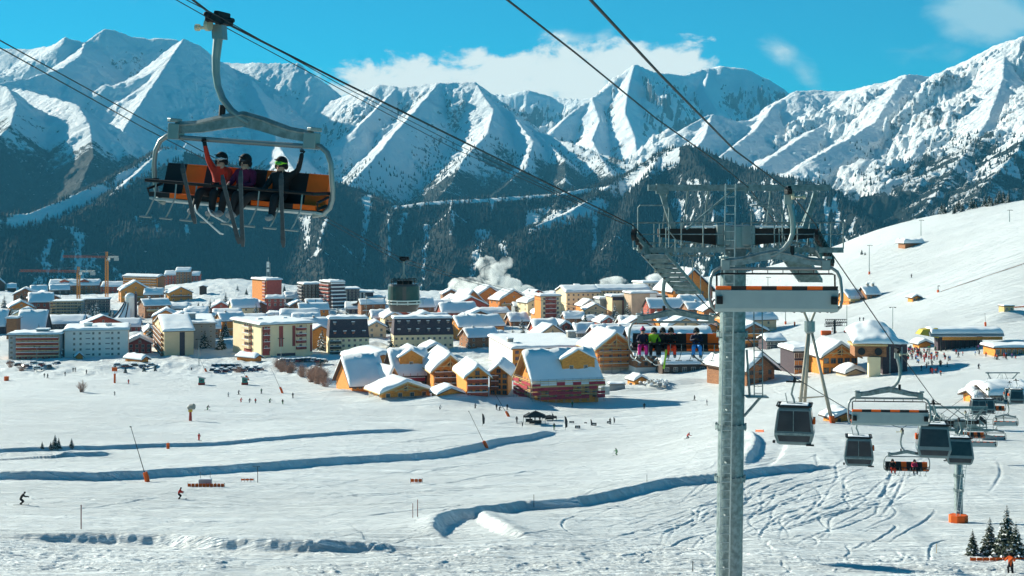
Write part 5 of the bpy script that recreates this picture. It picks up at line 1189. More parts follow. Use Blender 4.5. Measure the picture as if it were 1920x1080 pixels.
# the chair faces -Y, origin at the rope grip; seats hang 4.4 m below
def make_chair(bar_down=True, detail=True, swing=True):
    E = empty('chairlift_chair')
    b = MB()     # grip clamped on the rope, sloping with it
    b.cbox((-0.42, 0, -0.03), (0.16, 0.9, 0.14)); b.cbox((-0.42, 0.1, 0.10), (0.12, 0.5, 0.12)); b.tube([(-0.42, -0.55, 0.03), (-0.42, 0.55, 0.03)], 0.06, 8)
    for yy in (-0.35, 0.0, 0.35): b.tube([(-0.50, yy, -0.02), (-0.34, yy, -0.02)], 0.1, 10)
    b.build('grip', [M_BLACK], E, bevel=0.02)
    b = MB()
    for yy in (-0.22, 0.22): b.tube([(-0.58, yy, -0.16), (-0.50, yy, -0.16)], 0.13, 14); 
    b.tube([(-0.92, 0, -0.2), (-0.42, 0, -0.2)], 0.035, 8); b.tube([(-0.98, 0, -0.2), (-0.90, 0, -0.2)], 0.075, 10)
    b.build('guide_wheels', [M_GRIP], E)
    # hanger: swept bar that bows sideways, then runs into the yoke
    pts = [(-0.42, 0, -0.15), (-0.47, 0, -0.45), (-0.55, 0, -0.82), (-0.58, 0, -1.15), (-0.56, 0, -1.42), (-0.47, 0, -1.68), (-0.28, 0, -1.92), (-0.04, 0, -2.08), (0.16, 0, -2.16)]
    b = MB(); b.tube(pts, [0.095, 0.10, 0.09, 0.085, 0.08, 0.08, 0.08, 0.08, 0.08], 10); b.cbox((-0.42, 0, -0.28), (0.26, 0.2, 0.3)); b.build('hanger_arm', [M_GALVL], E, smooth=False)
    b = MB(); b.tube([(-0.55, 0.02, -2.55), (-0.55, 0.02, -2.25)], 0.07, 10); b.build('damper', [M_BLACK], E)
    # yoke: shallow gull-wing plate
    W2 = 1.64
    b = MB()
    poly = [(-W2, -2.92), (-W2, -2.74), (-1.1, -2.68), (-0.5, -2.52), (0, -2.42), (0.5, -2.52), (1.1, -2.68), (W2, -2.74), (W2, -2.92), (1.0, -2.86), (0.4, -2.74), (0, -2.68), (-0.4, -2.74), (-1.0, -2.86)]
    b.prism(poly, -0.06, 0.06); b.tube([(-W2, 0, -2.74), (-1.1, 0, -2.68), (-0.5, 0, -2.52), (0, 0, -2.42), (0.5, 0, -2.52), (1.1, 0, -2.68), (W2, 0, -2.74)], 0.08, 6)
    b.build('yoke', [M_GALV], E)
    for s in (-1, 1):
        b = MB(); b.cbox((s * W2, 0, -2.88), (0.28, 0.24, 0.34)); b.tube([(s * (W2 + .05), 0, -2.68), (s * (W2 + .05), 0, -2.6)], 0.16, 8); b.build('frame_clamp', [M_GALVL], E, bevel=0.015)
    b = MB(); b.tube([(-W2 + .1, 0, -3.0), (W2 - .1, 0, -3.0)], 0.055, 10); b.build('top_tube', [M_GALVL], E)
    # side bows
    for s in (-1, 1):
        pts = [(s * (W2 + .05), 0, -2.96)] + [(s * x, y, z) for x, y, z in [(1.85, 0, -2.98), (2.02, 0, -3.10), (2.12, 0, -3.32), (2.15, 0.02, -3.6), (2.16, 0.08, -3.85), (2.15, 0.12, -4.05), (2.10, 0.12, -4.24), (1.97, 0.05, -4.38), (1.80, -0.05, -4.42)]]
        b = MB(); b.tube(pts, 0.055, 10); b.build('side_bow', [M_GALVL], E, smooth=True)
    # seat bench and back
    z0 = -4.30; n = 8; sw = 0.495
    b = MB()
    prof = [(-0.30, z0 - 0.02), (-0.30, z0 - 0.06), (0.18, z0 - 0.12), (0.30, z0 + 0.0), (0.40, z0 + 0.60), (0.36, z0 + 0.62), (0.25, z0 + 0.05), (0.15, z0 - 0.06)]
    vs = [(-2.0, p[0], p[1]) for p in prof] + [(2.0, p[0], p[1]) for p in prof]; m = len(prof)
    b.add(vs, [tuple(range(m)), tuple(range(2 * m - 1, m - 1, -1))] + [(i, (i + 1) % m, (i + 1) % m + m, i + m) for i in range(m)])
    b.build('seat_shell', [M_SHELL], E)
    for i in range(n):
        x0 = -n * sw / 2 + i * sw; mt = M_BLC if i % 2 == 0 else M_ORC
        b = MB(); b.add([(x0, 0.245, z0 + 0.07), (x0 + sw, 0.245, z0 + 0.07), (x0 + sw, 0.385, z0 + 0.68), (x0, 0.385, z0 + 0.68), (x0, 0.13, z0 + 0.07), (x0 + sw, 0.13, z0 + 0.07), (x0 + sw, 0.27, z0 + 0.68), (x0, 0.27, z0 + 0.68)],
                            [(0, 1, 2, 3), (7, 6, 5, 4), (4, 5, 1, 0), (3, 2, 6, 7), (0, 3, 7, 4), (5, 6, 2, 1)])
        b.add([(x0, 0.27, z0 + 0.681), (x0 + sw, 0.27, z0 + 0.681), (x0 + sw, 0.385, z0 + 0.681), (x0, 0.385, z0 + 0.681), (x0, 0.29, z0 + 0.74), (x0 + sw, 0.29, z0 + 0.74), (x0 + sw, 0.44, z0 + 0.74), (x0, 0.44, z0 + 0.74)], [(4, 5, 6, 7), (0, 1, 5, 4), (3, 7, 6, 2), (1, 2, 6, 5), (0, 4, 7, 3)])
        b.build('back_cushion', [mt], E)
        b = MB(); b.box((x0, -0.32, z0), (x0 + sw, 0.14, z0 + 0.10)); b.build('seat_cushion', [mt], E)
    for s in (-1, 1):
        b = MB(); b.tube([(s * 1.98, 0.2, z0 + 0.1), (s * 2.02, -0.25, z0 + 0.02), (s * 2.04, -0.32, z0 + 0.16), (s * 2.02, 0.18, z0 + 0.28)], 0.03, 7); b.build('armrest', [M_BLACK], E)
    # safety bar with footrests
    if bar_down:
        b = MB(); b.tube([(-2.08, 0.1, z0 + 0.36), (-2.02, -0.45, z0 + 0.34), (2.02, -0.45, z0 + 0.34), (2.08, 0.1, z0 + 0.36)], 0.035, 8); b.build('safety_bar', [M_BLACK], E)
        for i in range(8):
            x = -1.75 + i * 0.5
            b = MB(); b.tube([(x, -0.45, z0 + 0.34), (x, -0.47, z0 + 0.0), (x - 0.08, -0.55, z0 - 0.30), (x - 0.14, -0.56, z0 - 0.42)], 0.018, 6); b.tube([(x - 0.28, -0.56, z0 - 0.43), (x + 0.02, -0.56, z0 - 0.43)], 0.025, 6)
            b.build('footrest', [M_GALVL], E)
    else:
        b = MB(); b.tube([(-1.93, 0.12, z0 + 0.3), (-1.93, 0.05, z0 + 1.10), (-1.85, -0.02, z0 + 1.13), (1.85, -0.02, z0 + 1.13), (1.93, 0.05, z0 + 1.10), (1.93, 0.12, z0 + 0.3)], 0.03, 8); b.build('safety_bar', [M_BLACK], E)
        for i in range(8):
            x = -1.75 + i * 0.5; b = MB(); b.tube([(x, -0.02, z0 + 1.13), (x - 0.02, -0.20, z0 + 1.24), (x - 0.03, -0.4, z0 + 1.30)], 0.015, 5); b.build('footrest', [M_BLACK], E)
        for s in (-1, 1):
            b = MB(); b.cbox((s * 1.86, 0.42, z0 + 0.28), (0.2, 0.12, 0.26)); b.tube([(s * 1.86, 0.46, z0 + 0.26), (s * 1.86, 0.52, z0 + 0.26)], 0.07, 10); b.build('hinge_box', [M_BLACK], E)
    for ch in E.children:
        if ch.name.split('.')[0] not in ('grip', 'guide_wheels', 'hanger_arm'): ch.data.transform(Matrix.Translation((0, 0, 0.43)))
    return E
proto_up = make_chair(True); proto_down = make_chair(False)
def yaw_of(side): return R(-20) if side == 'A' else R(180 - 20)
def hang(proto, u, v, Y, side, label, roll=0.0, rz=None, group='eight-seat chairs hanging on the lift line', first=False):
    E = proto if first else copy_tree(proto)
    E.location = P(u, v, Y) ; E.rotation_euler = Euler((0, roll, yaw_of(side) if rz is None else rz))
    # the grip sits 0.3 m off the chair centre
    off = Matrix.Rotation(E.rotation_euler[2], 3, 'Z') @ Vector((0.42, 0, 0)); E.location = E.location + off
    return setp(E, label, 'chairlift chair', group)
chA1 = hang(proto_up, 411, 38, 30.2, 'A', 'orange and black chair carrying three waving skiers at the upper left', roll=R(4.5), rz=R(-20), first=True)
chB1 = hang(proto_down, 1478, 358, 47, 'B', 'empty chair with grey back shell hanging right in front of the big pylon', rz=R(180 - 4), first=True)
chA2 = hang(proto_up, 1250, 500, 66, 'A', 'chair with pink, green, red and blue clad riders left of the big pylon', rz=R(-5))
chA3 = hang(proto_up, 1692, 806, 137, 'A', 'small chair carrying two riders below the second pylon', rz=R(-6))
chB2 = hang(proto_down, 1682, 657, 76, 'B', 'empty chair with grey back hanging in front of the lift station', rz=R(180 - 5))
for i, (u, v, Y, lb) in enumerate([(1848, 790, 222, 'lowest and nearest of the distant empty chairs beyond the second pylon'), (1868, 785, 262, 'second of the distant empty chairs beyond the second pylon, orange cushion showing'),
                                   (1881, 780, 285, 'third of the distant empty chairs beyond the second pylon'), (1890, 756, 250, 'highest distant empty chair beside the third pylon')]):
    hang(proto_down, u, v, Y, 'B', lb, rz=R(172))
# the swing of the loaded chair bends its hanger sideways
for ch in chA1.children:
    nm = ch.name.split('.')[0]
    if nm in ('grip', 'guide_wheels', 'hanger_arm'):
        ch.data = ch.data.copy()
        for v_ in ch.data.vertices: v_.co.x -= 0.34 * min(1.0, max(0.0, (v_.co.z + 2.16) / 2.0)) if nm == 'hanger_arm' else 0.34
chA1.location = chA1.location + Matrix.Rotation(chA1.rotation_euler[2], 3, 'Z') @ Vector((0.34, 0, -0.03))
hang(proto_up, 1815, 772, 215, 'A', 'distant chair partly hidden behind the head of the second pylon', rz=R(-5))
hang(proto_up, 1858, 728, 250, 'A', 'distant chair of riders in red beside the third pylon', rz=R(-5))

# ---------------------------------------------------------------- gondola cabins
def make_cabin():
    E = empty('gondola_cabin')
    w, d = 2.15, 1.9; zt, zb = -1.55, -3.75; zm = -3.0
    def ring(z, sx, sy): return [(-sx, -sy, z), (sx, -sy, z), (sx, sy, z), (-sx, sy, z)]
    r = [ring(zt, 0.86, 0.72), ring(zt - 0.12, 0.94, 0.82), ring(zm, 1.12, 0.98), ring(zm - 0.14, 1.13, 0.99), ring(zb + 0.1, 0.98, 0.84), ring(zb, 0.86, 0.72)]
    b = MB(); vs = [p for q in r for p in q]; fs = [(0, 3, 2, 1)][:0] + [(0, 1, 2, 3)]
    for i in range(5):
        for k in range(4): j = (k + 1) % 4; fs.append((i * 4 + k, (i + 1) * 4 + k, (i + 1) * 4 + j, i * 4 + j))
    fs.append((23, 22, 21, 20)); b.add(vs, fs); b.build('cabin_shell', [M_CAB], E, bevel=0.05)
    def pane(name, a0, a1, z0, z1, s0, s1):   # glass on the four sides between two heights
        b = MB()
        for k in range(4):
            j = (k + 1) % 4; A, B = r[a0], r[a1]
            def lerp(p, q, t_): return tuple(p[i] + (q[i] - p[i]) * t_ for i in range(3))
            p0, p1 = lerp(A[k], B[k], z0), lerp(A[j], B[j], z0); q0, q1 = lerp(A[k], B[k], z1), lerp(A[j], B[j], z1)
            a, c = lerp(p0, p1, s0), lerp(p0, p1, 1 - s0); e, f_ = lerp(q0, q1, s0), lerp(q0, q1, 1 - s0)
            n = (Vector(c) - Vector(a)).cross(Vector(e) - Vector(a)).normalized(); n = -n if n.dot(Vector(((a[0] + c[0]) / 2, (a[1] + c[1]) / 2, 0))) < 0 else n
            o = n * 0.02; quad = [Vector(a) + o, Vector(c) + o, Vector(f_) + o, Vector(e) + o]; back = [p - n * 0.03 for p in quad]
            b.add(quad + back, [(0, 1, 2, 3), (7, 6, 5, 4)] + [(i, (i + 1) % 4, (i + 1) % 4 + 4, i + 4) for i in range(4)])
        b.build(name, [M_CGL], E)
    pane('window', 1, 2, 0.06, 0.94, 0.06, 0); pane('lower_window', 3, 4, 0.05, 0.75, 0.08, 0)
    for q in (-.98, .98):
        for t0, t1, yy in ((1, 2, -1),): b = MB(); b.beam((q * .92, -.84, zt - .14), (q * 1.12, -1.0, zm), .06, .05); b.beam((q * 1.12, -1.01, zm - .15), (q * .96, -.86, zb + .12), .06, .05); b.build('corner_frame', [M_GALV], E)
    b = MB(); b.beam((-1.12, -1.03, zm - .07), (1.12, -1.03, zm - .07), .05, .14); b.build('waist_rail', [M_GALV], E)
    b = MB(); b.beam((-.03, -.86, zt - .16), (-.03, -1.02, zm), .04, .03); b.build('door_seam', [M_GALV], E)
    for q in (-.6, .0, .55): b = MB(); b.ball((q, -.70, zm + .35), (.16, .1, .2), 8, 6); b.build('headrest', [M_BLACK], E)
    b = MB(); b.box((-0.95, -0.8, zt + 0.0), (0.95, 0.8, zt + 0.07))
    for s in (-1, 1): b.tube([(-1.02, s * 0.84, zt + 0.1), (1.02, s * 0.84, zt + 0.1)], 0.045, 6)
    b.tube([(-1.0, -0.84, zt + .1), (-1.0, 0.84, zt + .1)], 0.045, 6); b.tube([(1.0, -0.84, zt + .1), (1.0, 0.84, zt + .1)], 0.045, 6)
    b.build('roof_rack', [M_BLACK], E)
    b = MB(); b.box((-0.8, -0.66, zt + 0.072), (0.8, 0.66, zt + 0.15)); b.build('snow_cover', [M_SNOW], E, bevel=0.03)
    b = MB(); b.tube([(0, 0, -0.12), (-0.12, 0, -0.5), (-0.18, 0, -0.85), (-0.05, 0, -1.15), (0.0, 0, -1.48)], 0.06, 8)
    b.cbox((0, 0, -1.42), (0.9, 0.14, 0.12)); b.tube([(-0.42, 0, -1.42), (-0.5, 0, -1.0), (-0.55, 0, -0.8)], 0.03, 6); b.tube([(0.42, 0, -1.42), (0.42, 0, -1.56)], 0.05, 6)
    b.build('hanger_arm', [M_GALVL], E, smooth=False)
    b = MB(); b.cbox((0, 0, -0.04), (0.16, 0.95, 0.16)); b.cbox((0, 0, 0.1), (0.1, 0.5, 0.12)); b.tube([(-0.5, 0, -0.12), (0.4, 0, -0.12)], 0.05, 8); b.build('grip', [M_BLACK], E)
    b = MB(); b.box((-1.22, -1.02, zm - 0.62), (-1.08, -0.6, zm - 0.5)); b.box((0.7, -1.0, zb + 0.02), (1.15, -0.8, zb + 0.1)); b.build('bumper', [M_BLACK], E)
    b = MB(); b.box((1.075, -0.35, zm + 0.45), (1.2, 0.35, zm + 0.8)); b.build('ski_rack', [M_ORP], E)
    return E
cab0 = make_cabin(); cabs = []
for i, (u, v, Y, rz, lb) in enumerate([
    (1490, 712, 84, -14, 'nearest grey gondola cabin with passengers in front of the tripod mast'), (1610, 783, 113, -12, 'grey gondola cabin hanging low between the two pylons'),
    (1750, 754, 98, 168, 'grey gondola cabin overlapping the left side of the second pylon head'), (1798, 787, 122, 170, 'grey gondola cabin hanging in front of the second pylon shaft'),
    (1834, 728, 205, -8, 'small gondola cabin parked by the snow-capped yellow hut'), (1850, 730, 225, -8, 'small gondola cabin just left of the third pylon'), (1905, 712, 225, 170, 'small gondola cabin right of the third pylon'), (1893, 716, 300, 170, 'tiny gondola cabin in the station right of the third pylon')]):
    E = cab0 if i == 0 else copy_tree(cab0)
    E.location = P(u, v, Y); E.rotation_euler = (0, 0, R(rz)); setp(E, lb, 'gondola cabin', 'grey gondola cabins on the lift'); cabs.append(E)

# ---------------------------------------------------------------- pylons
def lattice0(b, a, c, s, n, r):
    a = Vector(a); c = Vector(c)
    for q in ((0, 0), (0, s)): b.beam(a + Vector((0, 0, q[1])), c + Vector((0, 0, q[1])), r * 2, r * 2)
    for k in range(n):
        p = a.lerp(c, k / n); q = a.lerp(c, (k + 1) / n); z = Vector((0, 0, s)); b.beam(p, q + z if k % 2 else q + z, r * 1.6, r * 1.6); b.beam(q, q + z, r * 1.6, r * 1.6)
def sheave_train(b, wb, a, c, side, n=8, rad=0.24):
    """rocker beam below the rope from a to c with n wheels"""
    a = Vector(a); c = Vector(c); d = (c - a).normalized(); L = (c - a).length
    x = d.cross(Vector((0, 0, 1))).normalized(); z = x.cross(d)
    for k in range(n):
        p = a + d * (L * (k + 0.5) / n) - z * (rad + 0.03)
        wb.tube([p - x * 0.07, p + x * 0.07], rad, 14); wb.tube([p - x * 0.1, p + x * 0.1], rad * 0.4, 8)
        if k % 2 == 0:
            q = a + d * (L * (k + 1.5) / n) - z * (rad + 0.03); b.beam(p + x * 0.12 * side, q + x * 0.12 * side, 0.05, 0.16)
            if k % 4 == 0 and k + 3 < n:
                m0 = (p + q) / 2; m1 = m0 + d * (L * 2 / n); b.beam(m0 + x * 0.16 * side - z * .12, m1 + x * 0.16 * side - z * .12, 0.06, 0.2)
    b.beam(a + d * L * .2 - z * (rad + .35) + x * .16 * side, c - d * L * .2 - z * (rad + .35) + x * .16 * side, 0.08, 0.26)
    return d, x, z
def railing(b, pts, h=1.0, r=0.022, posts=4):
    pts = [Vector(p) for p in pts]
    for hh in (h, h * 0.55): b.tube([p + Vector((0, 0, hh)) for p in pts], r, 6)
    for i in range(len(pts) - 1):
        for k in range(posts + 1): q = pts[i].lerp(pts[i + 1], k / posts); b.tube([q, q + Vector((0, 0, h))], r, 6)
def pylon(label, base, top_u, top_v, Y, la, lc, ra, rc, gantry=(1215, 1555, 352), diam=1.06, lean=0.0, pad=None, detail=True):
    """la..lc and ra..rc: entry and exit of the two ropes, given as picture column, row, distance"""
    T = P(top_u, top_v, Y); B = Vector(base); E = empty('lift_pylon', B, 0, label, 'pylon')
    I = lambda p: Vector(p) - B
    t = I(T); H = t.z
    b = MB(); n = 9; pts = [Vector((0, 0, -2)).lerp(t, i / n) for i in range(n + 1)]
    b.tube(pts, [diam / 2 * (1.06 - 0.06 * i / n) for i in range(n + 1)], 28); sh = b.build('shaft', [M_GALV], E, smooth=True)
    sh.data.polygons.foreach_set('use_smooth', [len(p.vertices) == 4 for p in sh.data.polygons])
    for fr in (0.33, 0.47, 0.72):
        b = MB(); p = t * fr
        b.tube([p - Vector((0, 0, 0.09)), p + Vector((0, 0, 0.09))], diam / 2 + 0.13, 28)
        for q in range(14): a = 2 * math.pi * q / 14; b.cbox((p.x + math.cos(a) * (diam / 2 + .1), p.y + math.sin(a) * (diam / 2 + .1), p.z + 0.0), (0.06, 0.06, 0.28))
        b.build('flange', [M_GALV], E)
    # ladder on the camera-side left of the shaft, rising to the gantry
    gz = (V0 - gantry[2]) * Y / F - B.z
    b = MB(); lx = -0.28; ly = -diam / 2 - 0.22; top = gz + 0.15
    fx = lambda z: t.x * z / H
    for s in (-0.21, 0.21): b.beam((fx(0) + lx + s, ly, 0.6), (fx(top) + lx + s + 0.0, ly, top), 0.05, 0.035)
    k = int((top - 0.6) / 0.36)
    for i in range(k): z = 0.8 + i * 0.36; b.tube([(fx(z) + lx - 0.21, ly, z), (fx(z) + lx + 0.21, ly, z)], 0.02, 5)
    for i in range(int(top / 2.2)): z = 1.5 + i * 2.2; b.beam((fx(z) + lx, ly, z), (fx(z) + lx, 0, z), 0.05, 0.05) if z < H else None
    b.build('ladder', [M_LADDER], E)
    # crossarm
    L0, L1, R0, R1 = I(P(*la)), I(P(*lc)), I(P(*ra)), I(P(*rc)); lm = (L0 + L1) / 2; rm = (R0 + R1) / 2
    b = MB(); hz = t.z - 0.25
    for s, m in ((-1, lm), (1, rm)):
        m2 = Vector((m.x - s * 0.25, m.y, hz + 0.1)); c0 = Vector((t.x + s * 0.45, t.y, hz))
        vs = [(c0.x, c0.y - .22, c0.z - .42), (c0.x, c0.y - .22, c0.z + .34), (m2.x, m2.y - .16, m2.z + .22), (m2.x, m2.y - .16, m2.z - .12)]
        vs += [(x, y + 0.4, z) for x, y, z in vs]
        b.add(vs, [(0, 1, 2, 3), (7, 6, 5, 4), (1, 5, 6, 2), (0, 3, 7, 4), (0, 4, 5, 1), (2, 6, 7, 3)])
    b.build('crossarm', [M_RUST], E)
    b = MB(); b.tube([(t.x, t.y, t.z - 0.75), (t.x, t.y, t.z + 0.2)], diam / 2 + 0.16, 24); b.cbox((t.x, t.y, t.z - 0.2), (diam * 1.5, diam * 1.2, 0.85)); b.build('pylon_head', [M_GALVL], E, bevel=0.04)
    # gantry above
    g0, g1 = I(P(gantry[0], gantry[2], Y)), I(P(gantry[1], gantry[2], Y))
    b = MB(); b.beam(g0, g1, 0.26, 0.26)
    for s, m, g in ((-1, lm, g0), (1, rm, g1)):
        b.beam(g - Vector((s * 0.55, 0, 0.15)), Vector((m.x - s * 0.9, m.y, hz + 0.3)), 0.2, 0.22)
        b.beam(g - Vector((s * 0.55, 0, 0.2)) + Vector((0, .1, 0)), Vector((m.x - s * 0.9, m.y + 1.4, hz + 0.1)), 0.06, 0.06)
        b.beam(g - Vector((s * 3.6, 0, 0.1)), Vector((m.x - s * 1.4, m.y - .3, hz + 0.3)), 0.06, 0.08)
    b.beam(Vector((g0.x + 0.6, g0.y, g0.z + .16)), Vector((g0.x + 0.6, g0.y, g0.z - .25)), .5, .5)
    b.build('gantry', [M_GALV], E)
    # work platform with railing
    pf = MB(); fz = hz - 0.50
    for xa, xb in ((lm.x - 0.7, t.x - 0.55), (t.x + 0.55, rm.x + 0.5)):
        pf.box((xa, t.y - 1.15, fz - 0.08), (xb, t.y - 0.45, fz)); pf.box((xa, t.y - 1.19, fz - 0.16), (xb, t.y - 1.15, fz + 0.06)); pf.box((xa, t.y + 0.7, fz - 0.08), (xb, t.y + 1.2, fz))
        rl = MB(); railing(rl, [(xa, t.y + 1.15, fz), (xb, t.y + 1.15, fz)], 1.05, 0.02, 4); rl.build('railing', [M_GALV], E); rl = MB()
        xm = (xa + xb) / 2
        railing(rl, [(xa, t.y - 1.15, fz), (xb, t.y - 1.15, fz)], 1.1, 0.026, 4)
        rl.build('railing', [M_GALV], E); rl = MB(); rl.tube([(xa, t.y - 1.17, fz - 0.02), (xa, t.y - 1.17, fz + 1.7), (xa + 0.08, t.y - 1.17, fz + 1.8), (xa + 1.2, t.y - 1.17, fz + 1.8), (xa + 1.28, t.y - 1.17, fz + 1.7), (xa + 1.28, t.y - 1.17, fz)], 0.03, 6); rl.build('railing_gate', [M_GALV], E)
    pf.build('platform', [M_GALV], E)
    if detail:      # cross bracing and service frames around the head
        for xa, xb in ((lm.x - 0.2, t.x - 0.7), (t.x + 0.7, rm.x)):
            lt = MB(); lattice0(lt, (xa, t.y + .9, fz - .35), (xb, t.y + .9, fz - .35), .55, 7, .028); lt.build('service_frame', [M_GALV], E)
            for q in range(3): x_ = xa + (xb - xa) * (q + .7) / 3.4; lt = MB(); lt.beam((x_, t.y + .5, fz), (x_ + .3, t.y + .5, gz - .1), .06, .06); lt.build('gantry_stay', [M_GALV], E)
    sn = MB(); sn.box((lm.x + 1.4, t.y - 0.30, hz + 0.36), (t.x - 0.7, t.y + 0.2, hz + 0.44)); sn2 = MB(); sn2.box((t.x + 0.7, t.y - 0.3, hz + 0.36), (rm.x - 1.0, t.y + 0.2, hz + 0.44))
    sn.build('snow_cover', [M_SNOW], E, bevel=0.03); sn2.build('snow_cover', [M_SNOW], E, bevel=0.03)
    for side, a, c in ((1, L0, L1), (-1, R0, R1)):
        b = MB(); wb = MB(); d, x, z = sheave_train(b, wb, a, c, side, 10 if detail else 6)
        b.beam((a + c) / 2 - z * 0.6 + x * .16 * side, (a + c) / 2 - z * 0.2 + x * (0.9 * side), 0.2, 0.2)
        b.build('sheave_beam', [M_GALV], E); wb.build('sheave_wheels', [M_BLACK], E)
        # stepped maintenance walk beside the sheaves
        w = MB(); s0 = a + x * 0.95 * side - z * 1.1; s1 = c + x * 0.95 * side - z * 1.1; n_ = 9
        for k in range(n_): p = s0.lerp(s1, (k + 0.5) / n_); w.cbox((p.x, p.y, p.z), (0.95, 0.5, 0.06)); w.cbox((p.x, p.y - 0.25, p.z - .05), (0.95, 0.03, 0.14))
        for q in (-0.5, 0.5): w.beam(s0 + x * q, s1 + x * q, 0.05, 0.16)
        for q in (0.5,): 
            w.tube([s0 + x * q * side + Vector((0, 0, 1.0)), s1 + x * q * side + Vector((0, 0, 1.0))], 0.022, 5)
            for k in range(5): p = s0.lerp(s1, k / 4) + x * q * side; w.tube([p, p + Vector((0, 0, 1.0))], 0.022, 5)
        w.build('maintenance_stairs', [M_GALV], E)
    if pad:
        b = MB(); r_ = pad; b.prism_z([(r_ * math.cos(a + .39), r_ * math.sin(a + .39)) for a in [i * math.pi / 4 for i in range(8)]], -0.6, 1.05); b.build('base_pad', [M_ORP], E, bevel=0.05)
    if detail:
        b = MB(); z1 = t.z * 0.55
        b.box((t.x * .55 + 0.6, -0.5, z1), (t.x * .55 + 1.5, 0.3, z1 + 0.05)); b.tube([(t.x * .55 + 0.62, -.2, z1 + 2.0), (t.x * .55 + 0.75, -.2, z1)], 0.05, 6); b.tube([(t.x * .55 + 0.5, -.2, z1 - 0.8), (t.x * .55 + 1.2, -.2, z1)], 0.06, 6)
        for s in (0.9, 1.25): b.tube([(t.x * .55 + s, -.45, z1), (t.x * .55 + s - .02, -.45, z1 + 3.6)], 0.025, 5)
        for k in range(11): b.tube([(t.x * .55 + .9, -.45, z1 + .3 * k + .2), (t.x * .55 + 1.25, -.45, z1 + .3 * k + .2)], 0.015, 5)
        b.build('side_ladder', [M_GALV], E)
    return E
b1 = P(1365, 1125, 60)
PY1 = pylon('tall galvanised lift pylon with ladder and wide head standing large at the right of centre', b1, 1376, 432, 60, (1186, 424, 57), (1256, 503, 63), (1531, 425, 57), (1562, 481, 63))
g2 = G(1797, 984, 100)
PY2 = pylon('second lift pylon with orange padded foot at the right', g2, 1798, 790, 154, (1741, 775, 150), (1758, 783, 159), (1838, 778, 150), (1850, 789, 159), gantry=(1738, 1852, 764), diam=0.85, pad=1.0, detail=False)
g3 = GY(1877, 350)
PY3 = pylon('third lift pylon half hidden by chairs near the right edge', g3, 1878, 716, 350, (1852, 712, 345), (1856, 713, 355), (1898, 712, 345), (1904, 713, 355), gantry=(1848, 1912, 699), diam=1.0, detail=False)

# ---------------------------------------------------------------- ropes
def rope(name, label, pts, r, cat='cable', group=None, sag=0.0, mat=None):
    w = [P(*p) for p in pts]; out = []
    for i in range(len(w) - 1):
        n = 8
        for k in range(n):
            t_ = k / n; q = w[i].lerp(w[i + 1], t_); q.z -= sag * 4 * t_ * (1 - t_) * (w[i + 1] - w[i]).length / 60; out.append(q)
    out.append(w[-1]); b = MB(); b.tube(out, r, 7)
    o = b.build(name, [mat or M_ROPE]); return setp(o, label, cat, group)
rope('haul_rope', 'thick haul rope running from the top left through the loaded chair to the big pylon', [(355, -5, 29.5), (409, 36, 31.5), (640, 153, 36.6), (1186, 422, 57), (1256, 501, 63), (1250, 497, 66)][:5], 0.027, group='haul ropes of the chairlift')
rope('haul_rope', 'haul rope descending left of the pylon past the cabins to the second pylon', [(1256, 501, 63), (1330, 578, 68), (1490, 708, 84), (1610, 780, 113), (1692, 803, 137), (1741, 773, 150), (1758, 781, 159), (1856, 711, 348)], 0.027, group='haul ropes of the chairlift')
rope('haul_rope', 'haul rope from the top centre down to the right arm of the big pylon', [(1103, -5, 17.5), (1240, 142, 24), (1378, 282, 35), (1478, 356, 47), (1531, 423, 57), (1562, 479, 63)], 0.022, group='haul ropes of the chairlift')
rope('haul_rope', 'haul rope leaving the right arm of the big pylon towards the second pylon', [(1562, 479, 63), (1682, 655, 76), (1752, 751, 98), (1800, 784, 122), (1838, 776, 150), (1850, 787, 159), (1898, 710, 348)], 0.026, group='haul ropes of the chairlift')
rope('signal_cable', 'signal cable from the top centre to the middle of the pylon gantry', [(945, -5, 24), (1080, 100, 31), (1230, 222, 42), (1340, 300, 52), (1404, 352, 60), (1462, 428, 66)], 0.022)
rope('signal_cable', 'upper thin cable just above the haul rope of the loaded chair', [(322, -5, 27.5), (409, 44, 30), (640, 168, 35), (850, 278, 42), (1170, 420, 55)], 0.010, group='thin cables beside the haul rope')
rope('signal_cable', 'lower thin cable just below the haul rope of the loaded chair', [(340, -5, 27), (409, 30, 29), (640, 160, 34.5), (850, 268, 42), (1180, 424, 55)], 0.010, group='thin cables beside the haul rope')
CABP = [(-5, 73, 62), (300, 240, 84), (600, 400, 114), (750, 486, 135)]
rope('track_rope', 'upper rope of the big cabin crossing the left of the view', [(-5, 73, 62), (300, 241, 84), (600, 402, 114), (752, 484, 135), (872, 521, 170), (1000, 555, 230), (1180, 596, 420)], 0.030, group='track ropes of the big cabin')
rope('track_rope', 'lower rope of the big cabin crossing the left of the view', [(-5, 87, 62), (270, 240, 84), (600, 409, 114), (752, 492, 135), (872, 526, 170), (1000, 560, 230), (1180, 601, 420)], 0.030, group='track ropes of the big cabin')

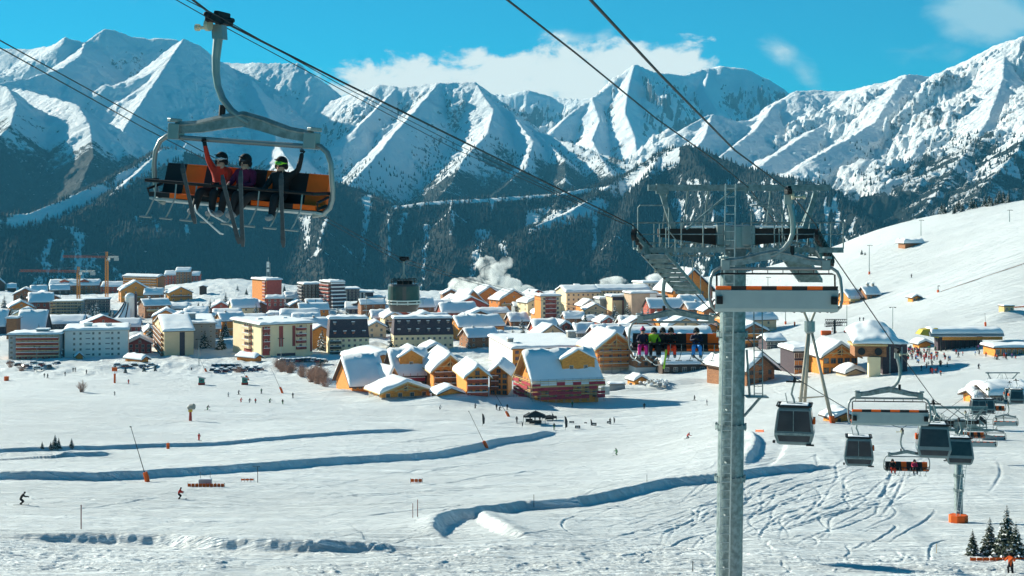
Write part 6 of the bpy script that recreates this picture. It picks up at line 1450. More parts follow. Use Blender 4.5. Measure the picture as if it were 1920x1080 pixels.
# ---------------------------------------------------------------- big round cabin
def big_cabin():
    g = P(757, 487, 135); k = 135 / F; E = empty('cable_car_cabin', g, 0, 'big round dark cable car cabin with white rails hanging over the resort', 'cable car')
    zt, zb = -(532 - 487) * k, -(584 - 487) * k; r = 29.5 * k
    def ringm(lv, seg=28):
        b = MB(); vs = []; fs = []
        for z, rr in lv:
            for i in range(seg): a = 2 * math.pi * i / seg; vs.append((rr * math.cos(a), rr * math.sin(a), z))
        for q in range(len(lv) - 1):
            for i in range(seg): j = (i + 1) % seg; fs.append((q * seg + i, (q + 1) * seg + i, (q + 1) * seg + j, q * seg + j))
        fs.append(tuple(range(seg))); fs.append(tuple(range((len(lv) - 1) * seg, len(lv) * seg))[::-1]); b.add(vs, fs); return b
    h = zt - zb
    ringm([(zt, r * 0.96), (zt - h * 0.08, r), (zt - h * .62, r * 1.02), (zt - h * 0.75, r), (zb + h * 0.02, r * 0.86), (zb, r * 0.8)]).build('cabin_shell', [pbr('dark_cabin_glass', (0.05, 0.045, 0.042), 0.25, scale=0.8, col2=(0.09, 0.07, 0.06), spec=0.6)], E)
    for zz in (-0.60, -0.70): ringm([(zt + h * zz + .06, r * 1.09), (zt + h * zz - .06, r * 1.09)]).build('white_rail', [M_WHITE], E)
    b = MB()
    for i in range(10): a = 2 * math.pi * i / 10; b.beam((r * 1.09 * math.cos(a), r * 1.09 * math.sin(a), zt - h * .58), (r * 1.09 * math.cos(a), r * 1.09 * math.sin(a), zt - h * .74), 0.08, 0.08)
    b.build('rail_brackets', [M_WHITE], E)
    b = MB(); b.cbox((0.1, 0, zt + 0.15), (1.4, 1.0, 0.35)); railing(b, [(-1.1, -1.0, zt), (1.1, -1.0, zt)], 0.45, 0.03, 4); railing(b, [(-1.1, 1, zt), (1.1, 1, zt)], 0.45, 0.03, 4)
    b.build('roof_gear', [M_BLACK], E)
    b = MB(); b.beam((0, 0, -0.1), (0, 0, zt + 0.3), 0.16, 0.2); b.beam((0, 0, zt + 1.0), (0.4, 0, zt + 0.3), 0.08, 0.1); b.beam((0, 0, zt + 1.0), (-0.4, 0, zt + 0.3), 0.08, 0.1); b.build('hanger_arm', [M_GALVL], E)
    b = MB(); b.cbox((0, 0, 0), (0.4, 1.6, 0.25)); b.cbox((0.05, 0, 0.15), (0.9, 0.3, 0.3))
    for s in (-1, 1):
        for q in range(3): b.tube([(s * 0.25 - .05, -0.5 + q * 0.5, 0.1), (s * 0.25 + 0.05, -0.5 + q * 0.5, 0.1)], 0.16, 10)
    b.build('carriage', [M_BLACK], E)
big_cabin()

# ---------------------------------------------------------------- tripod mast for the gondola
def tripod():
    Y = 300; C = GY(1520, Y); k = Y / F; E = empty('tripod_mast', C, 0, 'pale four-legged ropeway mast with V-shaped head', 'lift mast')
    tz = (V0 - 622) * k - C.z; M_P = pbr('pale_rusty_steel', (0.42, 0.36, 0.28), 0.6, scale=0.6, var=0.12); X = lambda u: (u - 1520) * k
    feet = [(1496, 790, 0), (1517, 775, 6), (1556, 800, -3)]
    for (u, v, dy) in feet:
        fx = X(u); p = Vector((C.x + fx, C.y + dy, 0)); z = zg(p.x, p.y) - C.z
        b = MB(); b.tube([(fx, dy, z - 0.5), (X(1517.5) + (fx - X(1517.5)) * 0.12, 0, tz)], [0.42, 0.28], 12); b.build('leg', [M_P], E, smooth=True)
        b = MB(); b.tube([(fx, dy, z - 0.3), (fx + (X(1518) - fx) * .06, dy * .94, z + 1.6)], 0.6, 12); b.build('foot_pad', [M_ORP], E)
    b = MB(); b.tube([(X(1518), 0, tz - 0.3), (X(1518), 0, tz + 0.1), (X(1518), 0, tz + 2.2)], [0.8, 1.15, 1.15], 14); b.build('mast_head', [M_GALVL], E)
    for s in (-1, 1): b = MB(); b.tube([(X(1518) + s * 0.3, 0, tz + 2.1), (X(1518) + s * 1.4, 0, tz + 4.8)], 0.25, 10); b.build('head_arm', [M_P], E)
    b = MB(); b.beam((X(1484), 0, tz + 4.7), (X(1554), 0, tz + 4.7), 0.4, 0.3); b.build('crossbar', [M_GALV], E)
    for cx in (1488, 1502, 1536, 1550):
        b = MB()
        for q in range(5): b.tube([(X(cx) - .12 + .0, -1.0 + q * .5, tz + 4.35), (X(cx) + .12, -1.0 + q * .5, tz + 4.35)], 0.3, 10)
        b.build('sheave_wheels', [M_BLACK], E)
    hb = tz * 0.28; b = MB(); b.beam((X(1497), 0, hb), (X(1545), 0, hb + .3), 0.22, 0.22); b.beam((X(1497), 0, hb), (X(1517), 4, hb - .6), 0.2, 0.2); b.beam((X(1517), 4, hb - .6), (X(1545), 0, hb + .3), 0.2, 0.2); b.build('brace', [M_P], E)
tripod()
# ================================================================ people
def cloth(name, col): return pbr(name, col, 0.75, scale=14, var=0.12)
SKIN = cloth('skin', (0.55, 0.33, 0.24)); BOOT = cloth('grey_ski_boot', (0.25, 0.26, 0.27)); BLK = cloth('black_cloth', (0.012, 0.013, 0.016)); DKB = cloth('dark_blue_cloth', (0.02, 0.03, 0.06))
REDJ = cloth('red_jacket', (0.65, 0.035, 0.015)); WINE = cloth('wine_jacket', (0.16, 0.01, 0.05)); LIME = cloth('lime_jacket', (0.35, 0.60, 0.03)); PINK = cloth('pink_trousers', (0.75, 0.03, 0.25)); ORT = cloth('bright_red_trousers', (0.85, 0.05, 0.015))
BLU = cloth('blue_trousers', (0.06, 0.30, 0.75)); GRN = cloth('green_cloth', (0.03, 0.20, 0.06)); ORJ = cloth('orange_jacket', (0.85, 0.13, 0.02)); GRY = cloth('grey_cloth', (0.2, 0.22, 0.24)); WHT = cloth('white_cloth', (0.7, 0.7, 0.7)); PURP = cloth('purple_cloth', (0.25, 0.05, 0.3))
def skin_body(J, levels=1):
    """J: joints -> (pos, radius); returns evaluated mesh and joint list for colouring"""
    names = list(J); idx = {n: i for i, n in enumerate(names)}
    bones = [('pelvis', 'spine'), ('spine', 'chest'), ('chest', 'neck'), ('neck', 'head'), ('head', 'crown')]
    for s in ('L', 'R'):
        bones += [('chest', 'sh' + s), ('sh' + s, 'el' + s), ('el' + s, 'wr' + s), ('wr' + s, 'ha' + s), ('pelvis', 'hip' + s), ('hip' + s, 'kn' + s), ('kn' + s, 'an' + s), ('an' + s, 'to' + s)]
    me = bpy.data.meshes.new('tmp'); me.from_pydata([J[n][0] for n in names], [(idx[a], idx[b]) for a, b in bones], [])
    ob = bpy.data.objects.new('tmp', me); COL.objects.link(ob)
    sk = ob.modifiers.new('s', 'SKIN'); sk.use_smooth_shade = True
    if not me.skin_vertices: 
        bpy.context.view_layer.objects.active = ob; ob.select_set(True)
    for i, n in enumerate(names):
        r = J[n][1]; sv = me.skin_vertices[0].data[i]; sv.radius = (r, r); sv.use_root = (n == 'pelvis')
    ss = ob.modifiers.new('ss', 'SUBSURF'); ss.levels = levels; ss.render_levels = levels
    dg = bpy.context.evaluated_depsgraph_get(); out = bpy.data.meshes.new_from_object(ob.evaluated_get(dg))
    bpy.data.objects.remove(ob); return out, [(J[a][0], J[b][0], a, b) for a, b in bones]
def seg_d(p, a, b):
    a = Vector(a); b = Vector(b); d = b - a; t_ = max(0, min(1, (p - a).dot(d) / max(d.length_squared, 1e-9))); return (p - a - d * t_).length
def body_mesh(J, mats, levels=1, name='person'):
    """mats: jacket, trousers, glove, boot, face/helmet"""
    me, bones = skin_body(J, levels); me.name = name
    for m in mats: me.materials.append(m)
    kinds = []
    for a, b, na, nb in bones:
        if nb[:2] in ('kn', 'an') and nb[:2] != 'ha' or nb.startswith('hip'): kinds.append(1)
        elif nb.startswith('to'): kinds.append(3)
        elif nb.startswith('ha') and nb != 'head': kinds.append(2)
        elif nb in ('head', 'crown'): kinds.append(4)
        else: kinds.append(0)
    mi = []
    for p in me.polygons:
        best = min(range(len(bones)), key=lambda i: seg_d(p.center, bones[i][0], bones[i][1])); mi.append(kinds[best])
    me.polygons.foreach_set('material_index', mi); me.polygons.foreach_set('use_smooth', [True] * len(mi)); me.update()
    return me
def J_stand(lean=0.0, knee=0.0, arm=0.15, twist=0.0, stride=0.0):
    f = -lean   # facing -Y
    hz = 0.88 - knee * 0.12
    J = {'pelvis': ((0, 0, hz), .15), 'spine': ((0, f * .3, hz + .22), .14), 'chest': ((0, f * .75, hz + .42), .165), 'neck': ((0, f * 1.1, hz + .58), .065), 'head': ((0, f * 1.25 - .01, hz + .68), .105), 'crown': ((0, f * 1.3, hz + .80), .09)}
    for s, x in (('L', 1), ('R', -1)):
        J['sh' + s] = ((x * .17, f * .78, hz + .47), .075); J['el' + s] = ((x * (.24 + arm * .4), f * .7 - arm * .5, hz + .22), .055); J['wr' + s] = ((x * (.24 + arm * .3), f * .6 - .12 - arm * 1.1, hz + .06 + arm * .4), .042); J['ha' + s] = ((x * (.24 + arm * .3), f * .6 - .2 - arm * 1.2, hz + .02 + arm * .4), .045)
        J['hip' + s] = ((x * .09, 0, hz - .06), .10); J['kn' + s] = ((x * (.11 + twist), -knee * .28 - x * stride * .5, .48 - knee * .05), .075); J['an' + s] = ((x * (.12 + twist), x * stride * -1.0 + .02, .12), .06); J['to' + s] = ((x * (.12 + twist), -.17 - x * stride, .07), .05)
    return J
def tiny_variants():
    V = {}
    for nm, J in (('stand', J_stand(0.02, 0.0, 0.1)), ('ski', J_stand(0.22, 1.0, 0.25, 0.03)), ('walk', J_stand(0.05, 0.2, 0.12, 0, 0.16)), ('lean', J_stand(0.35, 1.2, 0.4, 0.1))):
        V[nm] = J
    return V
TV = tiny_variants(); _PM = {}
def tiny(pose, jk, tr, hd=None):
    k = (pose, jk.name, tr.name, (hd or BLK).name)
    if k not in _PM:
        me = body_mesh(TV[pose], [jk, tr, BLK, BLK, hd or BLK], 0)
        # skis belong to each small figure's outline: kept in a separate object, see ski_pair
        _PM[k] = me
    return _PM[k]
def ski_mesh(L=1.7, w=0.105, name='ski', base=None, top=None):
    b = MB(); n = 12; vs = []
    for i in range(n + 1):
        t_ = i / n; y = -L * 0.52 + L * t_; ww = w * (0.5 if i in (0, n) else (0.95 - 0.32 * math.sin(math.pi * t_) ** 0.8 * 0.9)) / 1.0
        z = 0.10 * max(0, (0.16 - t_) / 0.16) ** 1.6 + 0.03 * max(0, (t_ - 0.93) / 0.07)
        for sx in (-1, 1): vs += [(sx * ww / 2, y, z), (sx * ww / 2, y, z + 0.018)]
    for i in range(n):
        a = i * 4; c = a + 4
        b.f += [(a, c, c + 2, a + 2)]; b.m.append(0); b.f += [(a + 1, a + 3, c + 3, c + 1)]; b.m.append(1)
        b.f += [(a, a + 1, c + 1, c)]; b.m.append(1); b.f += [(a + 2, c + 2, c + 3, a + 3)]; b.m.append(1)
    b.f += [(0, 2, 3, 1), (n * 4, n * 4 + 1, n * 4 + 3, n * 4 + 2)]; b.m += [1, 1]; b.v = [Vector(p) for p in vs]
    return b.mesh(name, [base or GRY, top or BLK])
SKI_PAIR = None
def ski_pair_mesh():
    global SKI_PAIR
    if SKI_PAIR is None:
        b = MB()
        for s in (-1, 1): b.box((s * .13 - .05, -.9, .01), (s * .13 + .05, .8, .035)); b.box((s * .13 - .05, -.98, .03), (s * .13 + .05, -.9, .1))
        SKI_PAIR = b.mesh('skis', [BLK])
    return SKI_PAIR
def small_person(u, v, jk, tr, pose, label, group=None, rz=None, hd=None, skis=True, Y=None, sc=1.0, roll=0):
    p = GY(u, Y) if Y else G(u, v, 95); rz = random.uniform(-2.5, 2.5) if rz is None else R(rz)
    E = empty('person', p, rz, label, 'person', group); E.rotation_euler = (0, roll, rz); E.scale = (sc, sc, sc)
    inst('body', tiny(pose, jk, tr, hd), E)
    if skis: inst('skis', ski_pair_mesh(), E)
    return E
# skiers scattered over the pistes
for a in [
 (38, 947, BLK, BLK, 'lean', 'skier all in black turning at the lower left edge', 100, 0, R(14), 1.0), (335, 937, REDJ, BLK, 'ski', 'skier in red jacket and black trousers below the orange barrier', 95, 0, 0, 1.0),
 (373, 826, REDJ, REDJ, 'stand', 'lone skier dressed all in red on the left piste', 40, 0, 0, 1.0), (388, 769, BLK, GRN, 'lean', 'dark skier crouching beside the snow cannon', 100, 0, R(-12), 1),
 (83, 708, BLK, BLK, 'stand', 'left of two dark figures walking at the far left', 20, 0, 0, 1), (89, 709, DKB, BLK, 'walk', 'right of two dark figures walking at the far left', 60, 0, 0, 1),
 (122, 705, BLK, GRY, 'stand', 'single dark figure near the left parking snowbank', 10, 0, 0, 1), (137, 697, BLK, BLK, 'walk', 'left one of a pair in front of the white apartment block', 0, 0, 0, 1), (141, 697, BLK, BLK, 'walk', 'right one of a pair in front of the white apartment block', 30, 0, 0, 1),
 (162, 701, BLK, DKB, 'stand', 'figure walking left of the orange-padded signpost', 0, 0, 0, 1), (241, 720, REDJ, ORT, 'stand', 'small red skier right of the orange-padded signpost', 0, 0, 0, 1), (215, 741, GRY, BLK, 'ski', 'tiny grey skier below the orange-padded signpost', 0, 0, 0, .8),
 (359, 697, BLK, GRY, 'stand', 'dark figure left of the orange flag by the snowbank', 0, 0, 0, 1), (447, 740, DKB, BLK, 'ski', 'dark blue skier below the right green hut', 50, 0, 0, 1), (490, 738, GRN, BLK, 'stand', 'green skier left of the orange post by the thicket', 0, 0, 0, 1),
 (549, 746, BLK, BLK, 'stand', 'black skier right of the orange post by the thicket', 0, 0, 0, 1), (451, 755, REDJ, REDJ, 'ski', 'leftmost red skier in the line of five', 70, 0, 0, 1), (467, 756, BLK, GRY, 'ski', 'dark skier second in the line of five', 80, 0, 0, 1),
 (479, 757, REDJ, BLK, 'stand', 'red skier third in the line of five', 10, 0, 0, 1), (505, 756, GRN, BLK, 'lean', 'dark green skier fourth in the line of five', 60, 0, 0, 1), (530, 759, BLK, GRN, 'stand', 'tall dark skier last in the line of five', 20, 0, 0, 1), (428, 744, WHT, GRY, 'stand', 'pale skier below the right green hut', 20, 0, 0, .9),
 (824, 769, WHT, BLK, 'ski', 'skier in white jacket below the chalet cluster', 80, 0, 0, 1), (891, 767, GRY, BLK, 'stand', 'grey skier below the larch chalets', 30, 0, 0, 1), (931, 768, BLK, BLK, 'stand', 'dark adult beside a crouching figure under the orange post', 10, 0, 0, 1), (936, 770, DKB, BLK, 'lean', 'crouching figure beside a dark adult under the orange post', 60, 0, 0, .9), (951, 768, BLK, DKB, 'stand', 'dark skier just left of the orange padded lance foot', 10, 0, 0, 1),
 (1073, 763, GRN, BLK, 'stand', 'dark green figure below the scaffolded chalet', 0, 0, 0, 1), (1208, 767, BLK, BLK, 'stand', 'black skier left of the big pylon', 0, 0, 0, 1.1), (1302, 751, BLK, BLK, 'walk', 'black walker near the shadow left of the pylon', 60, 0, 0, 1), (1325, 760, GRY, WHT, 'walk', 'pale walker just left of the pylon shaft', 60, 0, 0, 1),
 (1288, 823, REDJ, BLK, 'lean', 'snowboarder with red jacket left of the pylon shaft', 120, 0, R(-15), 1), (1157, 854, GRN, GRN, 'ski', 'skier all in green on the middle piste', -70, 0, 0, 1.05),
 (969, 793, BLK, BLK, 'stand', 'black figure at the left end of the black tents', 0, 0, 0, 1.1), (1039, 806, BLK, GRN, 'stand', 'black figure in front of the big flag by the tents', 0, 0, 0, 1.1), (994, 790, BLK, BLK, 'stand', 'figure standing under the left black tent', 0, 0, 0, 1.1), (1012, 791, DKB, BLK, 'stand', 'figure standing under the right black tent', 0, 0, 0, 1.1), (1003, 788, BLK, GRY, 'walk', 'figure between the two black tents', 0, 0, 0, 1.1),
 (1144, 795, BLK, BLK, 'stand', 'figure beside the banner right of the tents', 0, 0, 0, 1.0), (1709, 521, GRY, BLK, 'stand', 'tiny lone figure standing on the upper ski hill', 0, 0, 0, 1.1), (1612, 602, DKB, BLK, 'stand', 'left one of two figures on the ski hill by a shadow', 0, 0, 0, 1), (1619, 602, DKB, DKB, 'stand', 'right one of two figures on the ski hill by a shadow', 0, 0, 0, 1),
 (1577, 553, BLK, BLK, 'stand', 'dark figure left of the restaurant on the ski hill', 0, 0, 0, 1), (1835, 692, DKB, BLK, 'ski', 'skier right of the big blue shadow', 0, 0, 0, 1), (1895, 1077, ORJ, BLK, 'ski', 'skier in bright orange jacket at the lower right corner', 170, 0, 0, 1.0)]:
    small_person(a[0], a[1], a[2], a[3], a[4], a[5], None, a[6], sc=a[9], roll=a[8])
# the crowd below the lift station
rc = random.Random(11); cols = [REDJ, REDJ, BLK, DKB, BLK, BLU, WINE, GRN, BLK, ORJ, GRY, PURP]
GC2 = 'crowd of skiers waiting by the lift station'
for k in range(92):
    if k < 44: u, v = rc.gauss(1728, 20), rc.uniform(656, 676)
    elif k < 66: u, v = rc.uniform(1702, 1790), rc.uniform(666, 688)
    elif k < 76: u, v = rc.uniform(1716, 1770), rc.uniform(690, 704)
    elif k < 84: u, v = rc.uniform(1790, 1850), rc.uniform(655, 672)
    else: u, v = rc.uniform(1860, 1915), rc.uniform(668, 676)
    u = max(1701, u); jk = rc.choice(cols); tr = rc.choice([BLK, BLK, DKB, REDJ, GRY])
    cn = {'red_jacket': 'red', 'black_cloth': 'black', 'dark_blue_cloth': 'dark blue', 'blue_trousers': 'blue', 'wine_jacket': 'wine red', 'green_cloth': 'green', 'orange_jacket': 'orange', 'grey_cloth': 'grey', 'purple_cloth': 'purple'}[jk.name]
    where = 'in the crowd below the lift station' if k < 76 else ('right of the crowd below the lift station' if k < 84 else 'in front of the orange deck restaurant')
    small_person(u, v, jk, tr, rc.choice(['stand', 'stand', 'walk', 'ski']), 'tiny skier in %s jacket standing %s' % (cn, where), GC2, skis=rc.random() < 0.6, rz=rc.uniform(-180, 180), sc=rc.uniform(.88, 1.05))
for k in range(14):
    small_person(rc.uniform(1545, 1615), rc.uniform(619, 627), rc.choice([REDJ, WINE, REDJ, BLK]), BLK, 'stand', 'tiny child-sized skier in the queue at the drag lift', 'queue at the drag lift', skis=False, rz=rc.uniform(-180, 180), sc=.8)

# ---------------------------------------------------------------- riders, built with faces, gloves and helmets
def rider(chair, x, label, jk, tr, helmet, goggle, armL='lap', armR='lap', legL=(0, 0), legR=(0, 0), hat=False, glass=None):
    """sits on the chair facing -Y; legL / legR: sideways and forward swing of the foot"""
    zs = -3.69; y0 = -0.02
    J = {'pelvis': ((x, y0 + .02, zs + .03), .165), 'spine': ((x, y0 + .06, zs + .24), .155), 'chest': ((x, y0 + .05, zs + .42), .175), 'neck': ((x, y0 + .0, zs + .57), .07), 'head': ((x, y0 - .02, zs + .68), .10), 'crown': ((x, y0 - .02, zs + .79), .085)}
    for s, q, mode, leg in (('L', 1, armL, legL), ('R', -1, armR, legR)):
        J['sh' + s] = ((x + q * .19, y0 + .04, zs + .47), .085)
        if mode == 'up': el, wr, ha = (x + q * .42, y0 - .04, zs + .60), (x + q * .50, y0 - .07, zs + .90), (x + q * .50, y0 - .07, zs + .99)
        elif mode == 'upback': el, wr, ha = (x + q * .30, y0 - .04, zs + .70), (x + q * .38, y0 - .07, zs + .98), (x + q * .41, y0 - .07, zs + 1.08)
        elif mode == 'chest': el, wr, ha = (x + q * .26, y0 - .10, zs + .28), (x + q * .10, y0 - .30, zs + .34), (x + q * .04, y0 - .34, zs + .36)
        else: el, wr, ha = (x + q * .27, y0 - .08, zs + .24), (x + q * .17, y0 - .32, zs + .20), (x + q * .12, y0 - .40, zs + .18)
        J['el' + s] = (el, .062); J['wr' + s] = (wr, .048); J['ha' + s] = (ha, .046)
        kx, fy = leg
        J['hip' + s] = ((x + q * .10, y0 - .05, zs + .02), .12); J['kn' + s] = ((x + q * .15 + kx * .5, y0 - .48, zs + .03), .095); J['an' + s] = ((x + q * .16 + kx, y0 - .54 - fy, zs - .40 + abs(fy) * .35), .075); J['to' + s] = ((x + q * .16 + kx * 1.1, y0 - .74 - fy, zs - .43 + abs(fy) * .5), .065)
    me = body_mesh(J, [jk, tr, BLK, BOOT, SKIN], 2, 'person')
    # gloved fingers
    b = MB()
    for s in ('L', 'R'):
        w_ = Vector(J['wr' + s][0]); h = Vector(J['ha' + s][0]); d = (h - w_).normalized(); sd = d.cross(Vector((0, 1, 0)))
        sd = sd.normalized() if sd.length > .1 else Vector((1, 0, 0))
        for k, (o_, L) in enumerate(((-.033, .062), (-.011, .075), (.011, .078), (.033, .066))):
            p = h + sd * o_; b.tube([p, p + d * L * .6 + sd * o_ * .25, p + d * L + sd * o_ * .3 + Vector((0, -.012, 0))], [.013, .012, .009], 6)
        tq = 1 if s == 'L' else -1; b.tube([h - d * .02 + sd * (-.03 * tq), h + d * .03 + sd * (-.07 * tq)], [.015, .011], 6)
    hx, hy, hz = J['head'][0]
    E = empty('person', chair.matrix_basis @ Vector((x, 0, -3.81)), 0, label, 'person'); E.rotation_euler = chair.rotation_euler
    Mi = (Matrix.Translation(Vector((-x, 0, 3.81))))
    me.transform(Mi); inst('body', me, E)
    g = b.build('gloves', [BLK], E, smooth=True); g.data.transform(Mi)
    h = MB()
    if hat: h.ball((hx, hy + .015, hz + .085), (.125, .135, .115), 14, 9); h.tube([(hx, hy + .015, hz + .045), (hx, hy + .015, hz + .085)], .132, 14); h.ball((hx, hy + .02, hz + .215), .045, 8, 6)
    else:
        h.ball((hx, hy + .025, hz + .07), (.130, .150, .135), 16, 10); h.cbox((hx, hy - .11, hz + .125), (.17, .05, .02))
        for q in (-1, 1): h.ball((hx + q * .115, hy + .03, hz - .01), (.035, .06, .07), 8, 6)
    o = h.build('hat' if hat else 'helmet', [helmet], E, smooth=True); o.data.transform(Mi)
    gl = MB(); gl.ball((hx, hy - .085, hz + .055), (.098, .05, .046), 14, 8, 0); gl.ball((hx, hy - .112, hz + .055), (.080, .036, .033), 14, 8, 1); gl.tube([(hx - .125, hy + .02, hz + .06), (hx - .09, hy - .08, hz + .058), (hx + .09, hy - .08, hz + .058), (hx + .125, hy + .02, hz + .06)], .017, 6, 0)
    o = gl.build('goggles', [goggle, glass or M_CGL], E, smooth=True); o.data.transform(Mi)
    f = MB(); f.ball((hx, hy - .105, hz + .0), (.016, .022, .022), 8, 6, 0); f.ball((hx, hy - .096, hz - .045), (.03, .012, .008), 8, 5, 1); f.ball((hx, hy - .05, hz - .075), (.055, .06, .04), 10, 6, 0)
    o = f.build('face', [SKIN, REDJ], E, smooth=True); o.data.transform(Mi)
    return E, J
GOGW = cloth('white_goggle_frame', (0.6, 0.62, 0.64)); GOGG = cloth('neon_goggle_frame', (0.40, 0.85, 0.05)); GOGK = BLK
GLS2 = pbr('green_mirror_lens', (0.10, 0.55, 0.10), 0.15, metal=0.5); GLSW = pbr('silver_mirror_lens', (0.5, 0.55, 0.6), 0.15, metal=0.7)
rider(chA1, -0.46, 'person in bright red jacket raising one arm on the nearest chair', REDJ, BLK, BLK, GOGW, armR='upback', glass=GLSW, legL=(.02, .0), legR=(-.05, .05))
rider(chA1, 0.12, 'person in dark wine jacket and black helmet sitting in the middle of the nearest chair', WINE, BLK, BLK, BLK, legL=(-.05, .05), legR=(-.02, 0))
rider(chA1, 0.98, 'person in black with neon green goggles waving on the nearest chair', BLK, BLK, BLK, GOGG, armL='up', glass=GLS2, legR=(-.55, .0), legL=(.02, 0.05))
PKH = cloth('pink_hat', (0.6, 0.05, 0.2)); FUR = cloth('tan_fur_collar', (0.5, 0.36, 0.2)); NAVY = cloth('navy_jacket', (0.02, 0.02, 0.05))
rider(chA2, -1.52, 'child in pink trousers and pink hat with fur-collared jacket on the second chair', NAVY, PINK, PKH, BLK, hat=True)
rider(chA2, -1.0, 'person in lime green jacket and black trousers on the second chair', LIME, BLK, BLK, BLK)
rider(chA2, -0.60, 'person in dark jacket squeezed between lime green and bright red riders', BLK, BLK, BLK, BLK)
rider(chA2, -0.22, 'person in black jacket and bright red trousers on the second chair', BLK, ORT, BLK, BLK, armL='chest', armR='chest')
rider(chA2, 0.95, 'person in navy jacket and blue trousers sitting apart on the second chair', NAVY, BLU, BLK, BLK, armL='chest', armR='chest')
rider(chA3, -1.35, 'rider in dark jacket with red trousers on the small far chair', BLK, REDJ, BLK, BLK)
rider(chA3, 0.72, 'rider in pink-red jacket and dark trousers on the small far chair', cloth('pink_red_jacket', (0.6, 0.03, 0.10)), BLK, BLK, BLK)
# skis, each a thing of its own: given by two picture points (tip, tail) and distances
SKA = ski_mesh(1.72, 0.115, 'ski', cloth('grey_ski_base', (0.075, 0.08, 0.085)), cloth('pale_ski_top', (0.5, 0.52, 0.53)))
def ski(u0, v0, Y0, u1, v1, Y1, label, mesh=None, roll=0.0, grp=None):
    a = P(u0, v0, Y0); c = P(u1, v1, Y1); o = inst('ski', mesh or SKA, None, (a + c) / 2)
    d = (c - a); sc = d.length / 1.72; yv = d.normalized(); zc = Vector((0, 1, 0)) - yv * yv.y; zc.normalize(); xv = yv.cross(zc)
    M = Matrix((xv, yv, zc)).transposed().to_4x4(); o.matrix_world = Matrix.Translation((a + c) / 2) @ M @ Matrix.Rotation(roll, 4, 'Y') @ Matrix.Diagonal((1, sc, 1, 1))
    return setp(o, label, 'ski', grp)
ski(340, 308, 29.2, 366, 422, 29.2, 'dark ski hanging upright at the left of the three waving skiers')
ski(415, 330, 29.1, 449, 460, 29.1, 'dark ski slanting before the skier in the bright red jacket')
ski(450, 322, 29.0, 455, 466, 29.0, 'dark ski standing upright before the skier in the wine jacket')
ski(526, 327, 29.1, 531, 467, 29.1, 'dark ski hanging upright before the skier with neon goggles')
SKL = ski_mesh(1.6, 0.1, 'ski', WHT, cloth('silver_ski_top', (0.6, 0.62, 0.63)))
ski(358, 390, 29.4, 420, 445, 29.6, 'silver ski pointing down right under the first waving skier', SKL, R(65))
ski(384, 396, 29.4, 450, 434, 29.6, 'silver ski lying across under the red-jacketed skier', SKL, R(65))
SKG = ski_mesh(1.6, 0.12, 'ski', cloth('yellow_green_ski', (0.35, 0.65, 0.05)), cloth('orange_yellow_ski', (0.8, 0.45, 0.05)))
ski(1181, 668, 64.9, 1203, 682, 65.1, 'pale ski under the child in pink trousers', SKL, R(50)); ski(1206, 668, 64.9, 1224, 682, 65.1, 'pale ski under the rider in the lime jacket', SKL, R(50))
ski(1250, 655, 64.7, 1244, 694, 64.7, 'yellow and green ski hanging under the rider in bright red trousers', SKG); ski(1225, 686, 64.8, 1258, 680, 64.8, 'white ski held level under the rider in bright red trousers', SKL, R(60))
ski(1300, 668, 64.9, 1322, 684, 65.1, 'dark ski under the rider in blue trousers', SKA, R(50))
# ================================================================ trees, shrubs, cars, piste furniture, stations, steam
M_NEEDLE = pbr('conifer_needles', (0.055, 0.075, 0.045), 0.85, scale=2.5, col2=(0.015, 0.025, 0.018)); M_BARK = pbr('tree_bark', (0.14, 0.09, 0.06), 0.9, scale=4)
M_TWIG = pbr('bare_twigs', (0.46, 0.30, 0.22), 0.9, scale=2, col2=(0.25, 0.13, 0.09))
def conifer(h=6.0, seed=1, snowy=0.4, name='fir_tree', dens=1.0):
    rs = random.Random(seed); E = empty(name)
    b = MB(); b.tube([(0, 0, -0.4), (0, 0, h * .5), (0, 0, h)], [h * .022, h * .014, h * .003], 7); b.build('trunk', [M_BARK], E)
    c = MB(); n = int(20 * dens); 
    for i in range(n):
        t_ = (i + rs.random() * .6) / n; z = h * (0.06 + 0.93 * t_); rad = h * 0.32 * (1 - t_) ** 0.85 + 0.04
        k = max(4, int((9 - 4 * t_) * dens))
        for j in range(k):
            if rs.random() < 0.12: continue
            a = 2 * math.pi * (j + rs.random() * .8) / k + i; L = rad * rs.uniform(.65, 1.15); dr = Vector((math.cos(a), math.sin(a), 0)); sd = Vector((-math.sin(a), math.cos(a), 0))
            m = max(2, int(3 * dens)); drop = L * rs.uniform(.25, .5)
            for q in range(m):
                t0 = q / m; t1 = (q + 1.15) / m; w0 = L * .30 * (1 - t0 * .7) + .02; w1 = L * .26 * (1 - min(t1, 1)) + .01
                p0 = dr * L * t0 + Vector((0, 0, z - drop * t0 ** 1.3 + rs.uniform(-.02, .02) * h * .3)); p1 = dr * L * t1 + Vector((0, 0, z - drop * t1 ** 1.3 - L * .05))
                s_ = 1 if rs.random() < snowy else 0
                c.add([p0 - sd * w0 - Vector((0, 0, L * .10)), p0 + sd * w0 - Vector((0, 0, L * .12)), p1 + sd * w1, p1 - sd * w1, (p0 + p1) / 2 + Vector((0, 0, L * .07))], [(0, 1, 4), (1, 2, 4), (2, 3, 4), (3, 0, 4)], s_)
                # hanging needle sprays
                c.add([p0 + sd * w0 * .8, p0 - sd * w0 * .8, p1 - Vector((0, 0, L * .22))], [(0, 1, 2)], 0)
    c.build('crown', [M_NEEDLE, M_SNOW], E); return E
FP = [conifer(6, 1, .30, dens=1.5), conifer(6, 2, .22, dens=1.3), conifer(6, 3, .55, dens=.9)]; used = set()
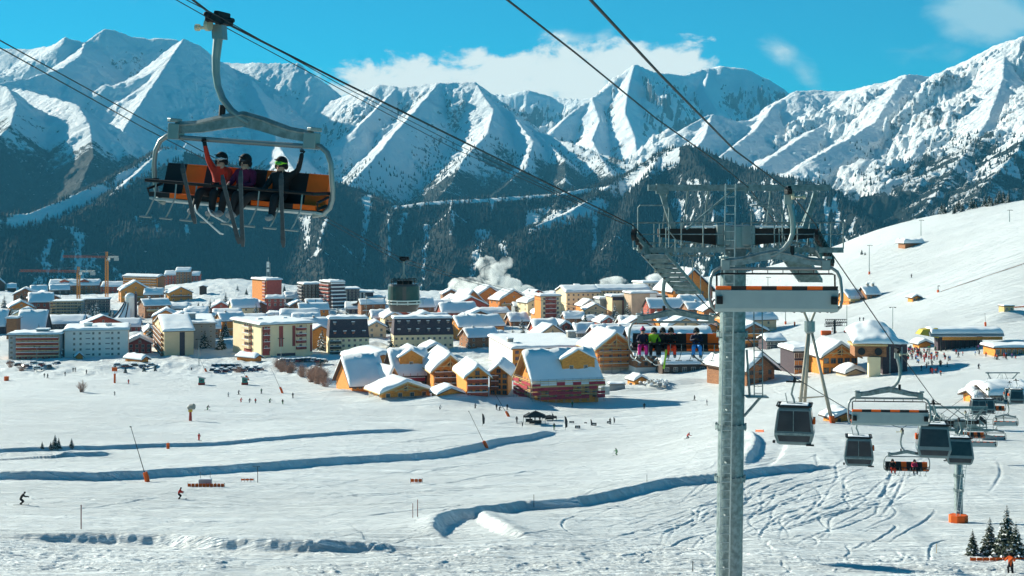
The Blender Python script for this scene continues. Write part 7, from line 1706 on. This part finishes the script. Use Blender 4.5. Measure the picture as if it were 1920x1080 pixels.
def fir(i, p, h, label, group=None, rz=0):
    E = FP[i] if i not in used else copy_tree(FP[i]); used.add(i)
    E.location = p; s = h / 6.0; E.scale = (s, s, s); E.rotation_euler = (0, 0, rz); return setp(E, label, 'fir tree', group)
for i, u, v, hp, lb in [(1, 1824, 1045, 52, 'smallest fir at the left of the lower right group'), (0, 1856, 1044, 74, 'second fir from the left in the lower right group'), (0, 1888, 1047, 100, 'tallest fir in the lower right group'),
                        (1, 1905, 1050, 72, 'fir just right of the tallest one in the lower right group'), (0, 1934, 1046, 66, 'fir cut by the right edge beside the orange fence')]:
    p = G(u, v, 95); fir(i, p, hp * p.y / F, lb, 'firs in the lower right corner', rz=u)
for i, u, v, hp, lb in [(1, 79, 843, 14, 'leftmost tiny fir on the left piste'), (0, 95, 843, 15, 'second tiny fir on the left piste'), (0, 103, 842, 26, 'tall thin fir in the small left group'), (1, 110, 842, 20, 'bushy fir in the small left group'), (0, 134, 840, 18, 'separate small fir right of the left group')]:
    p = G(u, v, 95); fir(i, p, hp * p.y / F, lb, 'small firs on the left piste', rz=u)
for i, u, v, hp, lb in [(2, 108, 672, 48, 'tall snow-laden fir between the red and the white apartment blocks'), (2, 775, 652, 48, 'tall bare-looking fir in front of the long mansard block'), (2, 1105, 600, 36, 'snowy fir before the orange-brown chalet in the centre'),
                        (1, 235, 700, 14, 'small fir left of the parked cars'), (1, 270, 698, 16, 'small fir in front of the small tan block'), (1, 291, 697, 14, 'second small fir in front of the small tan block'), (2, 445, 545, 12, 'fir on the snowy knoll right of the cabin'), (1, 462, 552, 12, 'dark fir on the knoll near the orange tower'),
                        (1, 533, 548, 14, 'fir right of the orange tower'), (1, 1616, 477, 10, 'fir on the edge of the ski hill'), (0, 1622, 478, 6, 'smaller fir on the edge of the ski hill'), (1, 372, 582, 16, 'round fir near the lamp right of the church'), (1, 380, 582, 14, 'second round fir near the lamp right of the church'),
                        (2, 632, 720, 14, 'small fir left of the chalet cluster'), (2, 1170, 640, 18, 'small fir above the long chalet wing'), (1, 600, 688, 14, 'small fir behind the bare thicket')]:
    p = G(u, v, 300); fir(i, p, hp * p.y / F, lb, None, rz=u)
rt = random.Random(4)
for k in range(120):
    u = rt.choice([rt.uniform(0, 420), rt.uniform(420, 980), rt.uniform(980, 1350)]); v = rt.uniform(572, 660)
    p = G(u, v, 400); fir(rt.choice([1, 2, 2]), p, rt.uniform(5, 12), 'small snowy fir standing among the houses of the resort', 'small firs among the houses', rz=u)
for k in range(26):   # dark firs round the edge of the plateau
    u = rt.choice([rt.uniform(95, 200), rt.uniform(0, 90), rt.uniform(155, 260)]); v = rt.uniform(590, 608)
    p = G(u, v, 400); fir(rt.choice([1, 2]), p, rt.uniform(5, 10), 'fir in the belt of trees by the church and the unfinished block', 'firs near the church', rz=u)
for k in range(34):   # firs along the crest of the ski hill at the right
    u = 1650 + 300 * rt.random() ** 0.7; Y = float(edge_y((u - CX) * 850 / F, 850.0)) + rt.uniform(-4, 25)
    if u < 1765: continue
    x = (u - CX) * Y / F; fir(1, Vector((x, Y, zg(x, Y) - 1)), rt.uniform(5, 9), 'dark fir peeping over the crest of the ski hill', 'firs along the crest of the ski hill', rz=u)

def shrub(r=3.0, h=3.5, seed=0, n=60):
    rs = random.Random(seed); E = empty('bare_shrub'); b = MB()
    for i in range(n):
        a = rs.uniform(0, 6.28); q = rs.random() ** .6; base = Vector((rs.uniform(-.3, .3) * r, rs.uniform(-.3, .3) * r, -.3)); tip = Vector((math.cos(a) * r * q, math.sin(a) * r * q, h * (1 - .55 * q * q) * rs.uniform(.7, 1.1)))
        mid = base.lerp(tip, .5) + Vector((rs.uniform(-.3, .3), rs.uniform(-.3, .3), .1)); b.tube([base, mid, tip], [.05, .035, .015], 3)
        for j in range(5):
            p = mid.lerp(tip, rs.random()); b.tube([p, p + Vector((rs.uniform(-.7, .7), rs.uniform(-.7, .7), rs.uniform(.1, .8)))], [.022, .01], 3)
    b.build('branches', [M_TWIG], E); return E
SP = [shrub(seed=1), shrub(2.2, 4.5, 2)]; us = set()
for k in range(30):
    if k < 26: u = rt.uniform(518, 612); v = 688 + (u - 518) * .28 + rt.uniform(-4, 8) + (4 if u > 575 else 0); lb = 'leafless reddish shrub in the thicket left of the chalet cluster'; gp = 'thicket left of the chalet cluster'; s = rt.uniform(.75, 1.15) * (1.35 if u > 578 else 1)
    else: u, v, lb = [(153, 735, 'pale bare shrub alone on the left piste'), (446, 700, 'bare tree leaning over the right green hut'), (20, 690, 'frosted shrub at the left edge in front of the red block'), (40, 694, 'second frosted shrub in front of the red block')][k - 26]; gp = None; s = .9
    i = 0 if k % 2 else 1; p = G(u, v, 300); E = SP[i] if i not in us else copy_tree(SP[i]); us.add(i)
    E.location = p; E.scale = (s, s, s); E.rotation_euler = (0, 0, k); setp(E, lb, 'shrub', gp)

# ---------------------------------------------------------------- parked cars under snow
def car(seed):
    rs = random.Random(seed); E = empty('parked_car'); L, W_, H = 4.2, 1.75, 1.45
    paint = pbr('car_paint_%s' % ['dark', 'blue', 'white', 'red'][seed % 4], [(0.03, 0.035, 0.04), (0.06, 0.11, 0.2), (0.6, 0.6, 0.6), (0.25, 0.03, 0.03)][seed % 4], 0.35, spec=.6)
    b = MB(); b.prism([(-2.1, .3), (2.1, .3), (2.12, .75), (1.7, .85), (-2.0, .95), (-2.12, .8)], -W_ / 2, W_ / 2); b.build('body', [paint], E, bevel=.06)
    b = MB(); b.prism([(-1.9, .9), (1.0, .86), (.45, 1.38), (-1.5, 1.42)], -W_ / 2 + .1, W_ / 2 - .1); b.build('cabin_windows', [M_CGL], E, bevel=.05)
    for x in (-1.3, 1.35):
        for y in (-W_ / 2 + .08, W_ / 2 - .08): b = MB(); b.tube([(x, y - .1, .32), (x, y + .1, .32)], .32, 12); b.build('wheel', [M_BLACK], E)
    b = MB(); b.box((-1.6, -W_ / 2 + .05, 1.40), (.55, W_ / 2 - .05, 1.72)); b.box((.9, -W_ / 2 + .1, .80), (2.05, W_ / 2 - .1, 1.02)); b.build('snow_cover', [M_SNOW], E, bevel=.12); return E
CP = [car(i) for i in range(4)]; uc = set(); n = 0
names = ['dark', 'blue', 'white', 'red']
def put_car(u, v, rz, where, gp):
    global n; i = n % 4; n += 1; p = G(u, v, 300); E = CP[i] if i not in uc else copy_tree(CP[i]); uc.add(i); E.location = p; E.rotation_euler = (0, 0, rz)
    setp(E, '%s snow-capped car parked %s' % (names[i], where), 'car', gp)
for k in range(12): put_car(400 + k * 8, 697 + (k % 2) * 3 - k * .4, 1.4, 'in the row below the cream apartment block', 'cars parked below the cream block')
for k in range(9): put_car(532 + k * 9.5, 679 + math.sin(k) * 1.5, 1.2, 'between the cream block and the short mansard block', 'cars parked by the mansard block')
for k in range(6): put_car(402 + k * 9, 689, 1.5, 'in the back row below the cream apartment block', 'cars parked in the back row')
for k in range(7): put_car(22 + k * 14, 684 + (k % 3) * 3, .4 * k, 'in front of the red balconied block', 'cars parked before the red block')
put_car(72, 694, .1, 'alone on the snow in front of the red block', None)
for k in range(3): put_car(1444 + k * 9, 689, .2, 'beside the staircase chalet', 'cars by the staircase chalet')
for k in range(5): put_car(222 + k * 16, 688 + (k % 2) * 2, .3, 'in front of the white apartment block', 'cars before the white block')
# ---------------------------------------------------------------- snow lances, cannon, pads
def lance(label, ub, vb, ut, vt, pad=True, hpad=18, thick=.07):
    p = G(ub, vb, 95); Y = p.y; t_ = P(ut, vt, Y) - p; E = empty('snow_lance', p, 0, label, 'snow lance')
    b = MB(); b.tube([(0, 0, -.3), t_], [thick, thick * .6], 7); b.build('lance_pole', [M_BLACK], E)
    b = MB(); b.tube([t_ + Vector((-.15, 0, 0)), t_ + Vector((.12, 0, -.08))], .09, 7); b.build('nozzle', [M_BLACK], E)
    if pad: h = hpad * Y / F; d = t_.normalized(); b = MB(); b.tube([(0, 0, -.3), d * h * .5, d * h], [.36, .40, .34], 12); b.build('orange_pad', [M_ORP], E)
lance('long snow lance with orange padded foot in the left foreground', 277, 903, 245, 800)
lance('snow lance with orange foot at the end of the long snowbank', 915, 843, 879, 771)
lance('snow lance with orange foot below the chalet cluster', 955, 782, 926, 735, hpad=12)
lance('snow lance beside the bare thicket', 530, 737, 508, 690, hpad=12)
lance('short orange-footed snow lance above the left green hut', 388, 699, 374, 672, hpad=9)
lance('orange-footed lance leaning over the right green hut', 466, 712, 446, 682, hpad=9)
lance('orange-footed lance above the snow gun at the right edge', 1848, 612, 1847, 588, hpad=8)
def pad_post(label, u, v, hp, wp, sign=False):
    p = G(u, v, 95); k = p.y / F; E = empty('padded_post', p, 0, label, 'padded post'); b = MB(); b.tube([(0, 0, -.2), (0, 0, hp * k)], wp * k / 2, 10); b.build('orange_pad', [M_ORP], E)
    b = MB(); b.tube([(0, 0, hp * k - .05), (0, 0, hp * k * 1.25)], .06, 6); b.build('post', [M_GALV], E)
    if sign: b = MB(); b.cbox((0, -.2, hp * k * 1.5), (hp * k * .6, .08, hp * k * .45)); b.build('sign_panel', [M_ORP], E)
pad_post('orange padded post on the left snowbank', 315, 842, 11, 6); pad_post('orange padded signpost on the left upper piste', 215, 718, 17, 4, True); pad_post('orange padded box by the left edge', 12, 713, 7, 9)
pad_post('orange padded post near the snow-capped yellow hut', 1811, 752, 8, 6); pad_post('orange padded post at the foot of the log chalet queue', 1438, 617, 10, 3); pad_post('orange padded post left of the drag lift', 1490, 612, 8, 3)
pad_post('orange padded post behind the pylon head', 1412, 600, 6, 3)
def cannon():
    p = G(357, 787, 95); k = p.y / F; E = empty('snow_cannon', p, 0, 'snow cannon with yellow body on a red mast', 'snow cannon')
    b = MB(); b.tube([(0, 0, -.3), (0, 0, 15 * k)], [.45, .35], 8); b.build('mast', [M_REDW], E)
    b = MB(); b.cbox((0, 0, 18 * k), (1.0, .9, 1.0)); b.tube([(0, 0, 14 * k), (0, 0, 17 * k)], .2, 8); b.build('motor_housing', [pbr('yellow_machine_paint', (.7, .42, .04), .5)], E, bevel=.05)
    b = MB(); b.tube([(-.5, 0, 21 * k), (.1, -.2, 24 * k), (1.1, -.5, 25 * k)], [.62, .75, .8], 16); b.tube([(1.1, -.5, 25 * k), (1.12, -.51, 25 * k)], .6, 14); b.build('fan_barrel', [pbr('cannon_grey', (.3, .3, .26), .6)], E)
cannon()
M_TEAL = pbr('green_hut_panel', (0.02, 0.26, 0.20), 0.6)
for u, v, lb in ((378, 722, 'left green and red lift cabin hut on the piste'), (459, 722, 'right green and red lift cabin hut on the piste')):
    p = G(u, v, 95); k = p.y / F; E = empty('green_hut', p, R(8), lb, 'hut'); w = 12 * k
    b = MB(); b.box((-w / 2, -w / 2, -.3), (w / 2, w / 2, 4.5 * k)); b.build('red_base', [M_REDW], E); b = MB(); b.prism([(-w * .42, 4.5 * k), (w * .42, 4.5 * k), (w * .42, 12 * k), (-w * .42, 15 * k)], -w * .42, w * .42); b.build('wall', [M_TEAL], E)
    b = MB(); b.prism([(-w * .6, 15.2 * k), (w * .6, 11.6 * k), (w * .6, 12.6 * k), (-w * .6, 16.2 * k)], -w * .55, w * .55); b.build('roof', [M_GREY], E); b = MB(); b.box((-w * .2, -w * .43, 7 * k), (w * .2, -w * .415, 11 * k)); b.build('window', [M_GLASS], E)
def fence_thing(label, u0, v0, u1, v1, h, mat=None, name='orange_barrier', cat='barrier', posts=5):
    a = G(u0, v0, 95); c = G(u1, v1, 95); h = h * a.y / F; E = empty(name, (a + c) / 2, 0, label, cat); a = a - E.location; c = c - E.location; L = (c - a).length; b = MB(); n_ = max(2, int(L / .5))
    for i in range(n_):     # netting: strips with gaps
        p = a.lerp(c, i / n_); q = a.lerp(c, (i + .86) / n_)
        for z0, z1 in ((.15, .48), (.56, .98)): b.add([p + Vector((0, -.02, h * z0)), q + Vector((0, -.02, h * z0)), q + Vector((0, -.02, h * z1)), p + Vector((0, -.02, h * z1)), p + Vector((0, .02, h * z0)), q + Vector((0, .02, h * z0)), q + Vector((0, .02, h * z1)), p + Vector((0, .02, h * z1))], [(0, 1, 2, 3), (7, 6, 5, 4), (0, 4, 5, 1), (1, 5, 6, 2), (2, 6, 7, 3), (3, 7, 4, 0)])
    b.beam(a + Vector((0, 0, h * .52)), c + Vector((0, 0, h * .52)), .05, .05)
    b.build('netting', [mat or M_ORP], E)
    for i in range(posts): p = a.lerp(c, i / (posts - 1)); b = MB(); b.tube([p + Vector((0, .06, -.3)), p + Vector((0, .06, h * 1.15))], .035, 6); b.build('post', [M_BLACK], E)
fence_thing('orange safety net before the grey machine box in the left foreground', 352, 915, 421, 915, 8); fence_thing('short orange net left of the thin gate post', 452, 902, 476, 902, 4)
fence_thing('small orange warning banner in the middle of the piste', 770, 905, 792, 905, 7, posts=2); fence_thing('long orange fence in front of the firs in the lower right corner', 1820, 1053, 1990, 1053, 7, posts=8)
fence_thing('small orange barrier at the mouth of the snow chute', 1417, 811, 1432, 811, 5, posts=2); fence_thing('orange netting along the top of the ski hill at the right', 1765, 548, 1930, 492, 2, mat=pbr('faded_netting', (.75, .50, .42), .8), posts=12); fence_thing('orange netting right of the timing cabin', 1900, 578, 1960, 574, 3, posts=4)
p = G(384, 912, 95); E = empty('machine_box', p, R(5), 'grey machine box with snow cap behind the orange net', 'machine box'); b = MB(); b.box((-.9, 0, -.2), (.9, 1, .9)); b.build('housing', [M_GREY], E, bevel=.03)
b = MB(); b.box((-.9, .05, .9), (.9, .95, 1.05)); b.build('snow_cover', [M_SNOW], E, bevel=.06)
for s in (-.7, .7): b = MB(); b.beam((s, .5, .9), (s, .5, 2.0), .06, .06); b.build('frame_post', [M_GALV], E)
def post(label, u, vb, vt, r=.035, mat=None, name='marker_pole', group=None, top=None):
    p = G(u, vb, 95); b = MB(); b.tube([(0, 0, -.3), (0, 0, (vb - vt) * p.y / F)], r, 6); o = b.build(name, [mat or M_BLACK], None, loc=p); return setp(o, label, 'pole', group)
M_PR = pbr('dull_red_pole', (.18, .04, .04), .7)
post('tall dark marker pole in the left foreground', 152, 991, 947, .05, M_PR); post('left one of two marker poles in the middle foreground', 774, 966, 944, .035, M_PR); post('right, taller one of two marker poles in the middle foreground', 783, 964, 937, .04, M_PR)
post('thin grey marker pole above the curved snowbank', 1001, 952, 930, .03); post('thin marker pole right of the middle piste', 1213, 909, 890, .03); post('thin marker pole at the lower right of the tracks', 1299, 1078, 1052, .03); post('thin marker pole in the right-hand snow field', 1756, 1040, 1020, .025, M_LATH)
p = G(483, 904, 95); E = empty('gate_post', p, 0, 'thin T-shaped gate post right of the short orange net', 'gate post'); b = MB(); b.tube([(0, 0, -.2), (0, 0, 2.3)], .05, 6); b.beam((-.75, 0, 2.3), (.35, 0, 2.3), .05, .05); b.build('post', [M_BLACK], E)
# lamp posts and small lift masts
def lamp(label, u, vb, vt, Y=None, arm=1.0, red=False):
    p = GY(u, Y) if Y else G(u, vb, 300); H = (V0 - vt) * p.y / F - p.z; E = empty('street_lamp', p, 0, label, 'lamp post'); b = MB(); b.tube([(0, 0, -.5), (0, 0, H)], [.16, .1], 8); b.build('pole', [M_GALV], E)
    b = MB(); b.cbox((0, 0, H), (arm * 2, .3, .15)); b.cbox((-arm, 0, H - .1), (.6, .5, .3)); b.cbox((arm, 0, H - .1), (.6, .5, .3)); b.build('lamp_head', [M_BLACK], E)
for a in [('tall twin-headed lamp post left of the big round cabin', 650, 600, 544), ('tall twin-headed lamp post behind the mansard blocks', 687, 598, 552), ('lamp post in front of the church hill', 358, 578, 543), ('lamp post on the snowy road at the far left', 69, 698, 650), ('lamp post before the small tan block', 373, 688, 636), ('thin lamp post in front of the cream block', 527, 676, 634),
          ('tall dark lamp post right of the tripod mast', 1588, 614, 566), ('lamp post behind the lift station roof', 1674, 618, 576), ('lamp post left of the orange chalets in the centre', 793, 600, 560), ('slim lamp post beside the golden log house', 1352, 600, 565), ('lamp post on the far left road', 113, 560, 545)]: lamp(*a)
def small_mast(label, u, vb, vt, pad=True, bar=1.2):
    p = G(u, vb, 300); H = (vb - vt) * p.y / F; E = empty('lift_mast', p, 0, label, 'lift mast'); b = MB(); b.tube([(0, 0, -.5), (0, 0, H)], [.22, .15], 8); b.build('pole', [M_GALV], E)
    b = MB(); b.cbox((.3, 0, H), (bar * 2, .25, .25)); 
    for s in (-1, 1): b.tube([(s * bar + .3, -.6, H - .1), (s * bar + .3, .6, H - .1)], .14, 6)
    b.build('crossbar', [M_BLACK], E)
    if pad: b = MB(); b.tube([(0, 0, -.3), (0, 0, 1.3)], .5, 8); b.build('foot_pad', [M_ORP], E)
small_mast('drag lift mast with orange foot on the upper ski hill', 1630, 514, 460); small_mast('dark drag lift mast beside the snow-blanketed brown hut', 1727, 442, 413, False); small_mast('drag lift mast near the right edge on the crest', 1893, 416, 394, False)
small_mast('short mast with dark padding on the ski hill', 1759, 549, 536, True, .3); small_mast('drag lift mast behind the pylon head', 1390, 600, 548); small_mast('mast left of the drag lift station', 1473, 608, 578); small_mast('drag mast over the pylon platform', 1440, 545, 520)
# antenna mast
p = GY(503, 1130); E = empty('antenna_mast', p, 0, 'lattice antenna mast behind the orange tower block', 'antenna mast'); H = (V0 - 482) * 1130 / F - p.z
b = MB(); lattice(b, (0, 0, -1), (0, 0, H * .8), 2.6, 12, .16); b.beam((0, 0, H * .8), (0, 0, H), .3, .3); b.build('mast', [M_GALVL], E)
for z in (.55, .7, .8): b = MB(); b.cbox((0, -1.6, H * z), (2.0, .5, 2.2)); b.build('antenna_panel', [M_WHITE], E)
# ---------------------------------------------------------------- event tents, flags, banners
M_TENT = pbr('black_tent_canvas', (.02, .022, .025), .7)
def tent(label, u, v, w, h):
    p = G(u, v, 95); k = p.y / F; w *= k; h *= k; E = empty('event_tent', p, 0, label, 'tent'); b = MB(); z = h * .62
    b.add([(-w / 2, -w * .35, z), (w / 2, -w * .35, z), (w / 2, w * .35, z), (-w / 2, w * .35, z), (0, 0, h), (-w / 2, -w * .35, z - .3), (w / 2, -w * .35, z - .3), (w / 2, w * .35, z - .3), (-w / 2, w * .35, z - .3)], [(0, 1, 4), (1, 2, 4), (2, 3, 4), (3, 0, 4), (0, 5, 6, 1), (1, 6, 7, 2), (2, 7, 8, 3), (3, 8, 5, 0), (5, 8, 7, 6)]); b.build('canopy', [M_TENT], E)
    for x in (-.48, .48):
        for y in (-.33, .33): b = MB(); b.tube([(x * w, y * w, -.2), (x * w, y * w, z)], .05, 6); b.build('tent_leg', [M_GALV], E)
    b = MB(); b.cbox((0, .2, .5), (w * .6, .6, .9)); b.build('counter', [M_TENT], E)
tent('left black event tent', 992, 792, 22, 19); tent('right black event tent with pointed roof', 1004, 795, 38, 25); tent('low black canopy right of the tents', 1030, 787, 28, 9)
for u, v, hp, lb in [(905, 799, 24, 'black feather flag left of the tents'), (1060, 806, 26, 'largest black feather flag right of the tents'), (979, 801, 10, 'small black feather flag before the tents'), (1108, 800, 14, 'black feather flag beside the banner frames'), (1151, 795, 13, 'far black feather flag at the right of the banners'), (1036, 790, 15, 'thin black feather flag behind the tents')]:
    p = G(u, v, 95); k = p.y / F; E = empty('feather_flag', p, R(20), lb, 'flag'); h = hp * k; b = MB(); b.tube([(0, 0, -.2), (0, 0, h * .8), (-h * .06, 0, h)], .035, 6); b.build('flag_pole', [M_BLACK], E)
    b = MB(); b.prism([(0, h * .12), (h * .16, h * .2), (h * .18, h * .6), (h * .08, h * .9), (-h * .06, h)], -.02, .02); b.build('flag_cloth', [M_TENT], E)
for u, v, w_, h_, lb in [(1083, 804, 10, 6, 'left black banner frame right of the tents'), (1114, 799, 9, 6, 'middle black banner frame right of the tents'), (1142, 795, 8, 5, 'right black banner frame'), (1098, 795, 5, 3, 'tiny black box between the banners'), (1072, 794, 9, 4, 'low black table right of the largest flag')]:
    p = G(u, v, 95); k = p.y / F; E = empty('banner_frame', p, R(-6), lb, 'banner'); b = MB(); b.box((-w_ * k / 2, -.05, .1), (w_ * k / 2, .05, h_ * k)); b.build('panel', [M_TENT], E)
    b = MB(); b.box((-w_ * k * .32, -.07, h_ * k * .4), (w_ * k * .32, -.051, h_ * k * .62)); b.build('pale_strip', [M_WHITE], E)
for u, v, lb in [(1135, 742, 'white advertising panel beside the scaffolded chalet'),]:
    p = G(u, v, 95); k = p.y / F; E = empty('info_panel', p, R(6), lb, 'panel'); b = MB(); b.box((-8 * k, -.1, .3), (8 * k, .1, 17 * k)); b.build('panel', [pbr('pale_blue_panel', (.6, .68, .7), .6)], E)
# ---------------------------------------------------------------- lift stations
def station():
    C = G(1648, 703, 300); Y = C.y; k = Y / F; E = empty('lift_station', C, R(-6), 'lift station with huge rounded snow roof and cream concrete pillar', 'lift station'); X = lambda u: (u - 1648) * k; Zv = lambda v: (V0 - v) * k - C.z
    b = MB(); b.box((X(1602), -2, Zv(668)), (X(1660), 9, Zv(646))); b.build('machine_hall', [M_BROWN], E)
    b = MB(); b.box((X(1627), -3.2, -2), (X(1648), 0, Zv(668))); b.build('pillar', [M_CREAM], E)
    b = MB(); b.box((X(1655), 0, -2), (X(1700), 12, Zv(645))); b.build('rear_building', [M_SLATE], E)
    b = MB(); b.box((X(1598), -2.6, Zv(648)), (X(1662), 10, Zv(645))); b.build('eaves', [M_LATH], E)
    f = lambda x, y: Zv(646) + 4.6 * max(0, 1 - ((x - X(1640)) / (X(1640) - X(1590))) ** 2) ** .5 * min(1, (y + 4) / 14) + .2
    snow_sheet(f, X(1598), X(1686), -3, 16, 1.3, (30, 16), 2.0).build('snow_cover', [M_SNOW], E, smooth=True)
    snow_sheet(lambda x, y: Zv(645), X(1655), X(1703), 0, 13, .8, (12, 8), 1).build('snow_cover', [M_SNOW], E, smooth=True)
    for q in (1614, 1645): b = MB(); b.tube([(X(q), -2.6, Zv(658)), (X(q), -2.0, Zv(658))], 1.1, 18); b.build('bullwheel_opening', [M_BLACK], E)
    for q in (1668, 1690): b = MB(); b.box((X(q) - .2, -.3, -2), (X(q) + .2, .1, Zv(650))); b.build('pillar', [M_GALV], E)
station()
def top_station():
    C = G(1795, 652, 350); Y = C.y; k = Y / F; E = empty('chairlift_station', C, R(3), 'long covered chairlift station with yellow nose and snowy barrel roof', 'lift station'); X = lambda u: (u - 1795) * k; Zv = lambda v: (V0 - v) * k - C.z
    g = lambda x, y: Zv(628) + 1.9 * max(0, 1 - (y / 4.6) ** 2) ** .5
    b = MB(); n_ = 12; vs = []
    for x in (X(1735), X(1875)):
        for i in range(n_ + 1): a = math.pi * i / n_; vs.append((x, 4.4 * math.cos(a), Zv(629) + 2.0 * math.sin(a)))
    b.add(vs, [(i, i + 1, i + n_ + 2, i + n_ + 1) for i in range(n_)] + [tuple(range(n_ + 1))[::-1], tuple(range(n_ + 1, 2 * n_ + 2)), (0, n_ + 1, 2 * n_ + 1, n_)]); b.build('barrel_roof', [M_GREY], E)
    snow_sheet(g, X(1738), X(1874), -4.2, 4.2, .8, (30, 10), 1).build('snow_cover', [M_SNOW], E, smooth=True)
    b = MB(); b.add([(X(1719), -2.4, Zv(626)), (X(1719), 2.4, Zv(626)), (X(1752), 4, Zv(632)), (X(1752), -4, Zv(632)), (X(1726), -2, Zv(617)), (X(1726), 2, Zv(617)), (X(1752), 3, Zv(614)), (X(1752), -3, Zv(614))], [(0, 3, 2, 1), (4, 5, 6, 7), (0, 4, 7, 3), (1, 2, 6, 5), (0, 1, 5, 4), (2, 3, 7, 6)]); b.build('nose_cowling', [M_YEL], E)
    b = MB(); b.box((X(1760), -3.4, Zv(636)), (X(1874), -3, Zv(630))); b.build('side_band', [M_OCHRE], E)
    for q in range(9): b = MB(); b.box((X(1757 + q * 9), -3.2, -2), (X(1757 + q * 9) + .35, -2.8, Zv(631))); b.build('post', [M_BLACK], E)
    b = MB(); b.box((X(1757), -.5, -1), (X(1832), 3, Zv(633))); b.build('machine_room', [M_SLATE], E); b = MB(); b.box((X(1835), -1, -3), (X(1841), 1, Zv(631))); b.build('column', [M_CONC], E)
top_station()
def drag_station():
    C = G(1565, 626, 350); Y = C.y; k = Y / F; E = empty('drag_lift_station', C, 0, 'dark steel drag lift station with hanging bars by the queue', 'lift station'); X = lambda u: (u - 1565) * k; Zv = lambda v: (V0 - v) * k - C.z
    b = MB(); b.tube([(0, 0, -1), (0, 0, Zv(600))], .5, 10); lattice(b, (X(1548), 0, Zv(602)), (X(1588), 0, Zv(602)), 1.4, 10, .08); lattice(b, (X(1548), 0, Zv(610)), (X(1582), 3, Zv(608)), 1.2, 10, .08); b.build('steel_frame', [M_BLACK], E)
    for i in range(12): x = X(1549) + i * (X(1586) - X(1549)) / 11; b = MB(); b.tube([(x, -.3, Zv(603)), (x + .1, -.3, Zv(611))], .05, 5); b.tube([(x - .3, -.3, Zv(611)), (x + .4, -.3, Zv(611))], .05, 5); b.build('drag_bar', [M_BLACK], E)
    b = MB(); b.box((X(1540), -1, -.5), (X(1558), 1, 1.3)); b.build('orange_cowling', [M_ORP], E, bevel=.1)
drag_station()
# half-dark station gear near the third pylon
E3b, *_ = bldg('dark gondola garage with snowy roof behind the third pylon', 'lift station', 1850, 1856, 1935, 758, 742, M_SLATE, 4, roof='gx', pitch=.25, floors=1, cf=6, snow=1.2, depth=12, name='gondola_garage', win=(1.6, 1.4))
# conical white tents
for u, v, w_, h_, lb in [(1503, 658, 26, 17, 'pointed white tent beside the log chalet terrace'), (1675, 660, 20, 12, 'smaller pointed white tent near the lift station')]:
    p = G(u, v, 300); k = p.y / F; b = MB(); n_ = 10; vs = [(math.cos(6.283 * i / n_) * w_ * k / 2, math.sin(6.283 * i / n_) * w_ * k / 2, 1.6) for i in range(n_)] + [(math.cos(6.283 * i / n_) * w_ * k / 2, math.sin(6.283 * i / n_) * w_ * k / 2, -.5) for i in range(n_)] + [(0, 0, h_ * k)]
    b.add(vs, [(i, (i + 1) % n_, 2 * n_) for i in range(n_)] + [(i, i + n_, (i + 1) % n_ + n_, (i + 1) % n_) for i in range(n_)]); setp(b.build('white_tent', [M_WHITE], None, loc=p), lb, 'tent')
# rubble heap
rb = MB(); rr = random.Random(9); p0 = G(1232, 722, 300)
for i in range(90): x, y = rr.gauss(0, 3.6), rr.gauss(0, 2.2); s = rr.uniform(.3, .9); rb.ball((x, y, .2 + max(0, 1.4 - abs(x) * .25)), (s, s * .8, s * .6), 6, 4, 1 if rr.random() < .5 else 0, Matrix.Rotation(rr.random() * 3, 4, 'Z'))
setp(rb.build('rubble_heap', [M_STONE, M_SNOW], None, loc=p0), 'heap of rubble and snow lumps before the long chalet wing', 'rubble heap', kind='stuff')
# steam rising behind the resort
from mathutils import noise as mnoise
def steam():
    b = MB(); Y = 1330; k = Y / F; C = P(915, 545, Y); rs = random.Random(2)
    for u, v, ru, rv in [(830, 563, 36, 10), (862, 556, 34, 14), (893, 545, 34, 22), (920, 528, 26, 26), (915, 502, 18, 22), (932, 512, 22, 20), (948, 496, 12, 13), (945, 536, 38, 26), (880, 540, 30, 20), (975, 549, 30, 18), (1000, 560, 22, 11), (905, 566, 80, 12), (1150, 528, 30, 8), (1225, 521, 22, 9)]:
        q = P(u, v, Y) - C; n0 = len(b.v); b.ball(q, (ru * k * 1.15, ru * k * .8, rv * k * 1.15), 40, 24)
        for w_ in range(n0, len(b.v)): d_ = b.v[w_] - q; b.v[w_] = q + d_ * (0.9 + .42 * mnoise.fractal(b.v[w_] * .045, .8, 2.1, 5))
    m = bpy.data.materials.new('steam'); m.use_nodes = True; nt = m.node_tree; nt.nodes.clear(); t = NT(nt); out = t.n('ShaderNodeOutputMaterial'); tc = t.n('ShaderNodeTexCoord')
    n1 = t.noise(tc.outputs['Object'], .055, 6, .62, .4); dn = t.ramp(n1, .38, .68, 0.0, .32)
    pv = t.n('ShaderNodeVolumePrincipled'); pv.inputs['Color'].default_value = (.995, .99, .97, 1); pv.inputs['Anisotropy'].default_value = .3; t.l.new(dn, pv.inputs['Density']); t.l.new(pv.outputs[0], out.inputs['Volume'])
    o = b.build('steam', [m], None, loc=C); o['kind'] = 'stuff'; setp(o, 'pale steam drifting up behind the resort buildings', 'steam')
steam()
